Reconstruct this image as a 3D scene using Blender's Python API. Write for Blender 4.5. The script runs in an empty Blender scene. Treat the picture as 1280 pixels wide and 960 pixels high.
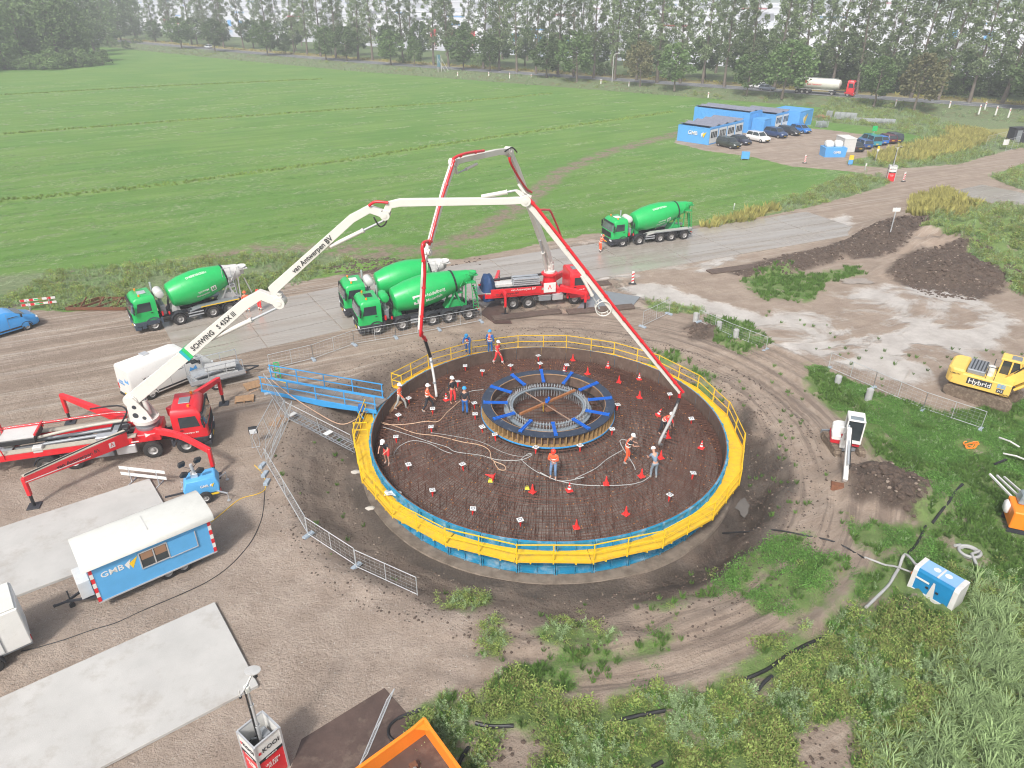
import bpy, bmesh, math, random
import numpy as np
from mathutils import Vector, Matrix, Euler, noise as mnoise
R = math.radians
rnd = random.Random(7)
npr = np.random.default_rng(11)
S = bpy.context.scene
COL = S.collection
CAM_H, CAM_F, CAM_T = 24.0, 888.0, R(29.0)
cam_d = bpy.data.cameras.new('camera')
cam = bpy.data.objects.new('camera', cam_d); COL.objects.link(cam)
cam.location = (0, 0, CAM_H); cam.rotation_euler = (R(90) - CAM_T, 0, 0)
cam_d.sensor_width = 36.0; cam_d.lens = 36.0 * CAM_F / 1280.0
cam_d.clip_start = 0.5; cam_d.clip_end = 6000
S.camera = cam
SUN_EL, SUN_AZ = R(48), R(200)          # azimuth clockwise from +Y
w = bpy.data.worlds.new('World'); S.world = w; w.use_nodes = True
nt = w.node_tree; bg = nt.nodes['Background']
sky = nt.nodes.new('ShaderNodeTexSky'); sky.sky_type = 'NISHITA'; sky.sun_disc = False
sky.sun_elevation = SUN_EL; sky.sun_rotation = SUN_AZ
sky.air_density = 1.0; sky.dust_density = 4.0; sky.ozone_density = 1.0
hs = nt.nodes.new('ShaderNodeHueSaturation'); hs.inputs['Saturation'].default_value = 0.42
nt.links.new(sky.outputs[0], hs.inputs['Color']); nt.links.new(hs.outputs[0], bg.inputs[0])
bg.inputs[1].default_value = 0.12
sl = bpy.data.lights.new('sun', 'SUN'); sl.energy = 2.3; sl.angle = R(7); sl.color = (1.0, 0.965, 0.92)
so = bpy.data.objects.new('sun', sl); COL.objects.link(so)
so.rotation_euler = Vector((math.sin(SUN_AZ) * math.cos(SUN_EL), math.cos(SUN_AZ) * math.cos(SUN_EL), math.sin(SUN_EL))).to_track_quat('Z', 'Y').to_euler()
S.view_settings.view_transform = 'Standard'; S.view_settings.look = 'None'
S.view_settings.exposure = 0.62; S.view_settings.gamma = 1.0
S.view_settings.use_curve_mapping = False
S.render.engine = 'CYCLES'
S.cycles.max_bounces = 6; S.cycles.volume_bounces = 0
S.cycles.transparent_max_bounces = 8; S.cycles.filter_width = 1.1
FW = np.array([0, math.cos(CAM_T), -math.sin(CAM_T)]); UP = np.array([0, math.sin(CAM_T), math.cos(CAM_T)])
def G(x, y, z=0.0):
    """point of the survey photo carried to the level plane at height z"""
    d = FW + np.array([1, 0, 0]) * (x - 640) / CAM_F - UP * (y - 480) / CAM_F
    k = (z - CAM_H) / d[2]
    return Vector((d[0] * k, d[1] * k, z))
def PH(a, b, x, y):
    """point of the survey photo carried to the upright plane through a and b"""
    a = np.array(a[:3], float); b = np.array(b[:3], float)
    n = np.array([b[1] - a[1], -(b[0] - a[0]), 0.0])
    d = FW + np.array([1, 0, 0]) * (x - 640) / CAM_F - UP * (y - 480) / CAM_F
    C = np.array([0, 0, CAM_H]); k = ((a - C) @ n) / (d @ n)
    return Vector(C + d * k)
MATS = {}
def sock(bs, n, v):
    if n in bs.inputs: bs.inputs[n].default_value = v
def M(name, col, rough=0.55, metal=0.0, var=0.12, scale=2.0, dirt=None, bump=0.0, bscale=20.0, coat=0.0, trans=0.0, emit=None, coord='Object'):
    if name in MATS: return MATS[name]
    m = bpy.data.materials.new(name); m.use_nodes = True; MATS[name] = m
    t = m.node_tree; N = t.nodes; L = t.links; bs = N['Principled BSDF']
    tc = N.new('ShaderNodeTexCoord'); oi = N.new('ShaderNodeObjectInfo')
    ad = N.new('ShaderNodeVectorMath'); ad.operation = 'ADD'
    cm = N.new('ShaderNodeVectorMath'); cm.operation = 'SCALE'; cm.inputs[3].default_value = 13.0
    L.new(oi.outputs['Random'], cm.inputs[0]); L.new(tc.outputs[coord], ad.inputs[0]); L.new(cm.outputs[0], ad.inputs[1])
    nz = N.new('ShaderNodeTexNoise'); nz.inputs['Scale'].default_value = scale; nz.inputs['Detail'].default_value = 6; nz.inputs['Roughness'].default_value = 0.65
    L.new(ad.outputs[0], nz.inputs['Vector'])
    mr = N.new('ShaderNodeMapRange'); mr.inputs[1].default_value = 0.25; mr.inputs[2].default_value = 0.75
    mr.inputs[3].default_value = 1 - var; mr.inputs[4].default_value = 1 + var
    L.new(nz.outputs[0], mr.inputs[0])
    mx = N.new('ShaderNodeVectorMath'); mx.operation = 'SCALE'; mx.inputs[0].default_value = col[:3]
    L.new(mr.outputs[0], mx.inputs[3]); out = mx.outputs[0]
    if dirt:
        dc, amt, dsc = dirt
        n2 = N.new('ShaderNodeTexNoise'); n2.inputs['Scale'].default_value = dsc; n2.inputs['Detail'].default_value = 8; n2.inputs['Roughness'].default_value = 0.72
        L.new(ad.outputs[0], n2.inputs['Vector'])
        r2 = N.new('ShaderNodeMapRange'); r2.inputs[1].default_value = 0.62 - amt * 0.35; r2.inputs[2].default_value = 0.78 - amt * 0.2; r2.inputs[4].default_value = min(1, 0.35 + amt)
        L.new(n2.outputs[0], r2.inputs[0])
        mc = N.new('ShaderNodeMix'); mc.data_type = 'RGBA'; mc.inputs[7].default_value = (*dc, 1)
        L.new(out, mc.inputs[6]); L.new(r2.outputs[0], mc.inputs[0]); out = mc.outputs[2]
        r3 = N.new('ShaderNodeMapRange'); r3.inputs[3].default_value = rough; r3.inputs[4].default_value = min(1, rough + 0.35)
        L.new(r2.outputs[0], r3.inputs[0]); L.new(r3.outputs[0], bs.inputs['Roughness'])
    else:
        bs.inputs['Roughness'].default_value = rough
    L.new(out, bs.inputs['Base Color'])
    bs.inputs['Metallic'].default_value = metal
    sock(bs, 'Coat Weight', coat); sock(bs, 'Transmission Weight', trans)
    if emit:
        sock(bs, 'Emission Color', (*emit[0], 1)); sock(bs, 'Emission Strength', emit[1])
    if bump:
        n3 = N.new('ShaderNodeTexNoise'); n3.inputs['Scale'].default_value = bscale; n3.inputs['Detail'].default_value = 5
        L.new(ad.outputs[0], n3.inputs['Vector'])
        b = N.new('ShaderNodeBump'); b.inputs['Strength'].default_value = bump; b.inputs['Distance'].default_value = 0.05
        L.new(n3.outputs[0], b.inputs['Height']); L.new(b.outputs[0], bs.inputs['Normal'])
    return m
MUD = (0.16, 0.125, 0.10)
green = M('green_paint', (0.012, 0.42, 0.10), 0.34, var=.09, coat=.3, dirt=((0.15, 0.27, .15), .14, 2.2))
green_d = M('green_paint_worn', (0.02, 0.36, 0.10), 0.45, var=.1, dirt=(MUD, .18, 3))
red = M('red_paint', (0.66, 0.016, 0.026), 0.36, var=.09, coat=.3, dirt=((.36, .13, .10), .14, 2.5))
red_d = M('red_paint_worn', (0.55, 0.018, 0.03), 0.45, var=.1, dirt=(MUD, .2, 3))
white = M('white_paint', (0.70, 0.69, 0.66), 0.4, var=.05, dirt=((.5, .47, .42), .1, 2.5))
offwhite = M('boom_white', (0.64, 0.615, 0.57), 0.42, var=.05, dirt=((.46, .42, .36), .14, 2.0))
blue = M('blue_paint', (0.045, 0.31, 0.66), 0.42, var=.08, dirt=((.10, .25, .45), .10, 2.5))
blue_pan = M('blue_panel', (0.10, 0.37, 0.68), 0.5, var=.06, dirt=((.07, .27, .5), .16, 1.3))
fwblue = M('formwork_blue', (0.015, 0.22, 0.38), 0.45, var=.2, dirt=((.36, .44, .48), .38, 1.6))
braceblue = M('brace_blue', (0.012, 0.12, 0.52), 0.42, var=.1)
yellow = M('yellow_paint', (0.78, 0.50, 0.015), 0.5, var=.07, dirt=((.36, .25, .06), .17, 3.5))
yell_d = M('yellow_worn', (0.76, 0.46, 0.02), 0.55, var=.12, dirt=((.36, .26, .10), .30, 2.6))
digyel = M('digger_yellow', (0.80, 0.53, 0.12), 0.45, var=.06, dirt=((.40, .30, .15), .15, 2.5))
orange = M('orange_paint', (0.88, 0.24, 0.015), 0.48, var=.07, dirt=((.45, .17, .05), .12, 4))
hiviz = M('hiviz_orange', (0.95, 0.13, 0.05), 0.75, var=.1, scale=8)
hired = M('hiviz_red', (0.88, 0.05, 0.05), 0.75, var=.1, scale=8)
tape = M('reflective_tape', (0.75, 0.75, 0.70), 0.4, var=.03)
black = M('black_plastic', (0.022, 0.023, 0.026), 0.55, var=.15)
dark = M('dark_chassis', (0.035, 0.037, 0.045), 0.6, var=.2, dirt=(MUD, .15, 4))
blackhose = M('black_hose', (0.02, 0.02, 0.022), 0.5, var=.2, dirt=(MUD, .15, 5))
rubber = M('tyre_rubber', (0.028, 0.027, 0.027), 0.85, var=.2, dirt=((.13, .105, .09), .25, 6))
rimm = M('wheel_rim', (0.36, 0.35, 0.34), 0.5, metal=.2, var=.15, dirt=(MUD, .3, 8))
steel = M('galvanised', (0.50, 0.52, 0.54), 0.45, metal=.45, var=.12, scale=6)
alu = M('aluminium', (0.60, 0.61, 0.62), 0.4, metal=.5, var=.08)
greymet = M('grey_metal', (0.26, 0.28, 0.30), 0.5, metal=.3, var=.12, dirt=(MUD, .12, 4))
tankgrey = M('grey_tank', (0.58, 0.57, 0.55), 0.5, var=.1, dirt=((.35, .32, .28), .2, 4))
rust = M('rusty_steel', (0.16, 0.065, 0.032), 0.85, var=.35, scale=6, dirt=((.08, .045, .03), .3, 5))
rebarm = M('rebar_rust', (0.105, 0.045, 0.030), 0.8, var=.4, scale=1.2)
darkrust = M('dark_plate', (0.085, 0.055, 0.045), 0.55, var=.3, scale=1.5, dirt=((.22, .17, .13), .22, 1.2), bump=.2, bscale=8)
timber = M('timber', (0.36, 0.22, 0.12), 0.8, var=.25, scale=5)
timber_d = M('timber_dark', (0.105, 0.075, 0.06), 0.8, var=.3, scale=3, dirt=((.20, .16, .13), .25, 4), bump=.3, bscale=15)
concrete = M('concrete_slab', (0.44, 0.43, 0.41), 0.8, var=.12, scale=.5, dirt=((.30, .265, .23), .28, .8), bump=.12, bscale=30)
concrete2 = M('concrete_block', (0.40, 0.40, 0.39), 0.85, var=.15, scale=3, dirt=((.25, .23, .2), .2, 5))
glass = M('window_glass', (0.035, 0.045, 0.05), 0.08, var=.3, scale=1, coat=.5)
glass_l = M('pale_glass', (0.22, 0.26, 0.28), 0.12, var=.3, scale=1.5)
whiteroof = M('roof_white', (0.60, 0.60, 0.56), 0.6, var=.06, dirt=((.46, .47, .42), .22, 1.2))
skin = M('skin', (0.55, 0.30, 0.21), 0.55, var=.08)
jeans = M('blue_trousers', (0.16, 0.26, 0.42), 0.85, var=.15, scale=8)
workblue = M('work_blue', (0.02, 0.13, 0.42), 0.8, var=.15, scale=8)
darkcloth = M('dark_cloth', (0.03, 0.032, 0.04), 0.85, var=.2, scale=8)
greycloth = M('grey_cloth', (0.36, 0.36, 0.34), 0.85, var=.15, scale=8)
helm_w = M('white_helmet', (0.82, 0.82, 0.80), 0.35, var=.03)
helm_b = M('blue_helmet', (0.03, 0.30, 0.62), 0.35, var=.05)
amber = M('amber_lens', (0.9, 0.25, 0.01), 0.3, var=.05)
redlens = M('red_lens', (0.55, 0.01, 0.01), 0.25, var=.05)
lamp = M('lamp_lens', (0.75, 0.78, 0.80), 0.15, var=.05)
plate_y = M('plate_yellow', (0.8, 0.52, 0.02), 0.5, var=.03)
tarp = M('blue_tarp', (0.015, 0.05, 0.14), 0.7, var=.3, scale=4)
tealm = M('teal', (0.01, 0.36, 0.40), 0.4, var=.05)
ltgreen = M('bright_green', (0.02, 0.45, 0.12), 0.5, var=.1)
cream = M('cream_duct', (0.46, 0.44, 0.38), 0.7, var=.12, dirt=(MUD, .12, 3))
class MB:
    def __init__(s, T=None): s.v = []; s.f = []; s.m = []; s.T = T; s.mi = 0
    def add(s, vs, fs, mi=None):
        n = len(s.v)
        if s.T is not None: vs = [s.T @ Vector(p) for p in vs]
        s.v += [tuple(p) for p in vs]; s.f += [tuple(i + n for i in f) for f in fs]
        s.m += [s.mi if mi is None else mi] * len(fs); return s
    def box(s, c, d, rot=None, top=None, mi=None):
        """c centre, d full sizes, top=(sx,sy) scale of the top face"""
        tx, ty = top or (1, 1); hx, hy, hz = d[0] / 2, d[1] / 2, d[2] / 2
        P = [(-hx, -hy, -hz), (hx, -hy, -hz), (hx, hy, -hz), (-hx, hy, -hz), (-hx * tx, -hy * ty, hz), (hx * tx, -hy * ty, hz), (hx * tx, hy * ty, hz), (-hx * tx, hy * ty, hz)]
        if rot is not None:
            m = Euler(rot).to_matrix() if not isinstance(rot, Matrix) else rot
            P = [m @ Vector(p) for p in P]
        P = [Vector(p) + Vector(c) for p in P]
        return s.add(P, [(3, 2, 1, 0), (4, 5, 6, 7), (0, 1, 5, 4), (1, 2, 6, 5), (2, 3, 7, 6), (3, 0, 4, 7)], mi)
    def bar(s, a, b, w, h=None, up=(0, 0, 1), h1=None, w1=None, mi=None):
        a = Vector(a); b = Vector(b); h = h or w; h1 = h1 or h; w1 = w1 or w
        d = (b - a).normalized(); u = Vector(up)
        if abs(d.dot(u)) > .99: u = Vector((1, 0, 0))
        sd = d.cross(u).normalized(); u = sd.cross(d)
        P = []
        for p, ww, hh in ((a, w, h), (b, w1, h1)):
            for x, y in ((-1, -1), (1, -1), (1, 1), (-1, 1)): P.append(p + sd * x * ww / 2 + u * y * hh / 2)
        return s.add(P, [(3, 2, 1, 0), (4, 5, 6, 7), (0, 1, 5, 4), (1, 2, 6, 5), (2, 3, 7, 6), (3, 0, 4, 7)], mi)
    def cyl(s, a, b, r, r1=None, n=10, caps=True, mi=None):
        a = Vector(a); b = Vector(b); r1 = r if r1 is None else r1
        d = (b - a).normalized(); u = Vector((0, 0, 1)) if abs(d.z) < .95 else Vector((1, 0, 0))
        x = d.cross(u).normalized(); y = d.cross(x)
        P = []; F = []
        for p, rr in ((a, r), (b, r1)):
            for i in range(n):
                t = 2 * math.pi * i / n; P.append(p + x * math.cos(t) * rr + y * math.sin(t) * rr)
        for i in range(n): j = (i + 1) % n; F.append((i, i + n, j + n, j))
        if caps: F += [tuple(range(n)), tuple(range(2 * n - 1, n - 1, -1))]
        return s.add(P, F, mi)
    def tube(s, pts, r, n=6, closed=False, mi=None):
        pts = [Vector(p) for p in pts]; k = len(pts); P = []; F = []
        rr = r if isinstance(r, (list, tuple)) else [r] * k
        px = None
        for i, p in enumerate(pts):
            a = pts[i - 1] if (i > 0 or closed) else p; b = pts[(i + 1) % k] if (i < k - 1 or closed) else p
            d = (b - a).normalized() if (b - a).length > 1e-6 else Vector((0, 0, 1))
            u = px if px is not None else (Vector((0, 0, 1)) if abs(d.z) < .9 else Vector((1, 0, 0)))
            y = d.cross(u)
            if y.length < 1e-4: y = d.cross(Vector((.3, 1, .2)))
            y.normalize(); x = y.cross(d).normalized(); px = x
            for j in range(n):
                t = 2 * math.pi * j / n; P.append(p + x * math.cos(t) * rr[i] + y * math.sin(t) * rr[i])
        for i in range(k if closed else k - 1):
            i2 = (i + 1) % k
            for j in range(n): j2 = (j + 1) % n; F.append((i * n + j, i * n + j2, i2 * n + j2, i2 * n + j))
        if not closed: F += [tuple(range(n - 1, -1, -1)), tuple(range((k - 1) * n, k * n))]
        return s.add(P, F, mi)
    def lathe(s, prof, a, d, n=24, cap=True, mi=None):
        """prof: (distance along axis, radius)"""
        a = Vector(a); d = Vector(d).normalized(); u = Vector((0, 0, 1)) if abs(d.z) < .95 else Vector((1, 0, 0))
        x = d.cross(u).normalized(); y = x.cross(d); P = []; F = []; k = len(prof)
        for t, r in prof:
            for i in range(n):
                q = 2 * math.pi * i / n; P.append(a + d * t + x * math.cos(q) * r + y * math.sin(q) * r)
        for i in range(k - 1):
            for j in range(n): j2 = (j + 1) % n; F.append((i * n + j, i * n + j2, (i + 1) * n + j2, (i + 1) * n + j))
        if cap: F += [tuple(range(n - 1, -1, -1)), tuple(range((k - 1) * n, k * n))]
        return s.add(P, F, mi)
    def prism(s, poly, y0, y1, plane='xz', mi=None):
        n = len(poly); mk = {'xz': lambda p, y: (p[0], y, p[1]), 'xy': lambda p, y: (p[0], p[1], y), 'yz': lambda p, y: (y, p[0], p[1])}[plane]
        P = [mk(p, y0) for p in poly] + [mk(p, y1) for p in poly]
        F = [tuple(range(n)), tuple(range(2 * n - 1, n - 1, -1))] + [(i, i + n, (i + 1) % n + n, (i + 1) % n) for i in range(n)]
        return s.add(P, F, mi)
    def loft(s, rings, mi=None, caps=True):
        n = len(rings[0]); P = [p for r in rings for p in r]; F = []
        for i in range(len(rings) - 1):
            for j in range(n): j2 = (j + 1) % n; F.append((i * n + j, i * n + j2, (i + 1) * n + j2, (i + 1) * n + j))
        if caps: F += [tuple(range(n - 1, -1, -1)), tuple(range((len(rings) - 1) * n, len(rings) * n))]
        return s.add(P, F, mi)
    def quad(s, *p, mi=None): return s.add(p, [tuple(range(len(p)))], mi)
    def mesh(s, name, mats, smooth=None, bevel=0, fix=True):
        me = bpy.data.meshes.new(name); me.from_pydata(s.v, [], s.f)
        if not isinstance(mats, (list, tuple)): mats = [mats]
        for m in mats: me.materials.append(m)
        if len(mats) > 1: me.polygons.foreach_set('material_index', s.m)
        if fix or bevel:
            bm = bmesh.new(); bm.from_mesh(me)
            if fix: bmesh.ops.recalc_face_normals(bm, faces=bm.faces)
            if bevel:
                ed = [e for e in bm.edges if len(e.link_faces) == 2 and e.calc_face_angle(0) > .6]
                bmesh.ops.bevel(bm, geom=ed, offset=bevel, segments=1, affect='EDGES', clamp_overlap=True)
            bm.to_mesh(me); bm.free()
        if smooth is not None:
            me.polygons.foreach_set('use_smooth', [True] * len(me.polygons)); me.set_sharp_from_angle(angle=R(smooth))
        me.update(); return me
    def build(s, name, mats, parent=None, smooth=None, bevel=0, fix=True):
        return obj(name, s.mesh(name, mats, smooth, bevel, fix), parent)
def obj(name, me, parent=None, loc=None, rot=None):
    o = bpy.data.objects.new(name, me); COL.objects.link(o)
    if parent is not None: o.parent = parent
    if loc is not None: o.location = loc
    if rot is not None: o.rotation_euler = rot
    return o
def tag(o, label=None, cat=None, group=None, kind=None):
    if label: o['label'] = label
    if cat: o['category'] = cat
    if group: o['group'] = group
    if kind: o['kind'] = kind
    return o
def thing(name, loc=(0, 0, 0), rz=0.0, label=None, cat=None, group=None):
    o = bpy.data.objects.new(name, None); COL.objects.link(o); o.empty_display_size = .3
    o.location = loc; o.rotation_euler = (0, 0, rz); return tag(o, label, cat, group)
CHILD = None
def copy_tree(o, parent=None):
    c = o.copy(); COL.objects.link(c); c.parent = parent
    for ch in list(o.children): copy_tree(ch, c)
    return c
def frame(root):
    """world -> root local"""
    return (Matrix.Translation(root.location) @ root.rotation_euler.to_matrix().to_4x4()).inverted()
def text_part(txt, size, mat, parent, loc, rot, depth=.004, name='lettering', shear=0, space=1.0, align='CENTER'):
    cu = bpy.data.curves.new(name, 'FONT'); cu.body = txt; cu.size = size; cu.extrude = depth; cu.shear = shear
    cu.space_character = space; cu.align_x = align; cu.align_y = 'CENTER'; cu.resolution_u = 2; cu.offset = size * .012
    t = bpy.data.objects.new('tmp', cu); COL.objects.link(t)
    dg = bpy.context.evaluated_depsgraph_get(); me = bpy.data.meshes.new_from_object(t.evaluated_get(dg))
    bpy.data.objects.remove(t); me.materials.clear(); me.materials.append(mat)
    o = obj(name, me, parent)
    if isinstance(rot, Matrix): o.matrix_local = Matrix.Translation(Vector(loc)) @ rot.to_4x4()
    else: o.location = loc; o.rotation_euler = rot
    return o
# ================================================================== TERRAIN
TC = np.array([2.15, 36.7]); TR = 10.54; RIM = 0.9; PITZ = -1.2
def poly(pts): return np.array([[*G(x, y)[:2]] for x, y in pts])
def sd(px, py, pg):
    """signed distance, positive inside"""
    d = np.full(px.shape, 1e9); ins = np.zeros(px.shape, bool); n = len(pg)
    for i in range(n):
        a = pg[i]; b = pg[(i + 1) % n]; e = b - a; L2 = e @ e + 1e-9
        t = np.clip(((px - a[0]) * e[0] + (py - a[1]) * e[1]) / L2, 0, 1)
        d = np.minimum(d, np.hypot(px - a[0] - t * e[0], py - a[1] - t * e[1]))
        c = ((a[1] > py) != (b[1] > py))
        xi = a[0] + (py - a[1]) / (e[1] if abs(e[1]) > 1e-9 else 1e-9) * e[0]
        ins ^= c & (px < xi)
    return np.where(ins, d, -d)
def ld(px, py, pl):
    d = np.full(px.shape, 1e9)
    for i in range(len(pl) - 1):
        a = pl[i]; b = pl[i + 1]; e = b - a; t = np.clip(((px - a[0]) * e[0] + (py - a[1]) * e[1]) / (e @ e), 0, 1)
        d = np.minimum(d, np.hypot(px - a[0] - t * e[0], py - a[1] - t * e[1]))
    return d
def vn(x, y, seed=0):
    """cheap smooth value noise, vectorised"""
    xi = np.floor(x).astype(np.int64); yi = np.floor(y).astype(np.int64); xf = x - xi; yf = y - yi
    xf = xf * xf * (3 - 2 * xf); yf = yf * yf * (3 - 2 * yf)
    def h(a, b):
        v = (a * 374761393 + b * 668265263 + seed * 1442695041) & 0x7fffffff
        v = ((v ^ (v >> 13)) * 1274126177) & 0x7fffffff
        return ((v ^ (v >> 16)) & 0xffff) / 65535.0
    return (h(xi, yi) * (1 - xf) + h(xi + 1, yi) * xf) * (1 - yf) + (h(xi, yi + 1) * (1 - xf) + h(xi + 1, yi + 1) * xf) * yf
def fbm(x, y, s, o=4, seed=0):
    r = 0; a = .5
    for k in range(o): r = r + a * (vn(x / s, y / s, seed + k) - .5); s /= 2.1; a *= .5
    return r
def sst(a, b, x):
    t = np.clip((x - a) / (b - a), 0, 1); return t * t * (3 - 2 * t)
MROAD = np.array([[-800, 960], [-336, 520], [-190, 398], [-110, 330], [-46, 279], [4, 245], [49, 215], [84, 190.5], [115, 169.5], [160, 139], [230, 93], [330, 27]], float)
P_SITE = poly([(-700, 420), (0, 384), (80, 390), (160, 384), (300, 371), (372, 352), (470, 336), (560, 325), (610, 318), (740, 292), (860, 283), (950, 271), (1000, 261), (1060, 246), (1105, 233), (1112, 222), (1060, 214), (990, 208), (940, 196), (880, 188), (842, 178), (850, 168), (905, 158), (985, 158), (1040, 163), (1110, 172), (1128, 180), (1118, 191), (1062, 200), (1062, 206), (1120, 211), (1200, 205), (1240, 193), (1280, 183), (1700, 140), (1700, 172), (1280, 204), (1236, 221), (1290, 243), (1700, 300), (2600, 2000), (-1500, 2000)])
P_WEED = [poly(p) for p in (
    [(0, 345), (80, 338), (200, 330), (330, 318), (395, 316), (440, 326), (372, 354), (300, 373), (160, 386), (0, 386), (-500, 415), (-500, 370)],
    [(880, 285), (960, 262), (1010, 240), (1050, 222), (1090, 215), (1112, 222), (1105, 233), (1060, 246), (1000, 261), (950, 271)],
    [(1062, 204), (1120, 188), (1130, 180), (1160, 172), (1240, 160), (1300, 160), (1300, 180), (1240, 193), (1200, 205), (1120, 211)],
    [(1040, 128), (1300, 150), (1300, 175), (1160, 172), (1100, 160), (1010, 150)],
    [(1236, 221), (1290, 206), (1500, 200), (1500, 260), (1290, 243)],
)]
P_GREEN = [poly(p) for p in (
    [(928, 352), (980, 335), (1010, 345), (1068, 332), (1078, 342), (1030, 352), (1010, 378), (950, 372)],
    [(885, 396), (930, 402), (962, 426), (930, 440), (900, 430)],
    [(805, 376), (870, 384), (880, 394), (820, 390)],
    [(1008, 455), (1045, 468), (1120, 500), (1190, 516), (1290, 500), (1700, 560), (2400, 1500), (1000, 1500), (480, 1400), (500, 905), (545, 880), (600, 872), (640, 845), (690, 868), (740, 880), (800, 868), (880, 862), (925, 835), (960, 805), (1010, 790), (1060, 760), (1060, 735), (1115, 690), (1085, 690), (1060, 655), (1150, 655), (1160, 600), (1100, 575), (1070, 540), (1010, 485)],
    [(900, 735), (925, 700), (980, 665), (1010, 668), (990, 690), (940, 725), (915, 740)],
    [(935, 752), (960, 725), (1020, 695), (1055, 700), (1035, 745), (990, 765), (950, 765)],
    [(640, 850), (700, 815), (770, 820), (840, 785), (850, 800), (800, 825), (740, 835), (700, 870)],
    [(555, 745), (575, 722), (612, 735), (612, 752), (590, 760)],
    [(595, 800), (620, 770), (640, 800), (615, 825)],
    [(660, 790), (700, 770), (770, 790), (760, 812), (700, 815)],
    [(820, 750), (880, 728), (885, 738), (830, 760)],
    [(1150, 300), (1190, 262), (1282, 254), (1700, 270), (1700, 420), (1290, 375), (1240, 345), (1200, 318)],
    [(1135, 275), (1142, 250), (1180, 240), (1215, 262), (1210, 285), (1160, 292)],
    [(790, 455), (845, 440), (870, 470), (860, 480), (880, 500), (905, 520), (890, 470), (850, 450)],
)]
P_BARE = [poly(p) for p in ([(610, 905), (650, 890), (690, 930), (680, 1000), (600, 1000)], [(985, 905), (1040, 880), (1085, 900), (1090, 1000), (960, 1000)], [(900, 850), (960, 835), (975, 860), (930, 880)], [(1080, 745), (1120, 730), (1125, 755), (1095, 765)])]
P_CLAY = [poly(p) for p in (
    [(740, 335), (800, 345), (890, 375), (960, 395), (1030, 370), (1110, 355), (1220, 372), (1270, 400), (1240, 440), (1220, 465), (1130, 480), (1050, 455), (960, 430), (890, 395), (800, 372), (740, 352)],
    [(800, 318), (850, 325), (900, 318), (1000, 285), (1060, 268), (1066, 282), (960, 312), (900, 340), (800, 335)],
)]
P_DARK = [poly(p) for p in (
    [(905, 338), (985, 318), (1060, 300), (1110, 282), (1165, 285), (1120, 318), (1050, 325), (1000, 340), (930, 348)],
    [(1105, 345), (1130, 320), (1200, 318), (1255, 330), (1275, 350), (1225, 378), (1150, 368)],
    [(1050, 600), (1085, 580), (1140, 588), (1156, 625), (1150, 655), (1110, 640), (1060, 625)],
    [(852, 412), (872, 402), (897, 410), (893, 426), (865, 424)],
    [(395, 335), (450, 322), (520, 322), (510, 332), (440, 345)],
    [(925, 500), (950, 530), (985, 600), (960, 655), (900, 712), (830, 748), (790, 740), (900, 640), (925, 600), (920, 540)],
)]
P_CLEAN = poly([(-300, 620), (-20, 600), (240, 560), (330, 600), (430, 690), (560, 740), (600, 790), (600, 850), (520, 880), (480, 1400), (-900, 1400)])   # stony yard
P_TRACK = np.array([[*G(x, y)[:2]] for x, y in [(540, 312), (600, 290), (660, 250), (700, 215), (760, 190), (850, 166)]])
P_WET = poly([(560, 345), (680, 312), (760, 296), (875, 296), (880, 310), (800, 330), (760, 340), (830, 385), (700, 392), (560, 402)])
STRIPS = [np.array([[*G(x, y)[:2]] for x, y in q]) for q in ([(-300, 190), (0, 168), (240, 150), (430, 137), (560, 129), (690, 117)], [(-300, 290), (0, 252), (200, 232), (430, 201), (560, 180), (700, 160), (840, 140)], [(-200, 128), (0, 119), (200, 108), (400, 99)])]
def mound(x, y, cx, cy, rx, ry, a, h, pw=1.0):
    c, s = math.cos(R(a)), math.sin(R(a)); u = ((x - cx) * c + (y - cy) * s) / rx; v = (-(x - cx) * s + (y - cy) * c) / ry
    return h * np.clip(1 - (u * u + v * v) ** pw, 0, 1)
gm = [(*G(985, 333)[:2], 7, 1.5, 28, .8), (*G(1075, 308)[:2], 8, 2.0, 38, 1.0), (*G(1190, 345)[:2], 7.5, 3.2, -8, 1.5), (*G(1108, 615)[:2], 3.3, 2.4, -20, 1.15), (*G(876, 415)[:2], 1.6, 1.0, 0, .6),
      (*G(460, 333)[:2], 5, 1.0, 15, .45), (*G(1240, 300)[:2], 16, 11, 10, 2.0), (*G(1180, 270)[:2], 6, 4, 20, .9)]
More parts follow.
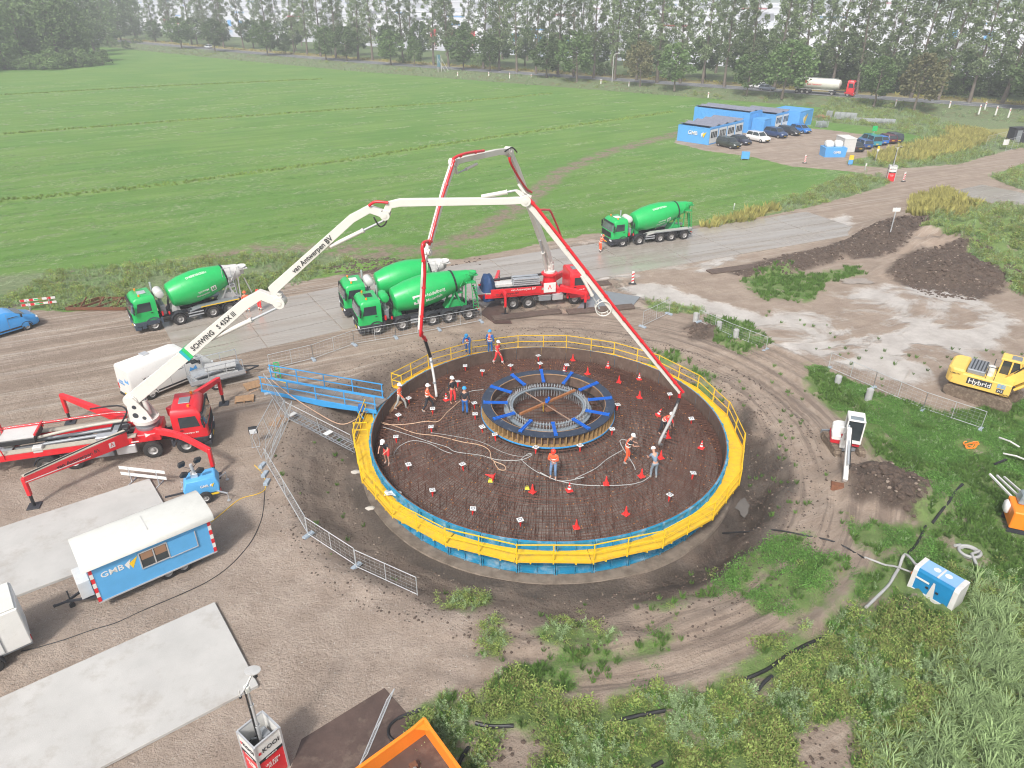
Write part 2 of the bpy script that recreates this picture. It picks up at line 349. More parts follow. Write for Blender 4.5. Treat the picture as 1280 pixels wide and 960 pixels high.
def height(x, y):
    r = np.hypot(x - TC[0], y - TC[1]); th = np.arctan2(y - TC[1], x - TC[0])
    n1 = fbm(x, y, 3.0, 4, 3)
    r = r + n1 * 2.0
    ext = 3.4 + 1.3 * np.cos(th - R(185)) + .7 * np.cos(th - R(330)) - 1.2 * np.exp(-((th - R(95)) / .8) ** 2)
    flat = 1.15 + .25 * np.cos(th + 1.4)
    t = sst(TR + flat, TR + flat + ext, r)
    h = PITZ + (-PITZ) * t
    h -= .95 * np.exp(-((r - TR - 1.9) / .9) ** 2) * np.exp(-((th - R(-25)) / .55) ** 2)
    h = np.where(r < TR + .3, PITZ, h)
    for m in gm:
        mm = mound(x, y, m[0], m[1], m[2], m[3], m[4], m[5]); h = h + mm * (1 + 1.7 * fbm(x, y, 1.5, 4, 9)) + np.where(mm > .03, fbm(x, y, .7, 3, 5) * .3, 0)
    near = sst(60, 20, np.hypot(x - 5, y - 40))
    site = 1 - sst(30, 60, np.hypot(x, y - 45))
    h = h + (fbm(x, y, 2.4, 4, 21) * .12 + (fbm(x, y, 2.0, 3, 23) * .7 + fbm(x, y, .8, 3, 22) * .32) * sst(TR + 1.0, TR + 2.0, np.hypot(x - TC[0], y - TC[1])) * sst(18.5, 14.5, np.hypot(x - TC[0], y - TC[1]))) * site
    rr = np.hypot(x - TC[0], y - TC[1]); am = sst(-1.3, -.9, th) * sst(1.0, .6, th) * sst(15.2, 16.2, rr) * sst(24, 22, rr)
    am2 = sst(-2.0, -1.7, th) * sst(-.6, -1.0, th) * sst(14.6, 15.4, rr) * sst(21, 19, rr)
    h = h + (am + am2 * .8) * (.12 * np.sin(rr * 5.2 + 2 * fbm(x, y, 6, 2, 4)) + .05 * np.sin(rr * 13.0))
    dm = ld(x, y, MROAD); h = h + .9 * sst(16, 7, dm)
    far = sst(120, 220, y)
    side = (x * .56 + y * .83)
    return h
def hz(x, y): return float(height(np.array([float(x)]), np.array([float(y)]))[0])
def H3(px, py, dz=0.0):
    """photo point on the terrain"""
    z = 0.0
    for _ in range(6): p = G(px, py, z); z = hz(p.x, p.y)
    p = G(px, py, z); p.z = z + dz; return p
def axis(lo, hi, st, g, a, b):
    c = list(np.arange(lo, hi + 1e-6, st)); v = c[-1]; s = st
    while v < b: s = min(s * g, 60); v += s; c.append(v)
    v = lo; s = st; L = []
    while v > a: s = min(s * g, 60); v -= s; L.append(v)
    return np.array(L[::-1] + c)
AX = axis(-34, 36, .25, 1.030, -1500, 1500); AY = axis(13, 74, .25, 1.022, -60, 2600)
GX, GY = np.meshgrid(AX, AY); gx = GX.ravel(); gy = GY.ravel(); gz = height(gx, gy)
me = bpy.data.meshes.new('ground'); nx, ny = len(AX), len(AY); nv = nx * ny
me.vertices.add(nv); co = np.empty((nv, 3)); co[:, 0] = gx; co[:, 1] = gy; co[:, 2] = gz
me.vertices.foreach_set('co', co.ravel())
ii, jj = np.meshgrid(np.arange(nx - 1), np.arange(ny - 1)); b0 = (jj * nx + ii).ravel()
q = np.stack([b0, b0 + 1, b0 + 1 + nx, b0 + nx], 1).astype(np.int32); nf = len(q)
me.loops.add(nf * 4); me.loops.foreach_set('vertex_index', q.ravel())
me.polygons.add(nf); me.polygons.foreach_set('loop_start', np.arange(0, nf * 4, 4, dtype=np.int32))
me.polygons.foreach_set('use_smooth', np.ones(nf, bool)); me.update(calc_edges=True)
ZONE = {}
def zone(name, v):
    v = np.clip(v, -6, 6); ZONE[name] = v
    a = me.attributes.new(name, 'FLOAT', 'POINT'); a.data.foreach_set('value', v.astype(np.float32))
def umax(L):
    r = L[0]
    for k in L[1:]: r = np.maximum(r, k)
    return r
zone('site', sd(gx, gy, P_SITE)); zone('weed', umax([sd(gx, gy, p) for p in P_WEED])); zone('green', np.minimum(umax([sd(gx, gy, p) for p in P_GREEN]), .3 - umax([sd(gx, gy, p) for p in P_BARE])))
zone('clay', umax([sd(gx, gy, p) for p in P_CLAY]))
rr = np.hypot(gx - TC[0], gy - TC[1]); th_ = np.arctan2(gy - TC[1], gx - TC[0])
pit = np.minimum(TR + 3.6 + 1.2 * np.cos(th_ - R(185)) - rr, 6)
zone('dark', umax([sd(gx, gy, p) for p in P_DARK])); zone('pit', pit); zone('wetpit', TR + 1.7 + 2.3 * np.clip(np.cos(th_ - R(-22)), 0, 1) ** 3 - rr)
zone('clean', sd(gx, gy, P_CLEAN)); zone('track', umax([1.3 - ld(gx, gy, P_TRACK), .6 * sd(gx, gy, poly([(215, 326), (330, 306), (440, 304), (560, 312), (560, 322), (430, 326), (330, 322)]))])); zone('wet', sd(gx, gy, P_WET))
dmr = ld(gx, gy, MROAD); zone('verge', 26 - dmr - 8)
zone('strip', 1.3 - np.minimum.reduce([ld(gx, gy, s_) for s_ in STRIPS]))
yg = [poly(p) for p in ([(1135, 275), (1142, 250), (1180, 240), (1215, 262), (1210, 285), (1160, 292)], [(1090, 195), (1150, 180), (1230, 165), (1240, 178), (1160, 200), (1100, 205)], [(880, 284), (960, 262), (980, 262), (900, 284)], [(1180, 163), (1290, 160), (1290, 172), (1190, 172)])]
zone('ygrass', umax([sd(gx, gy, p) for p in yg]))
ground = obj('ground', me); tag(ground, 'field, site yard and excavation around the round foundation', kind='structure')
gmz = bpy.data.materials.new('ground_soil_and_field'); gmz.use_nodes = True; me.materials.append(gmz)
NT = gmz.node_tree; N = NT.nodes; L = NT.links; BS = N['Principled BSDF']
def nd(t, **k):
    n = N.new(t)
    for a, v in k.items(): setattr(n, a, v)
    return n
geo = nd('ShaderNodeNewGeometry'); POS = geo.outputs['Position']
def mapv(scale=(1, 1, 1), rot=0, src=None):
    m = nd('ShaderNodeMapping', vector_type='TEXTURE'); m.inputs['Scale'].default_value = tuple(1 / q for q in scale); m.inputs['Rotation'].default_value = (0, 0, rot); L.new(src or POS, m.inputs[0]); return m.outputs[0]
def noise(sc, det=6, ro=.6, src=None, dist=0):
    n = nd('ShaderNodeTexNoise'); n.inputs['Scale'].default_value = sc; n.inputs['Detail'].default_value = det; n.inputs['Roughness'].default_value = ro; n.inputs['Distortion'].default_value = dist
    L.new(src or POS, n.inputs['Vector']); return n.outputs[0]
def mth(op, a, b=0.0, c=None):
    n = nd('ShaderNodeMath', operation=op)
    for i, v in enumerate((a, b, c)):
        if v is None: continue
        if isinstance(v, (int, float)): n.inputs[i].default_value = v
        else: L.new(v, n.inputs[i])
    return n.outputs[0]
def rng(v, a, b, c=0.0, d=1.0, sm=True):
    n = nd('ShaderNodeMapRange'); n.interpolation_type = 'SMOOTHSTEP' if sm else 'LINEAR'
    L.new(v, n.inputs[0])
    for i, q_ in enumerate((a, b, c, d)): n.inputs[i + 1].default_value = q_
    return n.outputs[0]
def mixc(f, a, b):
    n = nd('ShaderNodeMix', data_type='RGBA')
    if isinstance(f, (int, float)): n.inputs[0].default_value = f
    else: L.new(f, n.inputs[0])
    for i, v in ((6, a), (7, b)):
        if isinstance(v, tuple): n.inputs[i].default_value = (*v[:3], 1)
        else: L.new(v, n.inputs[i])
    return n.outputs[2]
def attr(n): a = nd('ShaderNodeAttribute', attribute_name=n); return a.outputs['Fac']
nA = noise(.55, 8, .7); nB = noise(2.2, 6, .7); nC = noise(9, 5, .7); nF = noise(28, 4, .7); nL = noise(.07, 4, .5)
def zmask(name, amp=1.6, soft=.35, off=0.0, nz=None):
    v = mth('ADD', attr(name), mth('MULTIPLY', mth('SUBTRACT', nz or nA, .5), amp * 2)); return rng(v, off - soft, off + soft)
rot = R(32)
rowv = noise(1, 5, .65, mapv((.045, .5, 1), rot)); rowf = noise(1, 5, .7, mapv((.35, 2.2, 1), rot))
f1 = mixc(rng(rowv, .32, .68), (.115, .225, .032), (.165, .295, .05))
f1 = mixc(mth('MULTIPLY', rng(rowf, .52, .72), .50), f1, (.175, .24, .11))
f1 = mixc(mth('MULTIPLY', rng(nC, .47, .66), .55), f1, (.055, .135, .022))
f1 = mixc(mth('MULTIPLY', mth('MULTIPLY', rng(noise(1.6, 5, .75), .50, .64), rng(rowv, .42, .6)), .6), f1, (.235, .27, .17))
f1 = mixc(mth('MULTIPLY', rng(noise(.25, 5, .6, mapv((1, 2, 1), rot)), .56, .70), .5), f1, (.17, .20, .115))
f1 = mixc(mth('MULTIPLY', rng(nL, .40, .62), .30), f1, (.05, .19, .02))
strip = rng(mth('ADD', attr('strip'), mth('MULTIPLY', mth('SUBTRACT', nB, .5), .8)), -.3, .3)
f1 = mixc(mth('MULTIPLY', strip, .6), f1, (.20, .31, .06))
field = f1
vg = mixc(rng(nB, .3, .7), (.10, .15, .06), (.20, .24, .12)); vg = mixc(rng(nA, .5, .66), vg, (.16, .13, .06))
tr1 = noise(1, 6, .6, mapv((.05, 1.3, 1), R(27)), .3); tr2 = noise(1, 4, .6, mapv((.045, 3.2, 1), R(24)), .5)
soil = mixc(rng(nA, .3, .7), (.285, .218, .168), (.40, .318, .252))
pxy_ = nd('ShaderNodeSeparateXYZ'); L.new(POS, pxy_.inputs[0]); lft = mth('MULTIPLY', rng(pxy_.outputs[0], -2, -14), rng(pxy_.outputs[1], 34, 42)); lft = mth('MAXIMUM', lft, mth('MULTIPLY', rng(pxy_.outputs[1], 62, 78), .6)); lft = mth('MULTIPLY', mth('MAXIMUM', lft, .22), .8)
soil = mixc(mth('MULTIPLY', lft, rng(tr1, .42, .58)), soil, (.235, .178, .135))
soil = mixc(mth('MULTIPLY', mth('MULTIPLY', lft, .7), rng(tr2, .53, .62)), soil, (.50, .44, .38))
soil = mixc(mth('MULTIPLY', rng(nC, .55, .75), .3), soil, (.16, .12, .09))
vor = nd('ShaderNodeTexVoronoi'); vor.inputs['Scale'].default_value = 11; L.new(POS, vor.inputs['Vector'])
vcol = nd('ShaderNodeSeparateColor'); L.new(vor.outputs['Color'], vcol.inputs[0])
peb = mth('MULTIPLY', rng(vcol.outputs[0], .70, .92), rng(vor.outputs['Distance'], .42, .22))
vor2 = nd('ShaderNodeTexVoronoi'); vor2.inputs['Scale'].default_value = 6.0; L.new(POS, vor2.inputs['Vector'])
vc2 = nd('ShaderNodeSeparateColor'); L.new(vor2.outputs['Color'], vc2.inputs[0])
peb2 = mth('MULTIPLY', rng(vc2.outputs[1], .88, .93), rng(vor2.outputs['Distance'], .25, .15))
st = mixc(rng(nA, .3, .72), (.32, .25, .198), (.455, .37, .305))
st = mixc(mth('MULTIPLY', rng(nB, .48, .70), .55), st, (.20, .148, .115))
st = mixc(mth('MULTIPLY', peb, mth('ADD', .25, mth('MULTIPLY', rng(nA, .35, .6), .6))), st, (.46, .40, .35)); st = mixc(mth('MULTIPLY', peb2, .7), st, (.55, .50, .45))
st = mixc(mth('MULTIPLY', rng(nF, .54, .66), .55), st, (.12, .09, .07))
soil = mixc(zmask('clean', 1.8, .8), soil, st)
soil = mixc(mth('MULTIPLY', peb, .35), soil, (.42, .37, .32))
dk = mixc(rng(nB, .32, .68), (.045, .031, .024), (.125, .09, .068)); dk = mixc(mth('MULTIPLY', rng(nC, .55, .7), .6), dk, (.23, .18, .14))
sub = nd('ShaderNodeVectorMath', operation='SUBTRACT'); L.new(POS, sub.inputs[0]); sub.inputs[1].default_value = (TC[0], TC[1], 0)
sx = nd('ShaderNodeSeparateXYZ'); L.new(sub.outputs[0], sx.inputs[0])
rad = mth('SQRT', mth('ADD', mth('MULTIPLY', sx.outputs[0], sx.outputs[0]), mth('MULTIPLY', sx.outputs[1], sx.outputs[1])))
ang = mth('ARCTAN2', sx.outputs[1], sx.outputs[0])
cv = nd('ShaderNodeCombineXYZ'); L.new(mth('MULTIPLY', rad, 2.2), cv.inputs[0]); L.new(mth('MULTIPLY', ang, 1.6), cv.inputs[1])
pol = noise(1, 6, .65, cv.outputs[0])
pitc = mixc(rng(mth('ADD', mth('MULTIPLY', pol, .4), mth('MULTIPLY', nA, .6)), .38, .62), (.135, .10, .078), (.25, .20, .16)); pitc = mixc(mth('MULTIPLY', rng(nB, .45, .7), .5), pitc, (.10, .075, .06))
soil = mixc(mth('MULTIPLY', mth('MULTIPLY', rng(rad, 26, 18), rng(pol, .48, .60)), mth('MULTIPLY', .6, rng(sx.outputs[0], -6, 2))), soil, (.135, .10, .08))
soil = mixc(mth('MULTIPLY', zmask('pit', 1.3, .8), .9), soil, pitc)
soil = mixc(mth('MULTIPLY', zmask('dark', 1.4, .5), rng(nB, .1, .5)), soil, dk)
pw = mth('MULTIPLY', zmask('wetpit', .9, .5), rng(noise(.35, 3, .5), .30, .50)); soil = mixc(mth('MULTIPLY', pw, .85), soil, mixc(rng(nC, .35, .65), (.045, .036, .03), (.10, .08, .064)))
clm = mth('MULTIPLY', zmask('clay', 2.0, .6), rng(noise(.13, 7, .62, mapv((.75, 1.2, 1), R(20)), .8), .44, .53))
clc = mixc(rng(nA, .3, .7), (.40, .37, .34), (.56, .53, .495)); soil = mixc(mth('MULTIPLY', clm, .88), soil, clc)
gr = mixc(rng(nB, .3, .7), (.11, .18, .045), (.18, .26, .08)); gr = mixc(rng(nC, .55, .7), gr, (.19, .165, .09))
bare = rng(noise(.42, 6, .75), .55, .63)
soil = mixc(mth('MULTIPLY', zmask('green', 1.5, .35), mth('SUBTRACT', 1, mth('MULTIPLY', bare, .85))), soil, gr)
col = mixc(mth('MULTIPLY', zmask('track', 1.6, 1.0), rng(nA, .38, .55)), field, mixc(rng(nB, .35, .65), (.19, .14, .10), (.27, .21, .16)))
wd = mixc(rng(nB, .3, .7), (.12, .17, .07), (.22, .27, .13))
col = mixc(zmask('weed', 1.6, .6), col, mixc(rng(nA, .57, .66), wd, (.21, .165, .125)))
col = mixc(zmask('verge', 2.0, .8), col, vg)
col = mixc(zmask('site', .9, .18), col, soil)
col = mixc(mth('MULTIPLY', zmask('ygrass', 1.0, .4), .7), col, (.33, .30, .09))
L.new(col, BS.inputs['Base Color'])
wetm = mth('MAXIMUM', mth('MULTIPLY', zmask('wet', 2.0, .8), rng(nA, .40, .56)), mth('MAXIMUM', mth('MULTIPLY', clm, .55), mth('MULTIPLY', pw, .6)))
L.new(rng(wetm, 0, 1, .92, .12, False), BS.inputs['Roughness'])
bp = nd('ShaderNodeBump'); bp.inputs['Strength'].default_value = 1.0; bp.inputs['Distance'].default_value = .22
hh = mth('ADD', mth('MULTIPLY', nB, .8), mth('ADD', mth('MULTIPLY', nC, .45), mth('MULTIPLY', nF, .2)))
L.new(mth('MULTIPLY', hh, rng(wetm, 0, 1, 1, .1)), bp.inputs['Height']); L.new(bp.outputs[0], BS.inputs['Normal'])
# ================================================================== ROADS
def ribbon(name, line, half, z, mat, cross=(-1, 1), zoff=None, parent=None, follow=True):
    mb = MB(); P = []; k = len(cross)
    pts = []
    for i in range(len(line) - 1):
        n = max(1, int(np.linalg.norm(line[i + 1] - line[i]) / 6))
        for j in range(n): pts.append(line[i] + (line[i + 1] - line[i]) * j / n)
    pts.append(line[-1]); pts = np.array(pts)
    for _ in range(8): pts[1:-1] = (pts[:-2] + 2 * pts[1:-1] + pts[2:]) / 4
    for i, p in enumerate(pts):
        t = pts[min(i + 1, len(pts) - 1)] - pts[max(i - 1, 0)]; t = t / np.linalg.norm(t); nn = np.array([-t[1], t[0]])
        for c in cross: P.append((*(p + nn * c * half), z))
    F = [(i * k + j, i * k + j + 1, (i + 1) * k + j + 1, (i + 1) * k + j) for i in range(len(pts) - 1) for j in range(k - 1)]
    mb.add(P, F); o = mb.build(name, mat, parent); return o, pts
asph = M('asphalt', (.15, .155, .165), .8, var=.12, scale=.4, coord='Object')
paint = M('road_paint', (.75, .75, .72), .7, var=.1)
verge_m = M('verge_dry_grass', (.24, .20, .085), .9, var=.3, scale=.25, dirt=((.10, .13, .05), .35, .3))
sgrass = M('bank_grass', (.11, .16, .055), .9, var=.3, scale=.12, dirt=((.20, .17, .08), .3, .2))
main_road, mrp = ribbon('road', MROAD, 3.6, .98, asph); tag(main_road, 'asphalt main road beyond the green field', kind='structure')
def offset_line(pts, d):
    o = []
    for i, p in enumerate(pts):
        t = pts[min(i + 1, len(pts) - 1)] - pts[max(i - 1, 0)]; t = t / np.linalg.norm(t); o.append(p + np.array([-t[1], t[0]]) * d)
    return np.array(o)
for nm, d0, wd_ in (('edge_line', 3.3, .09), ('edge_line', -3.3, .09)):
    o, _ = ribbon(nm, offset_line(mrp, d0), wd_, .99, paint, parent=main_road)
mb = MB(); ml = mrp[::1]
acc = 0
for i in range(len(mrp) - 1):
    a, b = mrp[i], mrp[i + 1]; n = int(np.linalg.norm(b - a) / 6) or 1
    t = (b - a) / np.linalg.norm(b - a); nn = np.array([-t[1], t[0]]) * .07
    p0 = a; p1 = a + t * 3
    mb.quad((*(p0 - nn), .991), (*(p1 - nn), .991), (*(p1 + nn), .991), (*(p0 + nn), .991))
mb.build('centre_dashes', paint, main_road)
vr, _ = ribbon('verge', offset_line(mrp, 7.5), 4.2, .93, verge_m); tag(vr, 'dry yellowish grass verge on the far side of the main road', kind='structure')
RC = np.array([[*G(x, y)[:2]] for x, y in [(215, 430), (300, 411), (390, 392), (480, 372), (600, 349), (700, 332), (800, 317), (880, 304), (960, 291), (1045, 277)]])
def resample(line, n):
    d = np.r_[0, np.cumsum(np.linalg.norm(np.diff(line, axis=0), axis=1))]; t = np.linspace(0, d[-1], n)
    return np.stack([np.interp(t, d, line[:, 0]), np.interp(t, d, line[:, 1])], 1), d[-1]
RCs, RL = resample(RC, 200)
for _ in range(60): RCs[1:-1] = (RCs[:-2] + 2 * RCs[1:-1] + RCs[2:]) / 4
slabm = M('road_slab', (.335, .305, .27), .55, var=.14, scale=.35, dirt=((.235, .19, .15), .42, .45), coord='Generated')
tn = slabm.node_tree; gg = tn.nodes.new('ShaderNodeNewGeometry'); mp = tn.nodes.new('ShaderNodeMapping'); mp.vector_type = 'TEXTURE'; mp.inputs['Rotation'].default_value = (0, 0, R(21)); mp.inputs['Scale'].default_value = (8, .6, 1)
tn.links.new(gg.outputs['Position'], mp.inputs[0])
for n_ in tn.nodes:
    if n_.type == 'TEX_NOISE': tn.links.new(mp.outputs[0], n_.inputs['Vector'])
for n_ in [n for n in tn.nodes if n.type == 'MAP_RANGE' and n.outputs[0].links and n.outputs[0].links[0].to_socket.name == 'Roughness']:
    n_.inputs[3].default_value = .16; n_.inputs[4].default_value = .6
site_road = thing('road'); site_road['kind'] = 'structure'; site_road['label'] = 'muddy haul road of precast concrete slabs past the trucks'
def slab_road(parent, line, L_, lanes, w_, ln, z=.05, th=.14, jit=.012, wadd=0):
    n = int(L_ // ln); cs, _ = resample(line, n + 1)
    for i in range(n):
        a = cs[i]; b = cs[i + 1]
        ta = cs[min(i + 1, n)] - cs[max(i - 1, 0)]; tb = cs[min(i + 2, n)] - cs[i]
        na = np.array([-ta[1], ta[0]]) / np.linalg.norm(ta); nb = np.array([-tb[1], tb[0]]) / np.linalg.norm(tb); t = (b - a) / np.linalg.norm(b - a)
        for l in range(lanes):
            o0 = (l - lanes / 2) * w_ + .035; o1 = (l + 1 - lanes / 2) * w_ - .035; zz = z + rnd.uniform(-jit, jit)
            sh = 0
            q4 = [a + na * o0 + t * (.03 + sh), b + nb * o0 - t * (.03 - sh), b + nb * o1 - t * (.03 - sh), a + na * o1 + t * (.03 + sh)]
            c = sum(q4) / 4; mb = MB(); tl = rnd.uniform(-.008, .008)
            P = [(*(p - c), -th) for p in q4] + [(*(p - c), (tl if k in (0, 3) else -tl)) for k, p in enumerate(q4)]
            mb.add(P, [(3, 2, 1, 0), (4, 5, 6, 7), (0, 1, 5, 4), (1, 2, 6, 5), (2, 3, 7, 6), (3, 0, 4, 7)])
            s_ = mb.build('road_slab', slabm, parent, fix=False); s_.location = (c[0], c[1], zz)
slab_road(site_road, RCs, RL, 4, 2.35, 5.9)
R2 = np.array([[*G(x, y)[:2]] for x, y in [(1205, 236), (1300, 256), (1480, 300)]]); R2s, R2L = resample(R2, 30)
road2 = thing('road'); tag(road2, 'pale concrete slab track branching off to the right', kind='structure')
slab_road(road2, R2s, R2L, 3, 3.0, 6.5)
def puddle(px, py, rx, ry, z, label, seed, mat):
    c = H3(px, py); z = c.z + z; mb = MB(); n = 22
    mb.quad(*[(math.cos(2 * math.pi * i / n) * rx * (1 + .25 * math.sin(3 * i * .6 + seed)), math.sin(2 * math.pi * i / n) * ry * (1 + .25 * math.cos(2.3 * i * .5 + seed)), 0) for i in range(n)])
    o = mb.build('puddle', mat); o.location = (c.x, c.y, z); tag(o, label, kind='structure')
watm = M('puddle_water', (.15, .135, .12), .06, var=.1)
wat2 = M('muddy_water', (.30, .25, .20), .08, var=.2)
puddle(930, 636, .5, .9, .10, 'small water pool at the bottom of the pit', 1, watm)
for a in ((812, 331, 2.6, .7, .04, 'muddy puddle beside the right mixer truck', 2, wat2), (1070, 352, 1.5, .8, .06, 'pale puddle at the foot of the dug bank', 3, wat2)): puddle(*a)
# ================================================================== ROUND FOUNDATION
def zf(r): return 1.72 - (max(r, 3.9) - 3.9) * (1.70 / 6.6)
def F3(px, py, dz=0.0):
    z = 1.9
    while z > -.3:
        p = G(px, py, z)
        if zf(math.hypot(p.x - TC[0], p.y - TC[1])) >= z: break
        z -= .01
    p.z = z + dz; return p
def P2(r, a, z): return (r * math.cos(a), r * math.sin(a), z)
fnd = thing('round_foundation', (TC[0], TC[1], PITZ), 0, 'big round turbine foundation pit full of rusty rebar inside blue formwork', 'foundation')
def fpart(mb, name, mats, parent=fnd, **k):
    for i, v in enumerate(mb.v): mb.v[i] = (v[0], v[1], v[2] - PITZ)
    return mb.build(name, mats, parent, **k)
mb = MB(); mb.lathe([(PITZ - .1, 11.35), (PITZ + .05, 11.3), (PITZ + .06, 10.6), (PITZ, 10.58)], (0, 0, 0), (0, 0, 1), 96, cap=False); fpart(mb, 'footing_edge', M('muddy_concrete', (.21, .17, .135), .7, var=.3, scale=1.5, dirt=((.10, .075, .055), .55, 1.2)), smooth=40)
mb = MB(); mb.lathe([(PITZ - .1, 10.5), (-.70, 10.3), (.95, 3.9), (1.0, .2)], (0, 0, 0), (0, 0, 1), 96, cap=True)
blind = M('blinding_concrete', (.19, .155, .135), .85, var=.4, scale=1.0, dirt=((.38, .34, .30), .15, .8)); fpart(mb, 'blinding_layer', blind, smooth=40)
ply = M('inner_face_rib_shade', (.13, .085, .065), .75, var=.3, scale=2.5, dirt=((.26, .20, .16), .25, 2)); NP = 36
for i in range(NP):
    a0 = 2 * math.pi * i / NP; a1 = 2 * math.pi * (i + 1) / NP - .002; mb = MB(); K = 3
    for k in range(K):
        b0 = a0 + (a1 - a0) * k / K; b1 = a0 + (a1 - a0) * (k + 1) / K
        r0, r1 = TR, TR + .05
        P = [P2(r, b, z) for r in (r0, r1) for b in (b0, b1) for z in (PITZ, RIM)]
        mb.add(P, [(4, 6, 7, 5)], 0); mb.add(P, [(0, 1, 3, 2)], 1); mb.add(P, [(1, 5, 7, 3)], 2)
    for z in (PITZ + .12, -.62, -.1, .38, RIM - .06):     # walings
        for k in range(K):
            b0 = a0 + (a1 - a0) * k / K; b1 = a0 + (a1 - a0) * (k + 1) / K
            P = [P2(r, b, zz) for r in (TR + .05, TR + .15) for b in (b0, b1) for zz in (z - .035, z + .035)]
            mb.add(P, [(4, 6, 7, 5), (1, 5, 7, 3), (0, 2, 6, 4)], 0)
    for b, w_ in ((a0 + .004, .06), ((a0 + a1) / 2, .035), (a1 - .004, .06)):
        c = Vector(P2(TR + .11, b, (PITZ + RIM) / 2)); mb.box(c, (.16 if w_ > .05 else .12, w_, RIM - PITZ - .02), rot=(0, 0, b), mi=0)
    fpart(mb, 'formwork_panel', [fwblue, ply, rust])
WZ = .40; NS = 20; OFF = R(8)
gap = None
for i in range(NS):
    a0 = OFF + 2 * math.pi * i / NS; a1 = OFF + 2 * math.pi * (i + 1) / NS; am = (a0 + a1) / 2
    if abs((am - R(168) + math.pi) % (2 * math.pi) - math.pi) < .14: continue
    ri, ro = TR + .17, (TR + 1.0) / math.cos(math.pi / NS) * .993
    mb = MB(); q = [P2(ri / math.cos(math.pi / NS) * .986, a0 + .0015, WZ), P2(ri / math.cos(math.pi / NS) * .986, a1 - .0015, WZ), P2(ro, a1 - .0012, WZ), P2(ro, a0 + .0012, WZ)]
    up_ = rnd.uniform(-.008, .008)
    P = [(x, y, z - .06 + up_) for x, y, z in q] + [(x, y, z + up_) for x, y, z in q]
    mb.add(P, [(3, 2, 1, 0), (4, 5, 6, 7), (0, 1, 5, 4), (1, 2, 6, 5), (2, 3, 7, 6), (3, 0, 4, 7)])
    o3 = [Vector(q[3]), Vector(q[2])]
    mb.bar(o3[0] + Vector((0, 0, .07)), o3[1] + Vector((0, 0, .05)), .02, .10)           # toe board
    for t in (.2, .8):
        c = o3[0].lerp(o3[1], t); inn = Vector(q[0]).lerp(Vector(q[1]), t); mb.bar(inn + Vector((0, 0, -.1)), c + Vector((0, 0, -.1)), .07, .09)
        mb.bar(inn + Vector((0, 0, -.75)), c + Vector((0, 0, -.12)), .05, .05)
    fpart(mb, 'platform_section', yell_d)
    np_ = 2
    for t in (.02, .5):
        c = o3[0].lerp(o3[1], t); c2 = MB(); c2.bar(c + Vector((0, 0, -.12)), c + Vector((0, 0, 1.08)), .055); fpart(c2, 'railing_post', yellow)
    c2 = MB(); hjit = rnd.uniform(-.03, .03)
    for z in (.55, 1.05): c2.bar(o3[0] + Vector((0, 0, z + hjit)), o3[1] + Vector((0, 0, z - hjit)), .035, .05)
    fpart(c2, 'railing_rails', yellow)
for aa in (R(152), R(184)):
    c2 = MB()
    for r in (TR + .3, TR + 1.1): c2.bar(P2(r, aa, WZ), P2(r, aa, WZ + 1.1), .05)
    for z in (.55, 1.05): c2.bar(P2(TR + .3, aa, WZ + z), P2(TR + 1.1, aa, WZ + z), .045)
    fpart(c2, 'railing_end_frame', yellow)
def ringline(mb, r, z, n, rad, a0=0, a1=2 * math.pi, ns=3):
    cl = a1 - a0 > 6.28
    mb.tube([P2(r, a0 + (a1 - a0) * i / (n if cl else n - 1), z) for i in range(n)], rad, ns, closed=cl)
mb = MB()
for k in range(36):
    r = 4.08 + k * .178 + npr.normal() * .02; ringline(mb, r, zf(r), 84, .013 if k % 5 else .024)
for k in range(120):
    r = 4.3 + rnd.random() * 6; a = rnd.random() * 6.28; ringline(mb, r, zf(r) + .02, 10, .017, a, a + rnd.uniform(.3, .9))
fpart(mb, 'hoop_bars', rebarm, fix=False).__setitem__('kind', 'stuff')
mb = MB()
for k in range(360):
    a = 2 * math.pi * k / 360 + npr.normal() * .0026; r0 = 4.0 if k % 3 == 0 else (6.2 if k % 3 == 1 else 7.8); r1 = TR - .08 - rnd.random() * .1
    mb.tube([P2(r0, a, zf(r0) + .03), P2(r1, a + npr.normal() * .002, zf(r1) + .03)], .0165 if k % 3 else .021, 3)
for k in range(90):                                             # chair bars standing proud
    a = rnd.random() * 6.28; r = rnd.uniform(4.4, 10); a2 = a + rnd.uniform(-.05, .05)
    mb.tube([P2(r, a, zf(r) + .04), P2(r + rnd.uniform(.4, 1.3), a2, zf(r + .8) + .06)], .016, 3)
fpart(mb, 'radial_bars', rebarm, fix=False).__setitem__('kind', 'stuff')
mb = MB()                                                       # lower orthogonal mat
g = -10.3
while g < 10.4:
    hw_ = math.sqrt(max(0, 10.4 ** 2 - g * g)); pts = 12
    for ax in (0, 1):
        L_ = []
        for i in range(pts + 1):
            u = -hw_ + 2 * hw_ * i / pts; x, y = (u, g) if ax == 0 else (g, u); r = math.hypot(x, y); L_.append((x, y, zf(r) - .22 - .03 * ax))
        mb.tube(L_, .011, 3)
    g += .36
fpart(mb, 'lower_mat_bars', rebarm, fix=False).__setitem__('kind', 'stuff')
mb = MB()
for k in range(1500):
    a = rnd.random() * 6.28; r = math.sqrt(rnd.uniform(4.1 ** 2, 10.4 ** 2)); mb.bar(P2(r, a, zf(r) - .7), P2(r, a, zf(r) + rnd.uniform(-.02, .2)), .026)
for k in range(300):
    a = 2 * math.pi * k / 300; r = TR - .13; mb.bar(P2(r, a, -.95), P2(r, a, zf(r) + .18), .02)
fpart(mb, 'upright_bars', rebarm, fix=False).__setitem__('kind', 'stuff')
mb = MB()                                                       # orange wire ties / grey spots
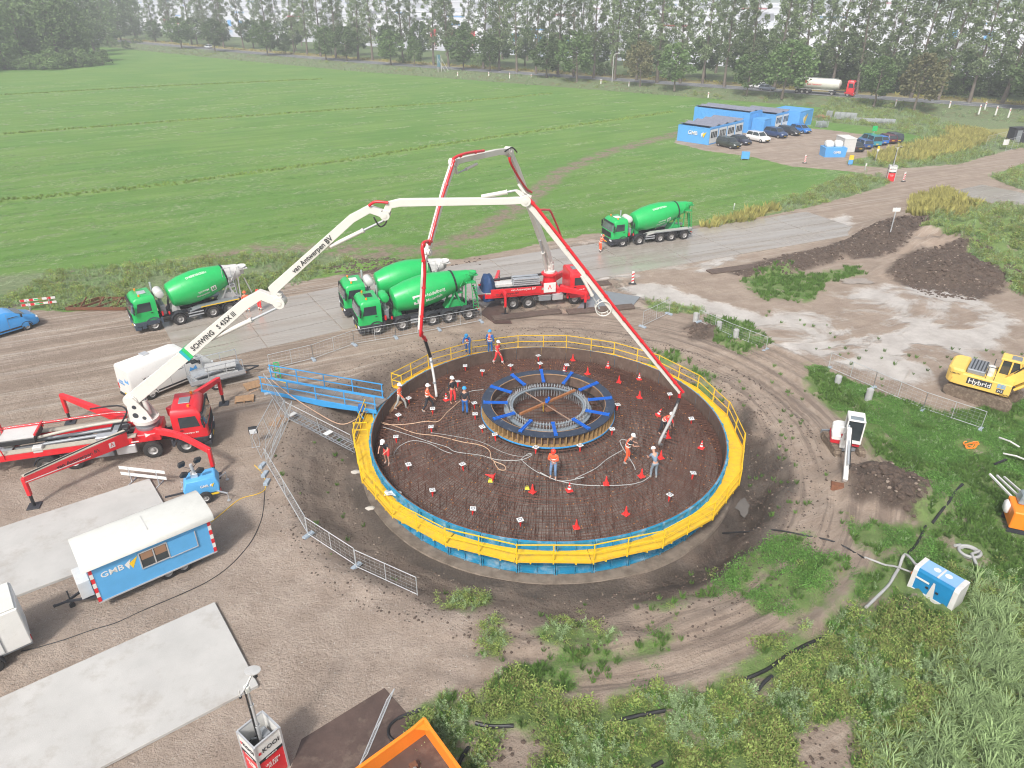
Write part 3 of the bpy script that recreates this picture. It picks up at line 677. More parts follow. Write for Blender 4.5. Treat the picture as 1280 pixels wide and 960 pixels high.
for k in range(420):
    a = rnd.random() * 6.28; r = math.sqrt(rnd.uniform(4.2 ** 2, 10.3 ** 2)); mb.box(P2(r, a, zf(r) + .045), (.05, .03, .03), rot=(0, 0, a))
fpart(mb, 'wire_ties', M('tie_orange', (.55, .22, .05), .7), fix=False).__setitem__('kind', 'stuff')
RZ = 2.5; RR = 3.97
ring = thing('ring_formwork', (TC[0], TC[1], 1.7), 0, 'timber ring formwork with dark steel rim in the middle of the rebar', 'ring formwork')
def rpart(mb, name, mats, parent=ring, **k):
    for i, v in enumerate(mb.v): mb.v[i] = (v[0], v[1], v[2] - 1.7)
    return mb.build(name, mats, parent, **k)
plyy = M('formwork_ply', (.33, .21, .09), .7, var=.2, scale=3, dirt=((.16, .11, .07), .25, 3))
navy = M('rim_steel', (.03, .042, .068), .5, var=.25, scale=3, dirt=((.45, .45, .42), .10, 3))
NR = 24
for i in range(NR):
    a0 = 2 * math.pi * i / NR; a1 = 2 * math.pi * (i + 1) / NR; mb = MB()
    for k in range(3):
        b0 = a0 + (a1 - a0) * k / 3; b1 = a0 + (a1 - a0) * (k + 1) / 3 - (.003 if k == 2 else 0)
        def arc(r0, r1, z0, z1, mi):
            P = [P2(r, b, z) for r in (r0, r1) for b in (b0, b1) for z in (z0, z1)]
            mb.add(P, [(4, 6, 7, 5), (0, 1, 3, 2), (1, 5, 7, 3), (0, 2, 6, 4)], mi)
        arc(3.42, 3.97, RZ - .05, RZ, 1); arc(3.44, 3.50, RZ - .66, RZ - .05, 4); arc(3.62, 3.66, RZ - .66, RZ - .05, 4)  # wall behind the ribs takes the dark ply, shade between ribs put into its colour
        arc(3.60, 4.00, RZ - .73, RZ - .66, 0); arc(4.0, 4.025, RZ - .72, RZ - .64, 2); arc(3.40, 3.43, RZ - .05, RZ + .012, 3)
    for k in range(3):
        b = a0 + (a1 - a0) * (k + .5) / 3; mb.box(P2(3.80, b, RZ - .355), (.30, .05, .60), rot=(0, 0, b), mi=0)
    rpart(mb, 'ring_segment', [plyy, navy, blue, timber, ply])
mb = MB()
mb2 = MB()
for r0, r1, z0, z1 in ((2.33, 2.63, 1.93, 1.99), (2.10, 2.22, 2.16, 2.22)):
    for i in range(60):
        b0 = 2 * math.pi * i / 60; b1 = 2 * math.pi * (i + 1) / 60; P = [P2(r, b, z) for r in (r0, r1) for b in (b0, b1) for z in (z0, z1)]
        mb.add(P, [(4, 6, 7, 5), (0, 1, 3, 2), (1, 5, 7, 3), (0, 2, 6, 4)])
cage = thing('anchor_cage', (TC[0], TC[1], 1.7), 0, 'pale grey anchor bolt cage inside the timber ring', 'anchor cage')
def cpart(mb, name, mats, **k):
    for i, v in enumerate(mb.v): mb.v[i] = (v[0], v[1], v[2] - 1.7)
    return mb.build(name, mats, cage, **k)
cagem = M('cage_flange', (.24, .28, .31), .5, metal=.2, var=.1); cpart(mb, 'flange', cagem)
bolt = MB(); bolt.cyl((0, 0, -.9), (0, 0, 0), .018, n=6); bolt.cyl((0, 0, -.16), (0, 0, -.10), .04, n=6); bme = bolt.mesh('bolt', steel)
for k in range(84):
    for rr_, zt in ((2.46, 2.36), (2.27, 2.42)):
        a = 2 * math.pi * k / 84; o = obj('bolt', bme, cage, P2(rr_, a, zt - 1.7 + rnd.uniform(-.015, .015)))
mb = MB(); g = -3.4
while g < 3.4:
    h_ = math.sqrt(3.4 ** 2 - g * g); mb.bar((-h_, g, 1.55), (h_, g, 1.55), .022); mb.bar((g, -h_, 1.52), (g, h_, 1.52), .022); g += .17
rpart(mb, 'inner_mat_bars', rebarm, fix=False)['kind'] = 'stuff'
mb = MB()
for i in range(3):
    r = 2.9 + i * .2; ringline(mb, r, 1.7, 60, .014)
for k in range(120): mb.bar(P2(2.75, 2 * math.pi * k / 120, 1.62), P2(3.42, 2 * math.pi * k / 120, 1.62), .02)
rpart(mb, 'inner_ring_bars', rebarm, fix=False)['kind'] = 'stuff'
for k in range(12):
    a = R(4 + 30 * k); a_ = Vector(P2(2.42, a, RZ - .02)); b_ = Vector(P2(3.86, a, RZ + .07)); sd_ = Vector((-math.sin(a), math.cos(a), 0)); mb = MB()
    for s_ in (-1, 1): mb.bar(a_ + sd_ * .065 * s_, b_ + sd_ * .065 * s_, .045, .10)
    mb.bar(a_ + Vector((0, 0, -.02)), b_ + Vector((0, 0, -.02)), .12, .04)
    for t in (0.03, .97): c = a_.lerp(b_, t); mb.box(c + Vector((0, 0, .01)), (.09, .22, .11), rot=(0, 0, a))
    rpart(mb, 'brace', braceblue)
ab = R(38); mb = MB(); mb.bar(P2(2.15, ab + math.pi, 2.38), P2(2.2, ab, 2.48), .12, .13)
bm_ = thing('centre_beam', (TC[0], TC[1], 2.42), 0, 'long rusty steel beam lying across the anchor cage', 'beam')
for i, v in enumerate(mb.v): mb.v[i] = (v[0], v[1], v[2] - 2.42)
mb.build('beam_body', M('beam_rust', (.32, .13, .05), .8, var=.3, scale=4), bm_)
mb = MB(); mb.box((.0, 0, .10), (.5, .16, .08), rot=(0, 0, ab + .5)); mb.cyl((.05, .1, .05), (.05, .1, .28), .07); mb.cyl((-.1, -.05, .05), (-.1, -.05, .25), .06); mb.build('clamp', braceblue, bm_)
mb = MB(); mb.bar(P2(2.3, R(128), -.28), P2(2.3, R(-52), -.28), .05); mb.build('cross_rod', M('pale_rust', (.34, .22, .16), .8), bm_)
mb = MB(); mb.box((.1, -.05, -.42), (.7, .6, .05), rot=(0, 0, .4)); mb.build('base_plate', rust, bm_)
mb = MB(); mb.bar((-.28, -.25, -.5), (-.3, -.3, .05), .035); mb.build('marker_stick', yellow, bm_)
conered = M('cone_red', (.85, .035, .03), .5, var=.06); sleeve = M('cone_white', (.64, .64, .63), .5, var=.04); bagy = M('yellow_black_bag', (.6, .55, .05), .6, var=.2)
def cone_mesh(stripe):
    mb = MB(); mb.box((0, 0, .02), (.33, .33, .04)); mb.lathe([(.04, .125), (.30, .055), (.50, .028), (.52, .02)], (0, 0, 0), (0, 0, 1), 12)
    return mb
def sleeve_mesh():
    mb = MB(); mb.lathe([(.14, .106), (.23, .080)], (0, 0, 0), (0, 0, 1), 12, cap=False); mb.lathe([(.32, .058), (.39, .048)], (0, 0, 0), (0, 0, 1), 12, cap=False); return mb
CM = cone_mesh(0).mesh('cone_body', conered, smooth=40, bevel=.008); SM = sleeve_mesh().mesh('reflective_sleeve', sleeve, smooth=40)
def cone(px, py, stripe, label, tilt=0, tdir=0, group='traffic cones on the rebar'):
    p = F3(px, py, .05); t = thing('traffic_cone', p, rnd.random() * 6, label, 'traffic cone', group)
    if tilt: t.rotation_euler = (Euler((tilt, 0, tdir))); t.location.z += .14 * abs(math.sin(tilt))
    obj('cone_body', CM, t)
    if stripe: obj('reflective_sleeve', SM, t)
    return t
CN = [(51, 152, 0, 'plain red cone, the farthest one behind the ring'), (191, 181, 1, 'striped cone near the far wall right of the ring'), (110, 207, 0, 'plain red cone just behind the ring on its right'), (235, 240, 0, 'plain red cone right of the ring, nearest its dark rim'),
      (316, 228, 1, 'striped cone standing close to the far right wall'), (317, 302, 0, 'plain red cone between the ring and the boom tip'), (430, 460, 0, 'plain red cone behind the worker with the vest'), (402, 543, 0, 'plain red cone right behind the worker in grey'),
      (564, 503, 1, 'striped cone alone near the right wall'), (325, 617, 0, 'plain red cone between the two hose workers'), (184, 648, 0, 'plain red cone beside the pale hose right of the red hooded worker'), (263, 768, 0, 'plain red cone near the front right wall'),
      (65, 822, 0, 'plain red cone nearest the front wall'), (37, 674, 1, 'striped cone in front of the red hooded worker'), (16, 200, 1, 'striped cone touching the back of the ring')]
for x, y, s_, l in CN: cone(700 + x / 3.2, 400 + (y + 12) / 3.2, s_, l)
cone(557.8, 501, 1, 'striped cone at the feet of the worker in black jacket')
cone(822, 521, 1, 'striped cone tilted beside the bending worker in vest', .35, 1.5)
c_ = cone(618, 600, 0, 'plain red cone knocked over beside a yellow bag', 1.45, -1.9)
cone(665.5, 616, 0, 'plain red cone standing next to a yellow and black bag')
inv = thing('bar_cap_cone', (0, 0, 0), 0);
TM = MB(); TM.lathe([(.0, .02), (.26, .06), (.42, .10)], (0, 0, 0), (0, 0, 1), 10); IM = TM.mesh('cone_body', conered, smooth=40)
TM = MB(); TM.box((0, 0, .44), (.31, .31, .04)); IB = TM.mesh('cone_base', sleeve, bevel=.01)
TM = MB(); TM.lathe([(.461, .11), (.464, .06)], (0, 0, 0), (0, 0, 1), 12, cap=False); IR = TM.mesh('base_hole', greymet)
bpy.data.objects.remove(inv)
IL = [(511.5, 501, 'by the walking worker near the bridge'), (498.4, 522, 'near the left wall below the pallet'), (495.7, 550, 'right of the worker in black shirt'), (510.6, 584.4, 'alone in the left front, over the bars'), (539.9, 537.5, 'beside the orange and grey hoses on the left'),
      (579.3, 585, 'left of the fallen cone'), (541, 514.5, 'at the feet of the worker in black trousers'), (582, 460, 'near the far left wall'), (602.7, 467, 'between far wall and ring on the left'), (638.6, 460, 'in front of the orange suited pair'),
      (673, 447.7, 'farthest one, against the far wall'), (674.8, 457.3, 'just behind the ring, next to the farthest'), (593.5, 507.7, 'touching the left side of the ring'), (594, 521.4, 'below the one at the left side of the ring'), (603, 537.5, 'in front of the ring at its left'),
      (619.8, 547.8, 'in front of the ring between hoses and rim'), (669.6, 563.8, 'left of the red hooded worker'), (572.4, 480.6, 'behind the worker in black jacket'), (836.6, 496, 'under the boom tip on the right'), (863.8, 526.6, 'near the right wall, upper of the two'),
      (864.7, 596, 'near the right wall, lower of the two'), (835.6, 623.4, 'near the right front wall'), (764.7, 540.6, 'right of the ring by its front'), (771, 510, 'touching the right side of the ring'), (725, 561.6, 'in front of the ring, right of the hooded worker'),
      (541, 617.5, 'in the left front by the blue wall'), (590.5, 640.5, 'second along the front wall'), (650.7, 654.5, 'closest to the front wall in the middle'), (707.8, 459.4, 'beside the striped cone at the back of the ring')]
for x, y, l in IL:
    p = F3(x, y + 4, .03); t = thing('bar_cap_cone', p, rnd.random() * 6, 'upside-down red cone, white base up, ' + l, 'cone', 'upside-down cones capping the bars')
    t.rotation_euler = (rnd.uniform(-.12, .12), rnd.uniform(-.12, .12), rnd.random() * 6)
    obj('cone_body', IM, t); obj('cone_base', IB, t); obj('base_hole', IR, t)
for x, y, l in ((613, 603, 'yellow and black bag beside the fallen cone'), (659, 612, 'yellow and black bag beside the upright plain cone')):
    p = F3(x, y, .05); mb = MB(); mb.box((0, 0, .06), (.26, .18, .12), top=(.6, .5)); mb.tube([(-.1, 0, .1), (-.05, 0, .2), (.05, 0, .2), (.1, 0, .1)], .012, 5); o = mb.build('bag', bagy, bevel=.03); o.location = p; tag(o, l, 'bag')
blA, blB = G(326.7, 488, .12), G(471, 515, .92); brA, brB = G(338.5, 473, .12), G(480, 498.5, .92)
bridge = thing('access_bridge', (blA.x, blA.y, 0), 0, 'light blue steel gangway with railings leading onto the foundation', 'footbridge')
T = frame(bridge)
mb = MB(T)
for a, b in ((blA, blB), (brA, brB)):
    m = a.lerp(b, .55); mb.bar(a, m + Vector((0, 0, -.12)), .1, .16, h1=.42); mb.bar(m + Vector((0, 0, -.12)), b, .1, .42, h1=.22)
mb.build('side_beam', blue, bridge)
mb = MB(T); mb.bar((blA + brA) / 2 + Vector((0, 0, .04)), (blB + brB) / 2 + Vector((0, 0, .04)), (blA - brA).length * .93, .04); mb.build('deck', M('grating', (.20, .18, .165), .7, var=.25, scale=4), bridge)
for k in range(9):
    t = (k + .5) / 9; mb = MB(T); mb.bar(blA.lerp(blB, t) + Vector((0, 0, .068)), brA.lerp(brB, t) + Vector((0, 0, .068)), .03, .012); mb.build('tread_strip', greymet, bridge)
for a, b in ((blA, blB), (brA, brB)):
    for k in range(5):
        p = a.lerp(b, .01 + .245 * k); mb = MB(T); mb.bar(p, p + Vector((0, 0, 1.08)), .06); mb.build('railing_post', blue, bridge)
    for z in (.55, 1.06): mb = MB(T); mb.bar(a + Vector((0, 0, z)), b + Vector((0, 0, z)), .05, .06); mb.build('handrail', blue, bridge)
for s_, (a, b) in enumerate(((blA, blB), (brA, brB))):
    p = a.lerp(b, .97); q_ = Vector((p.x, p.y, -1.0)); mb = MB(T); mb.bar(p, q_, .08); mb.bar(a.lerp(b, .82), q_ + Vector((0, 0, .3)), .06); mb.build('support_leg', blue, bridge)
mb = MB(T); mb.bar(G(343, 474, .3), G(358, 478, .35), .1, .05); mb.build('yellow_threshold', yellow, bridge)
wire = M('fence_wire', (.55, .57, .58), .45, metal=.4, var=.08)
footm = M('fence_foot', (.30, .36, .42), .8, var=.2, scale=5, dirt=(MUD, .3, 5))
def fence(p0, p1, label, h=1.15, feet=(1, 1), lean=0.0, group=None, dens=.30, block=footm, z0=.1):
    p0 = Vector(p0); p1 = Vector(p1); L_ = (p1 - p0).length; t = thing('site_fence', (p0 + p1) / 2, 0, label, 'fence', group); T = frame(t)
    d = (p1 - p0).normalized(); n_ = Vector((-d.y, d.x, 0)).normalized(); up = (Vector((0, 0, 1)) + n_ * lean).normalized()
    a, b = p0 + up * z0, p1 + up * z0; mb = MB(T)
    for q0, q1 in ((a, a + up * h), (b, b + up * h), (a + up * .05, b + up * .05), (a + up * h, b + up * h), ((a + b) / 2, (a + b) / 2 + up * h)): mb.tube([q0, q1], .021, 6)
    mb.build('tube_frame', wire, t)
    mb = MB(T); n = int(L_ / dens)
    for i in range(1, n): q_ = a.lerp(b, i / n); mb.bar(q_ + up * .05, q_ + up * h, .005)
    for k in range(1, 5): mb.bar(a + up * h * k / 5, b + up * h * k / 5, .006)
    o = mb.build('wire_mesh', wire, t, fix=False); o['kind'] = 'stuff'
    for q_, f_ in ((p0, feet[0]), (p1, feet[1])):
        if f_: mb = MB(T); mb.box(q_ + Vector((0, 0, .07)), (.26, .68, .13), rot=(0, 0, math.atan2(d.y, d.x)), top=(.8, .9)); mb.build('foot_block', block, t, bevel=.02)
    return t
gl = [H3(338, 463), H3(392, 450), H3(443, 431.5), H3(495, 422.5), H3(549, 412.5), H3(601.5, 402.5)]
for i, l in enumerate(('first panel, left of the bridge rail', 'second panel, above the blue bridge', 'third panel, below the front wheels of the mixers', 'fourth panel, in front of the mixer cab wheels', 'last panel, in front of the rear mixer axles')):
    fence(gl[i], gl[i + 1], 'grey fence along the haul road, ' + l, group='fence panels along the haul road', feet=(i == 0, 1))
gr_ = [H3(1035, 461), H3(1091, 485.5), H3(1153, 512.5), H3(1225.5, 537)]
for i, l in enumerate(('leftmost panel behind the small digger', 'middle panel behind the weeds', 'right panel below the yellow digger')): fence(gr_[i], gr_[i + 1], 'fence on the right side, ' + l, group='fence panels on the right side', feet=(1, i == 2), h=1.2)
fence(H3(803, 409), H3(836, 393), 'short fence panel beside the muddy track near the white boom', h=1.3)
gm2 = [H3(873, 403), H3(914, 421), H3(957, 438)]
fence(gm2[0], gm2[1], 'low fence panel next to concrete marker posts, upper one', h=1.0); fence(gm2[1], gm2[2], 'low fence panel next to concrete marker posts, lower one', h=1.0)
fence(H3(385.5, 670), H3(445, 709), 'fence panel in the stony yard, middle one of the three', h=1.1)
fence(H3(446, 711), H3(522, 746), 'fence panel in the stony yard, nearest the camera', h=1.1, feet=(0, 0))
fence(H3(334, 582), H3(384.5, 668), 'fence panel in the stony yard running up to the lamp', h=1.1, feet=(0, 0))
for k, (a, b, z) in enumerate((((357, 527), (333, 578), .0), ((360, 528), (337, 580), .0), ((352, 526), (328, 575), .0))):
    fence(H3(*a), H3(*b), 'fence panel leaning in the stack by the pallets, ' + ('front', 'right', 'left')[k], h=1.5, feet=(0, 0), lean=(.12, .3, -.2)[k], z0=.1 + .02 * k)
fence(H3(337, 492), H3(362, 526), 'fence panel under the near end of the blue bridge', h=1.5, feet=(1, 0), lean=-.1)
fence(H3(362, 526), H3(444, 568), 'fence panel along the edge of the pit beside the ladder', h=1.5, feet=(0, 0), lean=-.15)
mb = MB(); la, lb = H3(361, 522, .25), Vector((*P2(TR + 1.5, R(196), 0)[:2], 0)) + Vector((TC[0], TC[1], .1))
lb = G(444, 561, .1)
lad = thing('gangway_ladder', la, 0, 'grey aluminium ladder gangway lying over the pit slope', 'ladder'); T = frame(lad); d = (lb - la).normalized(); n_ = Vector((-d.y, d.x, 0)).normalized()
for s_ in (-.28, .28):
    mb = MB(T)
    for z in (0, .16): mb.tube([la + n_ * s_ + Vector((0, 0, z)), lb + n_ * s_ + Vector((0, 0, z))], .025, 6)
    for i in range(15): p = la.lerp(lb, i / 14) + n_ * s_; mb.bar(p, p + Vector((0, 0, .16)), .015)
    mb.build('side_rail', greymet, lad)
n = 17
for i in range(n): p = la.lerp(lb, (i + .5) / n); mb = MB(T); mb.bar(p - n_ * .28, p + n_ * .28, .035); mb.build('rung', steel, lad)
for t_ in (.07, .62):
    p = la.lerp(lb, t_) + Vector((0, 0, .18)); mb = MB(T); mb.bar(p - n_ * .26, p + n_ * .26, .35, .015, up=(0, 0, 1)); mb.build('white_plate', white, lad)
def pallet(p, rz, label, mat=timber, s=1.0, up=0):
    t = thing('pallet', p, rz, label, 'pallet')
    bd = MB(); bd.box((0, 0, 0), (1.2 * s, .10, .022)); bme_ = bd.mesh('board', mat)
    for k in range(7): obj('board', bme_, t, (0, -.36 * s + k * .12 * s, .134))
    st_ = MB(); st_.box((0, 0, 0), (.10, .8 * s, .09)); sme = st_.mesh('bearer', mat)
    for k in (-1, 0, 1): obj('bearer', sme, t, (k * .55 * s, 0, .07))
    return t
pallet(H3(306, 500), .25, 'wooden pallet on the ground left of the grey fence end'); pallet(H3(320, 482), .6, 'wooden pallet at the foot of the blue bridge', s=1.25)
t = pallet(F3(490, 509, .05), 1.0, 'wooden pallet on the rebar beside the wall and walking worker'); t.rotation_euler = (.1, -.15, 1.0)
pallet(H3(351, 528), 1.2, 'wooden pallet under the stacked fence panels')
# ================================================================== PEOPLE
def skin_mesh(name, verts, edges, mats, root=0, lvl=1, mi_fn=None):
    me = bpy.data.meshes.new('t'); me.from_pydata([v[:3] for v in verts], edges, [])
    bm = bmesh.new(); bm.from_mesh(me); sl_ = bm.verts.layers.skin.verify(); bm.verts.ensure_lookup_table()
    for i, v in enumerate(bm.verts):
        r = verts[i][3]; v[sl_].radius = r if isinstance(r, tuple) else (r, r); v[sl_].use_root = (i == root)
    bm.to_mesh(me); bm.free(); o = bpy.data.objects.new('t', me); COL.objects.link(o)
    m = o.modifiers.new('s', 'SKIN'); m.use_smooth_shade = True; m2 = o.modifiers.new('b', 'SUBSURF'); m2.levels = lvl; m2.render_levels = lvl
    dg = bpy.context.evaluated_depsgraph_get(); r = bpy.data.meshes.new_from_object(o.evaluated_get(dg)); bpy.data.objects.remove(o); r.name = name
    r.materials.clear()
    for m_ in (mats if isinstance(mats, list) else [mats]): r.materials.append(m_)
    r.polygons.foreach_set('use_smooth', [True] * len(r.polygons)); return r
def person(p, rz, label, top, legs, helmet, pose='stand', vest=None, sleeve=True, legtape=False, shorts=False, boots=black, s=1.0, hood=None, group='construction workers'):
    t = thing('person', p, rz, label, 'person', group); s *= 1.06; t.scale = (s, s, s)
    ln = {'stand': .04, 'walk': .10, 'look': .12, 'bend': .75, 'hose': .32, 'lean': .45}[pose]
    hip = Vector((0, 0, .93 if pose != 'bend' else .86)); ax = Vector((math.sin(ln), 0, math.cos(ln)))
    sp = hip + ax * .27; ch = hip + ax * .45; nk = hip + ax * .56; hd = nk + Vector((math.sin(ln * .7 + (.35 if pose in ('look', 'hose', 'lean') else 0)), 0, math.cos(ln * .7 + (.3 if pose in ('look', 'hose', 'lean') else 0)))) * .16
    st_ = {'stand': (.05, -.04), 'walk': (.34, -.30), 'look': (.03, .02), 'bend': (.16, -.14), 'hose': (.16, -.10), 'lean': (.10, -.02)}[pose]
    LG = []
    for k, sy in enumerate((1, -1)):
        h_ = hip + Vector((0, .095 * sy, -.03)); ft = Vector((st_[k], .13 * sy, .09)); kn = (h_ + ft) / 2 + Vector((.07 + .05 * (st_[k] > .1), .01 * sy, .01)); LG.append((h_, kn, ft, ft + Vector((.15, .02 * sy, -.055))))
    AR = []
    for k, sy in enumerate((1, -1)):
        sh = ch + Vector((0, .185 * sy, .02)) + ax * .03
        if pose in ('look',): el = sh + Vector((.06, .06 * sy, -.27)); wr = el + Vector((.20, -.14 * sy, .12))
        elif pose in ('hose', 'lean'): el = sh + Vector((.12, .07 * sy, -.25)); wr = el + Vector((.22, -.08 * sy, -.06))
        elif pose == 'bend': el = sh + Vector((.10, .04 * sy, -.26)); wr = el + Vector((.12, -.05 * sy, -.20))
        elif pose == 'walk': q = st_[1 - k] * .6; el = sh + Vector((q * .7, .06 * sy, -.27)); wr = el + Vector((q * .6 + .10, .0, -.21))
        else: el = sh + Vector((-.02, .08 * sy, -.28)); wr = el + Vector((.08, .0 * sy, -.23))
        AR.append((sh, el, wr))
    V = []; E = []
    def v(q, r, par=None):
        V.append((q[0], q[1], q[2], r)); i = len(V) - 1
        if par is not None: E.append((par, i))
        return i
    iH = v(hip, (.10, .135)); iS = v(sp, (.095, .12), iH); iC = v(ch, (.11, .15), iS); iN = v(nk, .055, iC)
    iHd = v(hd, (.085, .075), iN); iT = v(hd + Vector((.005, 0, .10)), (.075, .07), iHd); v(hd + Vector((.095, 0, .01)), .014, iHd)
    for sy in (1, -1): v(hd + Vector((0, .085 * sy, .02)), .014, iHd)
    for (h_, kn, ft, toe) in LG:
        a = v(h_, .085, iH); b = v(kn, .055, a); c = v(ft, .038, b); v(toe, (.03, .04), c)
    for k, (sh, el, wr) in enumerate(AR):
        sy = (1, -1)[k]; a = v(sh, .052, iC); b = v(el, .038, a); c = v(wr, .026, b); d = (wr - el).normalized()
        pm = v(wr + d * .07, (.018, .035), c)
        for q in range(4):
            off = Vector((0, (q - 1.5) * .02, 0)); ln_ = (.06, .075, .07, .052)[q]
            f1_ = v(wr + d * (.07 + ln_ * .5) + off, .0085, pm); v(wr + d * (.07 + ln_ * .85) + off + Vector((-.006, 0, -.02)), .0075, f1_)
        v(wr + d * .045 + Vector((.02, -.04 * sy, .01)), .0095, c)
    obj('body', skin_mesh('body', V, E, skin), t)
    V = []; E = []
    i0 = v(hip + Vector((0, 0, .03)), (.118, .155)); i1 = v(sp, (.112, .145), i0); i2 = v(ch, (.125, .17), i1); v(nk + Vector((0, 0, -.03)), .075, i2)
    for (sh, el, wr) in AR:
        a = v(sh, .066, i2)
        if sleeve: b = v(el, .054, a); v(wr.lerp(el, .1), .042, b)
        else: v(sh.lerp(el, .6), .052, a)
    obj('jacket', skin_mesh('jacket', V, E, top), t)
    V = []; E = []
    i0 = v(hip + Vector((0, 0, .06)), (.11, .145));
    for (h_, kn, ft, toe) in LG:
        a = v(h_, .098, i0)
        if shorts: v(h_.lerp(kn, .95), .078, a)
        else: b = v(kn, .070, a); v(ft + Vector((0, 0, .05)), .062, b)
    obj('trousers', skin_mesh('trousers', V, E, legs), t)
    for (h_, kn, ft, toe) in LG:
        V = []; E = []
        a = v(ft + Vector((0, 0, .10)), .052); b = v(ft + Vector((-.01, 0, -.035)), .052, a); v(toe + Vector((.0, 0, .0)), (.038, .048), b)
        obj('boot', skin_mesh('boot', V, E, boots), t)
    if vest:
        V = []; E = []
        i0 = v(hip + Vector((0, 0, .10)), (.126, .162)); i1 = v(sp, (.122, .155), i0); i2 = v(ch + ax * .02, (.134, .175), i1); v(nk + Vector((0, 0, -.055)), .08, i2)
        obj('vest', skin_mesh('vest', V, E, vest), t)
    mb = MB(); rr_ = .168 if vest else .158
    for q in (.12, .30):
        c = hip + ax * q; mb.tube([(c.x + .118 * math.cos(a_) * (1.08 if vest else 1) * math.cos(ln), c.y + rr_ * math.sin(a_), c.z - .12 * math.cos(a_) * math.sin(ln)) for a_ in np.linspace(0, 2 * math.pi, 13)[:-1]], .02, 4, closed=True)
    if legtape:
        for (h_, kn, ft, toe) in LG:
            for q in (.12, .28): c = ft.lerp(kn, q + .15); mb.lathe([(-.02, .078), (.02, .078)], c, kn - ft, 10)
    if vest or top in (hiviz, hired): mb.build('reflective_tape', tape, t, fix=False)
    hc = hd + Vector((0, 0, .055)); tl = ln * .7 + (.3 if pose in ('look', 'hose', 'lean') else 0); ux = Vector((math.sin(tl), 0, math.cos(tl)))
    mb = MB(); mb.lathe([(-.01, .135), (.0, .128), (.06, .118), (.105, .085), (.13, .04), (.138, .004)], hc, ux, 14); fx = Vector((math.cos(tl), 0, -math.sin(tl)))
    mb.box(hc + fx * .14 + ux * .0, (.07, .15, .012), rot=(0, tl, 0)); mb.build('helmet', helmet, t, smooth=50)
    mb = MB()
    for sy in (1, -1): mb.box(hd + fx * .088 + Vector((0, .032 * sy, .018)), (.012, .022, .012))
    mb.box(hd + fx * .088 + Vector((0, 0, -.045)), (.01, .045, .008)); mb.build('face_features', darkcloth, t)
    t['hands'] = 1; del t['hands']
    return t, [t.matrix_basis @ a[2] for a in AR]
WZp = WZ
def wp(x, y): return G(x, y, WZ + .02)
person(wp(585.5, 443), -1.8, 'worker in blue trousers and orange vest leaning at the far railing', workblue, workblue, helm_b, 'lean', vest=hiviz)
person(wp(612.5, 442), 1.2, 'worker in blue behind the one in orange suit at the far rim', workblue, workblue, helm_b, 'stand', vest=hiviz)
person(F3(622, 455), -.6, 'worker in full orange-red suit stepping on the bars at the far rim', hired, hired, helm_w, 'walk', legtape=True)
person(F3(500.5, 511), -.3, 'worker in orange jacket and grey trousers walking off the pallet', hiviz, greycloth, helm_w, 'walk', boots=greycloth)
person(F3(535, 513), .1, 'worker in orange jacket and black trousers near the end hose', hiviz, darkcloth, helm_w, 'walk', boots=greycloth)
person(F3(566, 503.5), -.9, 'worker in black jacket and orange-red trousers beside a striped cone', darkcloth, hired, helm_w, 'stand')
person(F3(581.4, 518), 1.4, 'worker with blue helmet, dark shirt and orange braces seen from behind', darkcloth, workblue, helm_b, 'stand', legtape=True)
p8, h8 = person(F3(485, 579), -1.9, 'worker in black shirt and orange shorts at the left wall holding a hose', darkcloth, hired, helm_w, 'lean', sleeve=False, shorts=True, boots=greycloth)
p9, h9 = person(F3(691.5, 597), -1.9, 'worker with red helmet, orange jacket and jeans looking down in front of the ring', hiviz, jeans, M('red_helmet', (.85, .05, .03), .4), 'look', boots=greycloth)
p10, h10 = person(F3(782, 578), .1, 'worker in orange bib trousers and dark shirt guiding a pale hose', darkcloth, hiviz, helm_w, 'hose', vest=hiviz, sleeve=False, boots=greycloth)
p11, h11 = person(F3(817, 598), 1.9, 'worker in grey blue clothes next to the end of the pour hose', M('greyblue_cloth', (.17, .24, .32), .85), M('greyblue_trousers', (.22, .27, .32), .85), helm_w, 'lean', sleeve=False, boots=greycloth)
p12, h12 = person(F3(827, 542), -.7, 'worker in red white vest and black trousers bending over beside the pour hose', hired, darkcloth, helm_w, 'bend', vest=hiviz)
person(H3(749.5, 315.5), .6, 'worker in full orange suit standing at the front of the right mixer', hiviz, hiviz, M('orange_helmet', (.9, .12, .04), .4), 'lean', legtape=True)
person(H3(310, 390), -1.2, 'worker in orange suit left under the white boom elbow', hiviz, hiviz, M('orange_helmet', (.9, .12, .04), .4), 'stand', legtape=True)
person(H3(326, 388), -1.9, 'worker in red suit right under the white boom elbow', hired, hired, M('red_helmet', (.85, .05, .03), .4), 'stand', legtape=True)
def smoothline(pts, n=5):
    P = [Vector(p) for p in pts]; out = []
    for i in range(len(P) - 1):
        p0 = P[max(i - 1, 0)]; p1 = P[i]; p2 = P[i + 1]; p3 = P[min(i + 2, len(P) - 1)]
        for k in range(n):
            t = k / n; out.append(.5 * ((2 * p1) + (p2 - p0) * t + (2 * p0 - 5 * p1 + 4 * p2 - p3) * t * t + (3 * p1 - p0 - 3 * p2 + p3) * t ** 3))
    out.append(P[-1]); return out
EXC = []
def hose(pts, r, mat, name, label, cat='hose', on='F', dz=None, group=None):
    fn = F3 if on == 'F' else H3; dz = (r + .06 if on == 'F' else r * .6) if dz is None else dz
    L_ = smoothline([fn(p[0], p[1], dz) if not isinstance(p, Vector) else p for p in pts]); EXC.extend([(q.x, q.y, .38) for q in L_[::3]] if on == 'H' else []); mb = MB(); mb.tube(L_, r, 6); o = mb.build(name, mat, smooth=60, fix=False); return tag(o, label, cat, group)
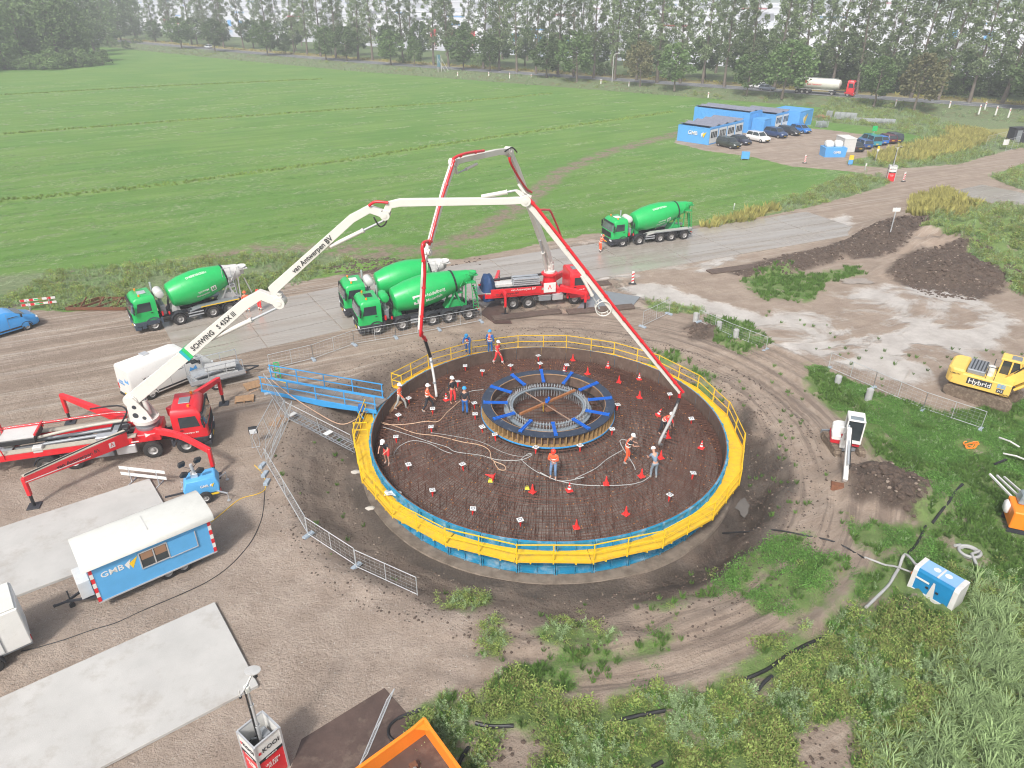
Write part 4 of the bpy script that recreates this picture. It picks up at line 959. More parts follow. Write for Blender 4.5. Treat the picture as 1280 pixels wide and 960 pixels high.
c3 = lambda *L_: [(440 + x / 4.365, 400 + y / 4.365) for x, y in L_]
c5 = lambda *L_: [(700 + x / 3.2, 400 + y / 3.2) for x, y in L_]
hosep = M('orange_grey_hose', (.50, .33, .22), .6, var=.1); hoseg = M('grey_hose', (.36, .36, .35), .6, var=.1); hosew = M('pale_hose', (.38, .38, .37), .55, var=.08)
hose(c3((130, 535), (180, 575), (300, 575), (400, 560), (470, 560), (520, 510), (590, 448)), .028, hosep, 'hose', 'orange grey hose from the wall to the worker in blue trousers')
hose(c3((150, 560), (250, 590), (350, 625), (470, 640), (600, 672), (700, 690), (750, 720), (765, 770), (830, 800), (835, 825), (800, 820), (775, 780)), .028, hosep, 'hose', 'long orange grey hose winding across the bars and ending in a loop')
hose(c3((170, 590), (300, 630), (420, 670), (520, 700), (565, 725), (700, 745), (800, 770), (920, 770), (980, 745), (965, 735), (930, 760), (930, 775), (1000, 830), (1100, 875), (1135, 885)), .022, hosew, 'hose', 'thin pale hose running from the left wall to the tangle in front of the ring')
hose(c3((230, 735), (260, 695), (330, 665), (420, 680), (500, 720), (545, 735)), .022, hosew, 'hose', 'thin pale vibrator hose held by the worker in black shirt')
hose(c3((430, 620), (560, 640), (700, 670), (830, 730), (920, 750), (975, 740)), .014, hoseg, 'cable', 'thin grey cable between hoses and ring', 'cable')
hose([(675, 592), (700, 603), (730, 598)] + c5((60, 640), (140, 600), (190, 560), (250, 525)), .026, hosew, 'hose', 'pale hose curving up to the worker with orange bib')
hose(c5((-5, 648), (60, 662), (150, 668), (270, 664), (330, 650), (365, 625)), .026, hosew, 'hose', 'pale hose lying in an arc toward the worker in grey')
hose([h10[0]] + [F3(773.5, 566, .8), F3(791, 585, .25), F3(794, 589, .08)], .026, hosew, 'vibrator_hose', 'short pale vibrator hose hanging from the hand of the bib worker')
c9 = lambda *L_: [(580 + x / 6.095, 440 + y / 6.095) for x, y in L_]
hose(c9((0, 330), (60, 305), (150, 295)), .02, hosew, 'cable', 'thin pale cable from the blue helmet worker to the ring', 'cable')
hose([G(338, 473, 1.25), G(360, 492, 1.2), G(395, 515, 1.15), G(425, 530, 1.1), G(445, 524, 1.2), G(455, 515, 1.25), F3(468, 518, .3)], .03, hosep, 'hose', 'orange grey hose hung on the fence beside the bridge', on='F')
# ================================================================== VEHICLES
def rot2(a): return Vector((math.cos(a), math.sin(a), 0))
def hole_ring(mb, x, y, z, r0, r1, w_, a0, a1, n=10, mi=None):
    """arched strip (wheel arch) about the y axis"""
    P = []
    for i in range(n + 1):
        a = a0 + (a1 - a0) * i / n
        for r in (r0, r1):
            for yy in (y - w_ / 2, y + w_ / 2): P.append((x + math.cos(a) * r, yy, z + math.sin(a) * r))
    F = []
    for i in range(n):
        a = i * 4; b = a + 4; F += [(a, a + 1, b + 1, b), (a + 2, b + 2, b + 3, a + 3), (a, b, b + 2, a + 2), (a + 1, a + 3, b + 3, b + 1)]
    F += [(0, 2, 3, 1), (n * 4, n * 4 + 1, n * 4 + 3, n * 4 + 2)]
    return mb.add(P, F, mi)
def wheel_meshes(R_, w_, nm):
    mb = MB(); mb.lathe([(-w_ / 2, R_ * .53), (-w_ / 2, R_ * .9), (-w_ * .42, R_), (w_ * .42, R_), (w_ / 2, R_ * .9), (w_ / 2, R_ * .53)], (0, 0, 0), (0, 1, 0), 24, cap=False)
    t = mb.mesh('wheel', rubber, smooth=40)
    mb = MB(); mb.lathe([(-w_ / 2 + .02, R_ * .54), (-w_ * .32, R_ * .47), (-w_ * .15, R_ * .38), (-w_ * .15, R_ * .22), (-w_ * .42, R_ * .2), (-w_ * .48, R_ * .10), (-w_ * .48, .001)], (0, 0, 0), (0, 1, 0), 20, cap=False)
    mb.lathe([(w_ / 2 - .02, R_ * .61), (w_ * .3, R_ * .5), (w_ * .3, .001)], (0, 0, 0), (0, 1, 0), 20, cap=False)
    for k in range(8):
        a = k * math.pi / 4; mb.cyl((math.cos(a) * R_ * .31, -w_ * .22, math.sin(a) * R_ * .31), (math.cos(a) * R_ * .31, -w_ * .12, math.sin(a) * R_ * .31), R_ * .04, n=6)
    return t, mb.mesh('rim', rimm, smooth=40)
TW = wheel_meshes(.52, .30, 't'); CW = wheel_meshes(.33, .21, 'c'); DW = wheel_meshes(.36, .22, 'd')
def wheel(root, x, y, R_, ms=TW, flip=None):
    o = obj('wheel', ms[0], root, (x, y, R_), (0, rnd.random() * 6, 0 if y < 0 else math.pi)); obj('rim', ms[1], o); return o
def lv(prof, z):
    for i in range(len(prof) - 1):
        a, b = prof[i], prof[i + 1]
        if a[0] <= z <= b[0]:
            t = (z - a[0]) / (b[0] - a[0]); return [a[k] + (b[k] - a[k]) * t for k in range(4)]
    return list(prof[-1])
def cab_ring(pr, z, off=0.0):
    _, xr, xf, hw = lv(pr, z); hw += off; xf += off; c = .22
    return [(xr, -hw, z), (xf - c, -hw, z), (xf - c * .35, -hw + c * .22, z), (xf, -hw + c * .95, z), (xf + .02, 0, z), (xf, hw - c * .95, z), (xf - c * .35, hw - c * .22, z), (xf - c, hw, z), (xr, hw, z)]
wscreen = M('windscreen_glass', (.10, .12, .13), .06, var=.5, scale=.9, coat=1)  # paler than the side glass, reflected sky put into the base colour
def truck_cab(root, paint, roofc=None, low=dark, logo=None, h=2.98, beacons=2):
    k = (h - 1.0) / 1.98; Z = lambda z: 1.0 + (z - 1.0) * k
    pr = [(.62, -.42, 1.33, 1.20), (1.0, -.46, 1.40, 1.24), (Z(1.75), -.46, 1.40, 1.25), (Z(2.62), -.46, 1.20, 1.21), (Z(2.86), -.44, 1.04, 1.13), (Z(2.96), -.38, .86, 1.02)]
    mb = MB(); mb.loft([cab_ring(pr, z) for z in (1.0, Z(1.4), Z(1.75), Z(2.2), Z(2.62), Z(2.86), Z(2.96))]); mb.build('cab', paint, root, smooth=35)
    mb = MB(); mb.loft([cab_ring(pr, z, .03) for z in (.48 if False else .62, .72, .98)]); mb.box((1.18, 0, .47), (.45, 2.36, .3)); mb.build('bumper', low, root, smooth=35, bevel=.02)
    zs = (Z(1.80), Z(2.2), Z(2.58)); P = [p for z in zs for p in cab_ring(pr, z, .012)[2:7]]; mb = MB()
    mb.add(P, [(i * 5 + j, i * 5 + j + 1, i * 5 + 6 + j, i * 5 + 5 + j) for i in range(2) for j in range(4)]); mb.build('windscreen', wscreen, root, fix=False)
    mb = MB(); P = [p for z in (Z(2.56), Z(2.70)) for p in cab_ring(pr, z, .10)[2:7]]; mb.add(P, [(j, j + 1, j + 6, j + 5) for j in range(4)]); mb.build('sun_visor', black, root)
    P = [p for z in (1.12, Z(1.70)) for p in cab_ring(pr, z, .015)[3:6]]; mb = MB(); mb.add(P, [(j, j + 1, j + 4, j + 3) for j in range(2)])
    for q in range(4): zz = 1.2 + q * .13; mb.box((1.44, 0, zz), (.03, 1.7, .05))
    mb.build('grille', black, root)
    for sy in (-1, 1):
        a, b = lv(pr, Z(1.82)), lv(pr, Z(2.52)); o = .012
        mb = MB(); mb.quad((-.08, sy * (a[3] + o), Z(1.78)), (1.02, sy * (a[3] + o), Z(1.78)), (.86, sy * (b[3] + o), Z(2.5)), (-.08, sy * (b[3] + o), Z(2.5))); w_ = mb.build('side_window', glass, root, fix=False)
        mb = MB(); mb.add([(-.16, sy * (lv(pr, 1.05)[3] + .006), 1.05), (1.10, sy * (lv(pr, 1.05)[3] + .006), 1.05), (1.10, sy * (lv(pr, Z(1.75))[3] + .006), Z(1.75)), (-.16, sy * (lv(pr, Z(1.75))[3] + .006), Z(1.75))], [(0, 1, 2, 3)])
        d = mb.build('door', paint, root, fix=False); mb = MB(); mb.box((-.02, sy * 1.275, Z(1.62)), (.18, .03, .05)); mb.build('handle', black, d)
        mb = MB(); mb.box((1.22, sy * 1.44, Z(2.22)), (.12, .20, .46)); mb.box((1.26, sy * 1.42, Z(1.86)), (.10, .18, .2)); mb.bar((1.15, sy * 1.2, Z(2.5)), (1.22, sy * 1.44, Z(2.48)), .04); mb.bar((1.15, sy * 1.22, Z(1.8)), (1.22, sy * 1.44, Z(1.85)), .04); mb.build('mirror', black, root, bevel=.02)
        mb = MB(); mb.box((1.37, sy * .98, .86), (.12, .36, .20)); mb.build('headlight', lamp, root, bevel=.03)
        mb = MB(); hole_ring(mb, 0, sy * 1.06, .52, .60, .70, .42, 0.12, math.pi - .12); mb.build('wheel_arch', low, root)
        mb = MB(); mb.box((-.66, sy * 1.12, .85), (.14, .26, .4)); mb.box((.72, sy * 1.12, .52), (.34, .2, .25)); mb.build('step', low, root, bevel=.02)
    zt = Z(2.96); mb = MB(); mb.box((.25, 0, zt + .03), (.62, .72, .06)); mb.build('roof_hatch', roofc or greymet, root, bevel=.02)
    if beacons:
        for sy in ((-1, 1) if beacons == 2 else (1,)):
            mb = MB(); mb.cyl((.55, sy * .82, zt - .05), (.55, sy * .82, zt + .14), .075, n=10); mb.build('beacon', amber, root, smooth=40)
    mb = MB(); mb.box((1.42, 0, .50), (.02, .5, .11)); mb.build('number_plate', plate_y, root)
    if logo:
        for sy in (-1, 1): text_part(logo, .14, white, root, (.25, sy * 1.262, 1.22), (R(90), 0, 0 if sy < 0 else math.pi))
    return pr
def chassis(root, x1, x0=.9, low=dark):
    mb = MB()
    for sy in (-1, 1): mb.box(((x0 + x1) / 2, sy * .42, .88), (x0 - x1, .10, .28))
    n = int((x0 - x1) / 1.1)
    for i in range(n): mb.box((x1 + .3 + i * 1.1, 0, .88), (.10, .8, .2))
    mb.build('chassis', low, root, bevel=.01)
def axles(root, xs, dbl=(), steer=2):
    mb = MB()
    for i, x in enumerate(xs):
        mb.cyl((x, -1.0, .52), (x, 1.0, .52), .09, n=8)
        for sy in (-1, 1):
            wheel(root, x, sy * 1.06, .52)
            if i in dbl: wheel(root, x, sy * .74, .52)
    mb.build('axle', dark, root)
def place_truck(near, heading, side):
    h = rot2(heading); left = Vector((-h.y, h.x, 0)); c = Vector((near.x, near.y, 0)) - left * (1.14 if side == 'left' else -1.14); return c
def drum_text(root, txt, size, ax0, dr, prof, s0, ang, mat, flip=False, name='lettering', mesh=None):
    """wrap flat lettering round the drum: s along the axis, ang round it"""
    if mesh is None:
        o = text_part(txt, size, mat, None, (0, 0, 0), (0, 0, 0), depth=.0, align='LEFT'); me = o.data; bpy.data.objects.remove(o)
    else: me = mesh
    d = Vector(dr).normalized(); x = Vector((0, 1, 0)); z = x.cross(d) if x.cross(d).z > 0 else d.cross(x)
    ss = [p[0] for p in prof]; rs = [p[1] for p in prof]
    for v in me.vertices:
        u, w_ = v.co.x, v.co.y
        if flip: u, w_ = -u, -w_
        s_ = s0 + u; r = float(np.interp(s_, ss, rs)) + .012; a = ang + w_ / r
        p = Vector(ax0) + d * s_ + (x * math.cos(a) + z * math.sin(a)) * r; v.co = p
    me.update(); return obj(name, me, root)
def mixer(name, near, heading, side, axs, label, style):
    c = place_truck(near, heading, side); root = thing(name, c, heading, label, 'concrete mixer truck', 'green concrete mixer trucks'); L_ = -axs[-1] * -1
    xs = [-a for a in axs]; xe = xs[-1] - .85
    truck_cab(root, green, roofc=style.get('roof', white), low=style.get('low', dark), logo=style.get('logo'), beacons=2)
    chassis(root, xe); axles(root, xs, dbl=tuple(range(2, len(axs))))
    sy = 1 if side == 'left' else -1
    prof = [(0, .30), (.05, .78), (.16, .98), (1.2, 1.22), (2.2, 1.29), (3.1, 1.24), (4.7, .88), (5.2, .70), (5.95, .52)]
    A = Vector((-1.62, 0, 2.24)); D = Vector((-math.cos(R(10)), 0, math.sin(R(10)))); DL = 1.12 if len(axs) > 4 else 1.0
    prof = [(s_ * DL, r) for s_, r in prof]; split = 6 if style.get('tail') else 99
    mb = MB(); mb.lathe(prof[:7 if split == 6 else 9], A, D, 40, cap=True); dr = mb.build('drum', style.get('drum', green), root, smooth=28)
    if split == 6: mb = MB(); mb.lathe(prof[6:], A, D, 32); mb.build('drum_mouth', style['tail'], root, smooth=40)
    mb = MB(); mb.lathe([(4.62 * DL, .94), (4.76 * DL, .90)], A, D, 36, cap=False); mb.lathe([(4.62 * DL, .80), (4.62 * DL, .94)], A, D, 36, cap=False); mb.lathe([(4.76 * DL, .90), (4.76 * DL, .78)], A, D, 36, cap=False); mb.build('drum_ring', black, root, smooth=30)
    mb = MB()
    for s_, r in ((1.2, 1.224), (2.2, 1.294), (3.1, 1.244)): mb.lathe([(s_ * DL - .02, r), (s_ * DL + .02, r)], A, D, 40, cap=False)
    mb.build('weld_seam', style.get('drum', green), dr, smooth=30)
    a0 = (0 if sy > 0 else math.pi) + sy * .10
    x = Vector((0, 1, 0))
    def lg(s_, a_, sz):
        m = MB(); w_ = sz;
        for (u0, u1, v0, v1) in ((0, w_, w_ * .8, w_), (0, w_, 0, w_ * .2), (0, w_ * .2, .2 * w_, .8 * w_), (w_ * .8, w_, .2 * w_, .8 * w_), (w_ * .40, w_ * .56, w_ * .2, w_ * .56)):
            n_ = 3
            for i in range(n_): a_u, b_u = u0 + (u1 - u0) * i / n_, u0 + (u1 - u0) * (i + 1) / n_; m.quad((a_u, v0, 0), (b_u, v0, 0), (b_u, v1, 0), (a_u, v1, 0))
        return m.mesh('emblem', white, fix=False)
    fl = style.get('flip', False); z_low = style.get('ta', .12); sgn = 1
    def put(txt, size, s_, a_, name='lettering', mesh=None):
        drum_text(dr, txt, size, A, D, prof, s_ * DL, a_, white, flip=fl, name=name, mesh=mesh)
    if fl: put('Heidelberg', .24, 3.0, z_low); put('Materials', .24, 3.0, z_low + .26); put('', .3, 3.62, z_low + .34, 'emblem', lg(0, 0, .46)); put('HEIDELBERG', .3, 3.4, z_low + 1.45)
    else: put('Heidelberg', .40, 2.2, z_low + .08); put('Materials', .40, 2.2, z_low - .28); put('', .3, 1.32, z_low - .36, 'emblem', lg(0, 0, .78))
    fc = style.get('frame', green_d); tail = A + D * 4.7 * DL
    mb = MB()
    for s_ in (-1, 1):
        mb.bar((tail.x + .7, s_ * .42, 1.0), (tail.x + .02, s_ * .5, tail.z - .75), .12); mb.bar((tail.x - .6, s_ * .42, 1.0), (tail.x - .05, s_ * .5, tail.z - .75), .12); mb.bar((tail.x - .9, s_ * .5, 1.0), (tail.x - 1.0, s_ * .42, tail.z + .6), .09)
        mb.bar((tail.x, s_ * .5, tail.z - .75), (tail.x - 1.0, s_ * .42, tail.z + .1), .08); mb.bar((tail.x - .3, s_ * .98, tail.z - .2), (tail.x - 1.05, s_ * .42, tail.z + .55), .05)
    mb.box((tail.x - .2, 0, tail.z - .95), (.9, .9, .1)); mb.build('rear_frame', fc, root)
    mb = MB(); mb.prism([(-1.0, 1.02), (.9, 1.02), (.35, 1.62), (-.15, 1.62)], -.38, .38)
    for i, v in enumerate(mb.v): mb.v[i] = (v[0] + tail.x + 0, v[1], v[2])
    mb.build('drum_pedestal', style.get('ped', fc), root, bevel=.02)
    mb = MB(); mb.prism([(-1.6, 1.02), (-2.25, 1.02), (-2.15, 1.9), (-1.95, 1.9)], -.45, .45); mb.build('drive_bracket', style.get('ped', fc), root); mb = MB(); mb.cyl((-1.62, 0, 2.14), (-2.0, 0, 2.2), .3, n=14); mb.build('drive_gearbox', greymet, root)
    E_ = A + D * 5.95 * DL; mb = MB(); mb.lathe([(0, .22), (.45, .36), (.62, .58), (.66, .58)], (E_.x - .18, 0, E_.z - .38), (0.12, 0, 1), 12, cap=False); mb.box((E_.x - .3, 0, E_.z + .16), (.7, 1.1, .06)); mb.build('hopper', fc, root, smooth=40)
    P = []; F = []; nn = 8
    c0 = Vector((E_.x - .3, 0, E_.z - .62)); c1 = Vector((E_.x - .75, -.1 * sy, 1.15))
    for p, r in ((c0, .34), (c1, .26)):
        for i in range(nn + 1): a = math.pi + math.pi * i / nn; P.append((p.x + .0, p.y + math.cos(a) * r, p.z + math.sin(a) * r * .6))
    F = [(i, i + 1, i + nn + 2, i + nn + 1) for i in range(nn)]; mb = MB(); mb.add(P, F); mb.build('chute', fc, root, fix=False)
    lx = xe + .15
    mb = MB()
    for q in (-.2, .2): mb.bar((lx + q, sy * 1.02, .75), (lx + q + .12, sy * .85, 3.15), .045)
    for i in range(9): z = .85 + i * .27; tt = (z - .75) / 2.4; mb.bar((lx - .2 + .12 * tt, sy * (1.02 - .17 * tt), z), (lx + .2 + .12 * tt, sy * (1.02 - .17 * tt), z), .035)
    mb.build('ladder', fc if not style.get('lad') else style['lad'], root)
    mb = MB(); mb.box((lx + .35, sy * .6, 3.1), (.8, .6, .05)); mb.bar((lx, sy * .9, 3.1), (lx, sy * .9, 3.9), .04); mb.bar((lx + .7, sy * .9, 3.1), (lx + .7, sy * .9, 3.9), .04); mb.bar((lx, sy * .9, 3.9), (lx + .7, sy * .9, 3.9), .04); mb.build('work_platform', fc if not style.get('lad') else style['lad'], root)
    tk = style.get('tank', tankgrey); mb = MB(); mb.lathe([(-.72, .12), (-.66, .30), (-.5, .36), (.5, .36), (.66, .30), (.72, .12)], (-.98, 0, 2.72), (0, 1, 0), 18); mb.build('water_tank', tk, root, smooth=50)
    mb = MB(); mb.bar((-.98, .5, 1.0), (-.98, .45, 2.4), .1); mb.bar((-.98, -.5, 1.0), (-.98, -.45, 2.4), .1); mb.box((-.95, 0, 1.45), (.4, 1.6, .8)); mb.build('tank_bracket', greymet, root, bevel=.03)
    mb = MB(); mb.cyl((-.68, -sy * .95, 1.1), (-.68, -sy * .95, 3.35), .08, n=8); mb.build('exhaust', steel, root)
    mb = MB(); mb.cyl((-.8, sy * .98, 1.1), (-.8, sy * .98, 1.45), .09, n=8); mb.cyl((-1.3, sy * 1.02, 1.1), (-1.3, sy * 1.02, 1.35), .07, n=8); mb.build('red_filter', red, root)
    mb = MB()
    for q in range(5): mb.tube(smoothline([(-1.1 - .08 * q, sy * (.95 + .03 * q), 1.1), (-1.3, sy * (1.02), 1.6 + .1 * q), (-1.5, sy * .8, 2.1 + .1 * q)], 3), .022, 5)
    mb.build('hose_bundle', blackhose, root, fix=False)
    dk_ = style.get('deck', dark)
    for i, x_ in enumerate(xs[1:]):
        for s_ in (-1, 1):
            mb = MB(); hole_ring(mb, x_, s_ * .98, .52, .60, .645, .56, .2, math.pi - .2, 8); mb.build('mudguard', dark, root)
    xr0 = xs[2] + .85; xr1 = xe - .05
    if style.get('deckplate'):
        for s_ in (-1, 1):
            mb = MB(); mb.prism([(xr0 + .9, 1.05), (xr0 + .1, 1.22), (xr1, 1.24), (xr1, 1.14), (xr0 + .1, 1.12), (xr0 + .9, .95)], s_ * .55, s_ * 1.26); mb.build('side_deck', style['deckplate'], root, bevel=.01)
            if style.get('edge'): mb = MB(); mb.box(((xr0 + xr1) / 2, s_ * 1.275, 1.2), (xr0 - xr1, .02, .08)); mb.build('deck_edge', style['edge'], root)
    for s_ in (-1, 1):
        xa, xb = (xs[1] - .7, xs[2] + .7); mb = MB()
        for zz in (.62, .86): mb.box(((xa + xb) / 2, s_ * 1.2, zz), (abs(xa - xb), .04, .10))
        mb.build('side_guard', style.get('guard', steel), root)
        mb = MB(); mb.box(((xa + xb) / 2, s_ * .9, .85), (abs(xa - xb) * .9, .45, .5)); mb.build('side_tank', dark, root, bevel=.04)
        mb = MB(); mb.box((xe - .03, s_ * .95, .78), (.06, .34, .12)); mb.build('tail_light', redlens, root)
    mb = MB(); mb.box((xe, 0, .55), (.08, 2.3, .12)); mb.build('rear_bar', dark, root)
    return root
v2 = lambda a: Vector((a[0], a[1], 0))
mixer('mixer_truck', v2((-28.66, 52.14)), R(215.5), 'left', [0, 1.95, 4.55, 5.92], 'green mixer truck with grey drum mouth parked alone at the left of the road', dict(low=M('slate_plastic', (.05, .07, .10), .5, var=.1), tail=tankgrey, frame=tankgrey, ped=tankgrey, deckplate=greymet, edge=yellow, flip=True, ta=-.42, roof=alu, lad=steel))
mixer('mixer_truck', v2((-10.70, 51.38)), R(202.7), 'left', [0, 2.05, 4.58, 5.96, 7.73], 'green mixer truck with white lettering, nearer of the two side by side', dict(roof=black, tank=green, ta=-.02))
mixer('mixer_truck', v2((-12.55, 54.9)), R(202.7), 'left', [0, 2.05, 4.58, 5.96], 'green mixer truck behind the nearer one, mostly hidden, with pale drum mouth', dict(tail=tankgrey, frame=tankgrey, ta=2.6, roof=white))
mixer('mixer_truck', v2((11.76, 73.43)), R(200.1), 'left', [0, 2.02, 4.56, 5.95, 7.6], 'green mixer truck standing alone at the right with a man at its front', dict(roof=white, deckplate=M('pale_deck', (.42, .41, .39), .6, var=.1), flip=True, ta=-.55, edge=greymet))
def boom_path(root, T, pts, w0, h0, w1, h1, mat, name='boom_section', planeN=None):
    """box girder following pts in the upright plane"""
    mb = MB(T); n = len(pts); L_ = [0]
    for i in range(1, n): L_.append(L_[-1] + (Vector(pts[i]) - Vector(pts[i - 1])).length)
    N_ = Vector(planeN); rings = []
    for i in range(n):
        a = Vector(pts[max(i - 1, 0)]); b = Vector(pts[min(i + 1, n - 1)]); d = (b - a).normalized(); u = N_.cross(d).normalized(); t = L_[i] / L_[-1]
        w_ = w0 + (w1 - w0) * t; h_ = h0 + (h1 - h0) * t; p = Vector(pts[i])
        rings.append([p + N_ * sx_ * w_ / 2 + u * sz_ * h_ / 2 for sx_, sz_ in ((-1, -1), (1, -1), (1, 1), (-1, 1))])
    mb.loft(rings); return mb.build(name, mat, root, bevel=.015)
def ram(root, T, a, b, c, r=.10):
    mb = MB(T); mb.cyl(a, Vector(a).lerp(Vector(b), c), r, n=12); mb.cyl(Vector(a).lerp(Vector(b), c - .03), Vector(a).lerp(Vector(b), c), r * 1.2, n=12); cy = mb.build('ram', offwhite, root, smooth=40)
    mb = MB(T); mb.cyl(Vector(a).lerp(Vector(b), c), b, r * .55, n=10); mb.build('ram_rod', steel, cy, smooth=40)
def knuckle(root, T, p, N_, r, w_, mat=offwhite):
    mb = MB(T); mb.cyl(Vector(p) - N_ * w_ / 2, Vector(p) + N_ * w_ / 2, r, n=16)
    for s_ in (-1, 1): mb.cyl(Vector(p) + N_ * s_ * w_ / 2, Vector(p) + N_ * s_ * (w_ / 2 + .04), r * .45, n=10)
    mb.build('boom_joint', mat, root, smooth=40)
def pipe(root, T, pts, r=.075, mat=None, n=4, name='delivery_pipe'):
    mb = MB(T); mb.tube(smoothline(pts, n) if n else pts, r, 8); mb.build(name, mat or red, root, smooth=60, fix=False)
def couplings(root, T, pts, every=1.8, r=.105):
    for i in range(len(pts) - 1):
        a, b = Vector(pts[i]), Vector(pts[i + 1]); n = max(1, int((b - a).length / every)); d = (b - a).normalized()
        for k in range(n): p = a.lerp(b, (k + .5) / n); mb = MB(T); mb.cyl(p - d * .05, p + d * .05, r, n=8); mb.build('pipe_coupling', red, root, smooth=40)
def side_panel_text(root, txt, size, x, y, z, mat, sy, name='lettering', slope=0):
    text_part(txt, size, mat, root, (x, y, z), (R(90), slope, 0 if sy < 0 else math.pi), name=name)
def pump_truck(near, heading, side, axs, label, legs, kind):
    c = place_truck(near, heading, side); root = thing('concrete_pump_truck', c, heading, label, 'concrete pump truck', 'red concrete pump trucks'); T = frame(root)
    xs = [-a for a in axs]; xe = xs[-1] - 2.6; sy = -1
    truck_cab(root, red, roofc=greymet, low=red_d if kind == 'B' else dark, h=2.9, beacons=2); chassis(root, xe); axles(root, xs, dbl=tuple(range(len(xs) - 2, len(xs))))
    side_panel_text(root, 'van Antwerpen BV', .15, .3, -1.262, 1.38, white, -1)
    tx = -2.0; tm = red if kind == 'B' else offwhite
    mb = MB(); mb.box((tx, 0, 1.28), (1.5, 2.0, .5)); mb.build('subframe', red, root, bevel=.04)
    mb = MB(); mb.lathe([(1.5, .62), (1.62, .66), (1.72, .66), (1.74, .55), (2.1, .48)], (tx, 0, 0), (0, 0, 1), 24); mb.build('slewing_ring', greymet if kind == 'A' else red, root, smooth=35)
    mb = MB(); mb.box(((xs[-1] - 2.3 + tx - .8) / 2, -1.0, 1.35), (abs(xs[-1] - 1.2 - tx + .8) + 1.3, .38, .42)); mb.box(((xs[-1] - 2.3 + tx - .8) / 2, 1.0, 1.35), (abs(xs[-1] - 1.2 - tx + .8) + 1.3, .38, .42)); mb.build('side_box', red, root, bevel=.03)
    mb = MB(); L0 = (xs[-1] - 2.0, tx - .8); mb.box(((L0[0] + L0[1]) / 2, -1.0, 1.59), (L0[1] - L0[0] + .6, .42, .05)); mb.box(((L0[0] + L0[1]) / 2, 1.0, 1.59), (L0[1] - L0[0] + .6, .42, .05)); mb.build('catwalk', M('beige_deck', (.42, .38, .31), .75, var=.12, dirt=(MUD, .2, 3)), root)
    mb = MB()
    for q in (-.28, .28): mb.cyl((tx - 1.0, q, 1.55), (xs[-1] - 1.6, q, 1.38), .11, n=12)
    mb.build('pump_cylinder', greymet, root, smooth=40)
    mb = MB(); mb.box((tx - 1.6, .2, 1.5), (.8, .9, .35)); mb.build('oil_cooler', black, root, bevel=.03)
    mb = MB(); mb.box((tx - 1.15, -.5, 1.8), (.5, .5, .36)); mb.build('control_box', black, root, bevel=.03)
    hx = xs[-1] - 2.2
    mb = MB(); mb.loft([[(hx - .35, -.45, .75), (hx + .45, -.45, .75), (hx + .45, .45, .75), (hx - .35, .45, .75)], [(hx - .85, -.95, 1.5), (hx + .55, -.95, 1.5), (hx + .55, .95, 1.5), (hx - .85, .95, 1.5)]]); mb.build('hopper', red_d, root, bevel=.03)
    mb = MB(); mb.box((hx - .15, 0, 1.54), (1.5, 1.96, .06)); mb.build('hopper_grid', steel, root)
    xm = (xs[-1] + xs[-2]) / 2
    for s_ in (-1, 1):
        for x_ in (xs[-1], xs[-2]): mb = MB(); hole_ring(mb, x_, s_ * .98, .52, .60, .645, .56, .2, math.pi - .2, 8); mb.build('mudguard', dark, root)
        xa = xs[1] - .75 if len(xs) > 3 else -1.0; xb = xs[-2] + .75; w_ = abs(xa - xb)
        mb = MB(); mb.box((xa - w_ * .22, s_ * 1.0, .82), (w_ * .40, .48, .56)); mb.build('fuel_tank', alu, root, bevel=.05)
        mb = MB(); mb.box((xa - w_ * .70, s_ * 1.0, .80), (w_ * .45, .46, .50)); mb.build('tool_locker', greymet, root, bevel=.04)
        mb = MB(); mb.box((xa - w_ * .5, s_ * 1.24, 1.05), (w_ * .95, .03, .06)); mb.build('side_rail', yellow if False else steel, root)
    for (pv, knee, foot, curved, nm) in legs:
        pv = Vector(pv); ft = Vector(foot); top = Vector(knee); up = Vector((0, 0, 1))
        mb = MB()
        pvw = root.matrix_basis @ pv
        mb = MB(T)
        if curved:
            mid = pvw.lerp(top, .55) + Vector((0, 0, .28)); P = smoothline([pvw, pvw.lerp(top, .3) + Vector((0, 0, .22)), mid, top], 3)
            for i in range(len(P) - 1): mb.bar(P[i], P[i + 1] + (P[i + 1] - P[i]) * .04, .22, .42 - .012 * i)
        else: mb.bar(pvw, top, .34, .85 if nm == 'long' else .58, h1=.40 if nm == 'long' else .30, w1=.24)
        ob = mb.build('outrigger_arm', red, root, bevel=.02)
        if not curved and nm == 'long':
            mb = MB(T); mb.bar(pvw + Vector((0, 0, .455)), top + Vector((0, 0, .23)), .30, .05, w1=.24); mb.build('arm_cover', M('beige_deck2', (.46, .42, .34), .7, var=.1), ob)
            d = (top - pvw).normalized(); n_ = d.cross(up).normalized(); n_ = n_ if n_.y < 0 else -n_
            mb = MB(T); mb.bar(pvw.lerp(top, .08) + n_ * .157 + Vector((0, 0, -.20)), top + n_ * .12 + Vector((0, 0, -.10)), .012, .05); mb.build('stripe', white, ob)
            tm_ = Matrix(((d.x if d.x > 0 else -d.x, 0, n_.x), (d.y if d.x > 0 else -d.y, 0, n_.y), (d.z if d.x > 0 else -d.z, 1, n_.z)))
            dd = d if d.x > 0 else -d; uu = n_.cross(dd).normalized(); W3 = Matrix((dd, uu, n_)).transposed()
            TL = (T.to_3x3() @ W3); text_part('van Antwerpen BV', .30, black, ob, T @ (pvw.lerp(top, .50) + n_ * .152 + Vector((0, 0, .0))), TL, depth=.003)
            mb = MB(T); q = pvw.lerp(top, .17) + n_ * .165; mb.bar(q - dd * .16, q + dd * .16, .01, .32); pl_ = mb.build('sign_panel', white, ob)
            text_part('Λ', .30, red, ob, T @ (q + n_ * .012), TL, depth=.002)
            mb = MB(T);
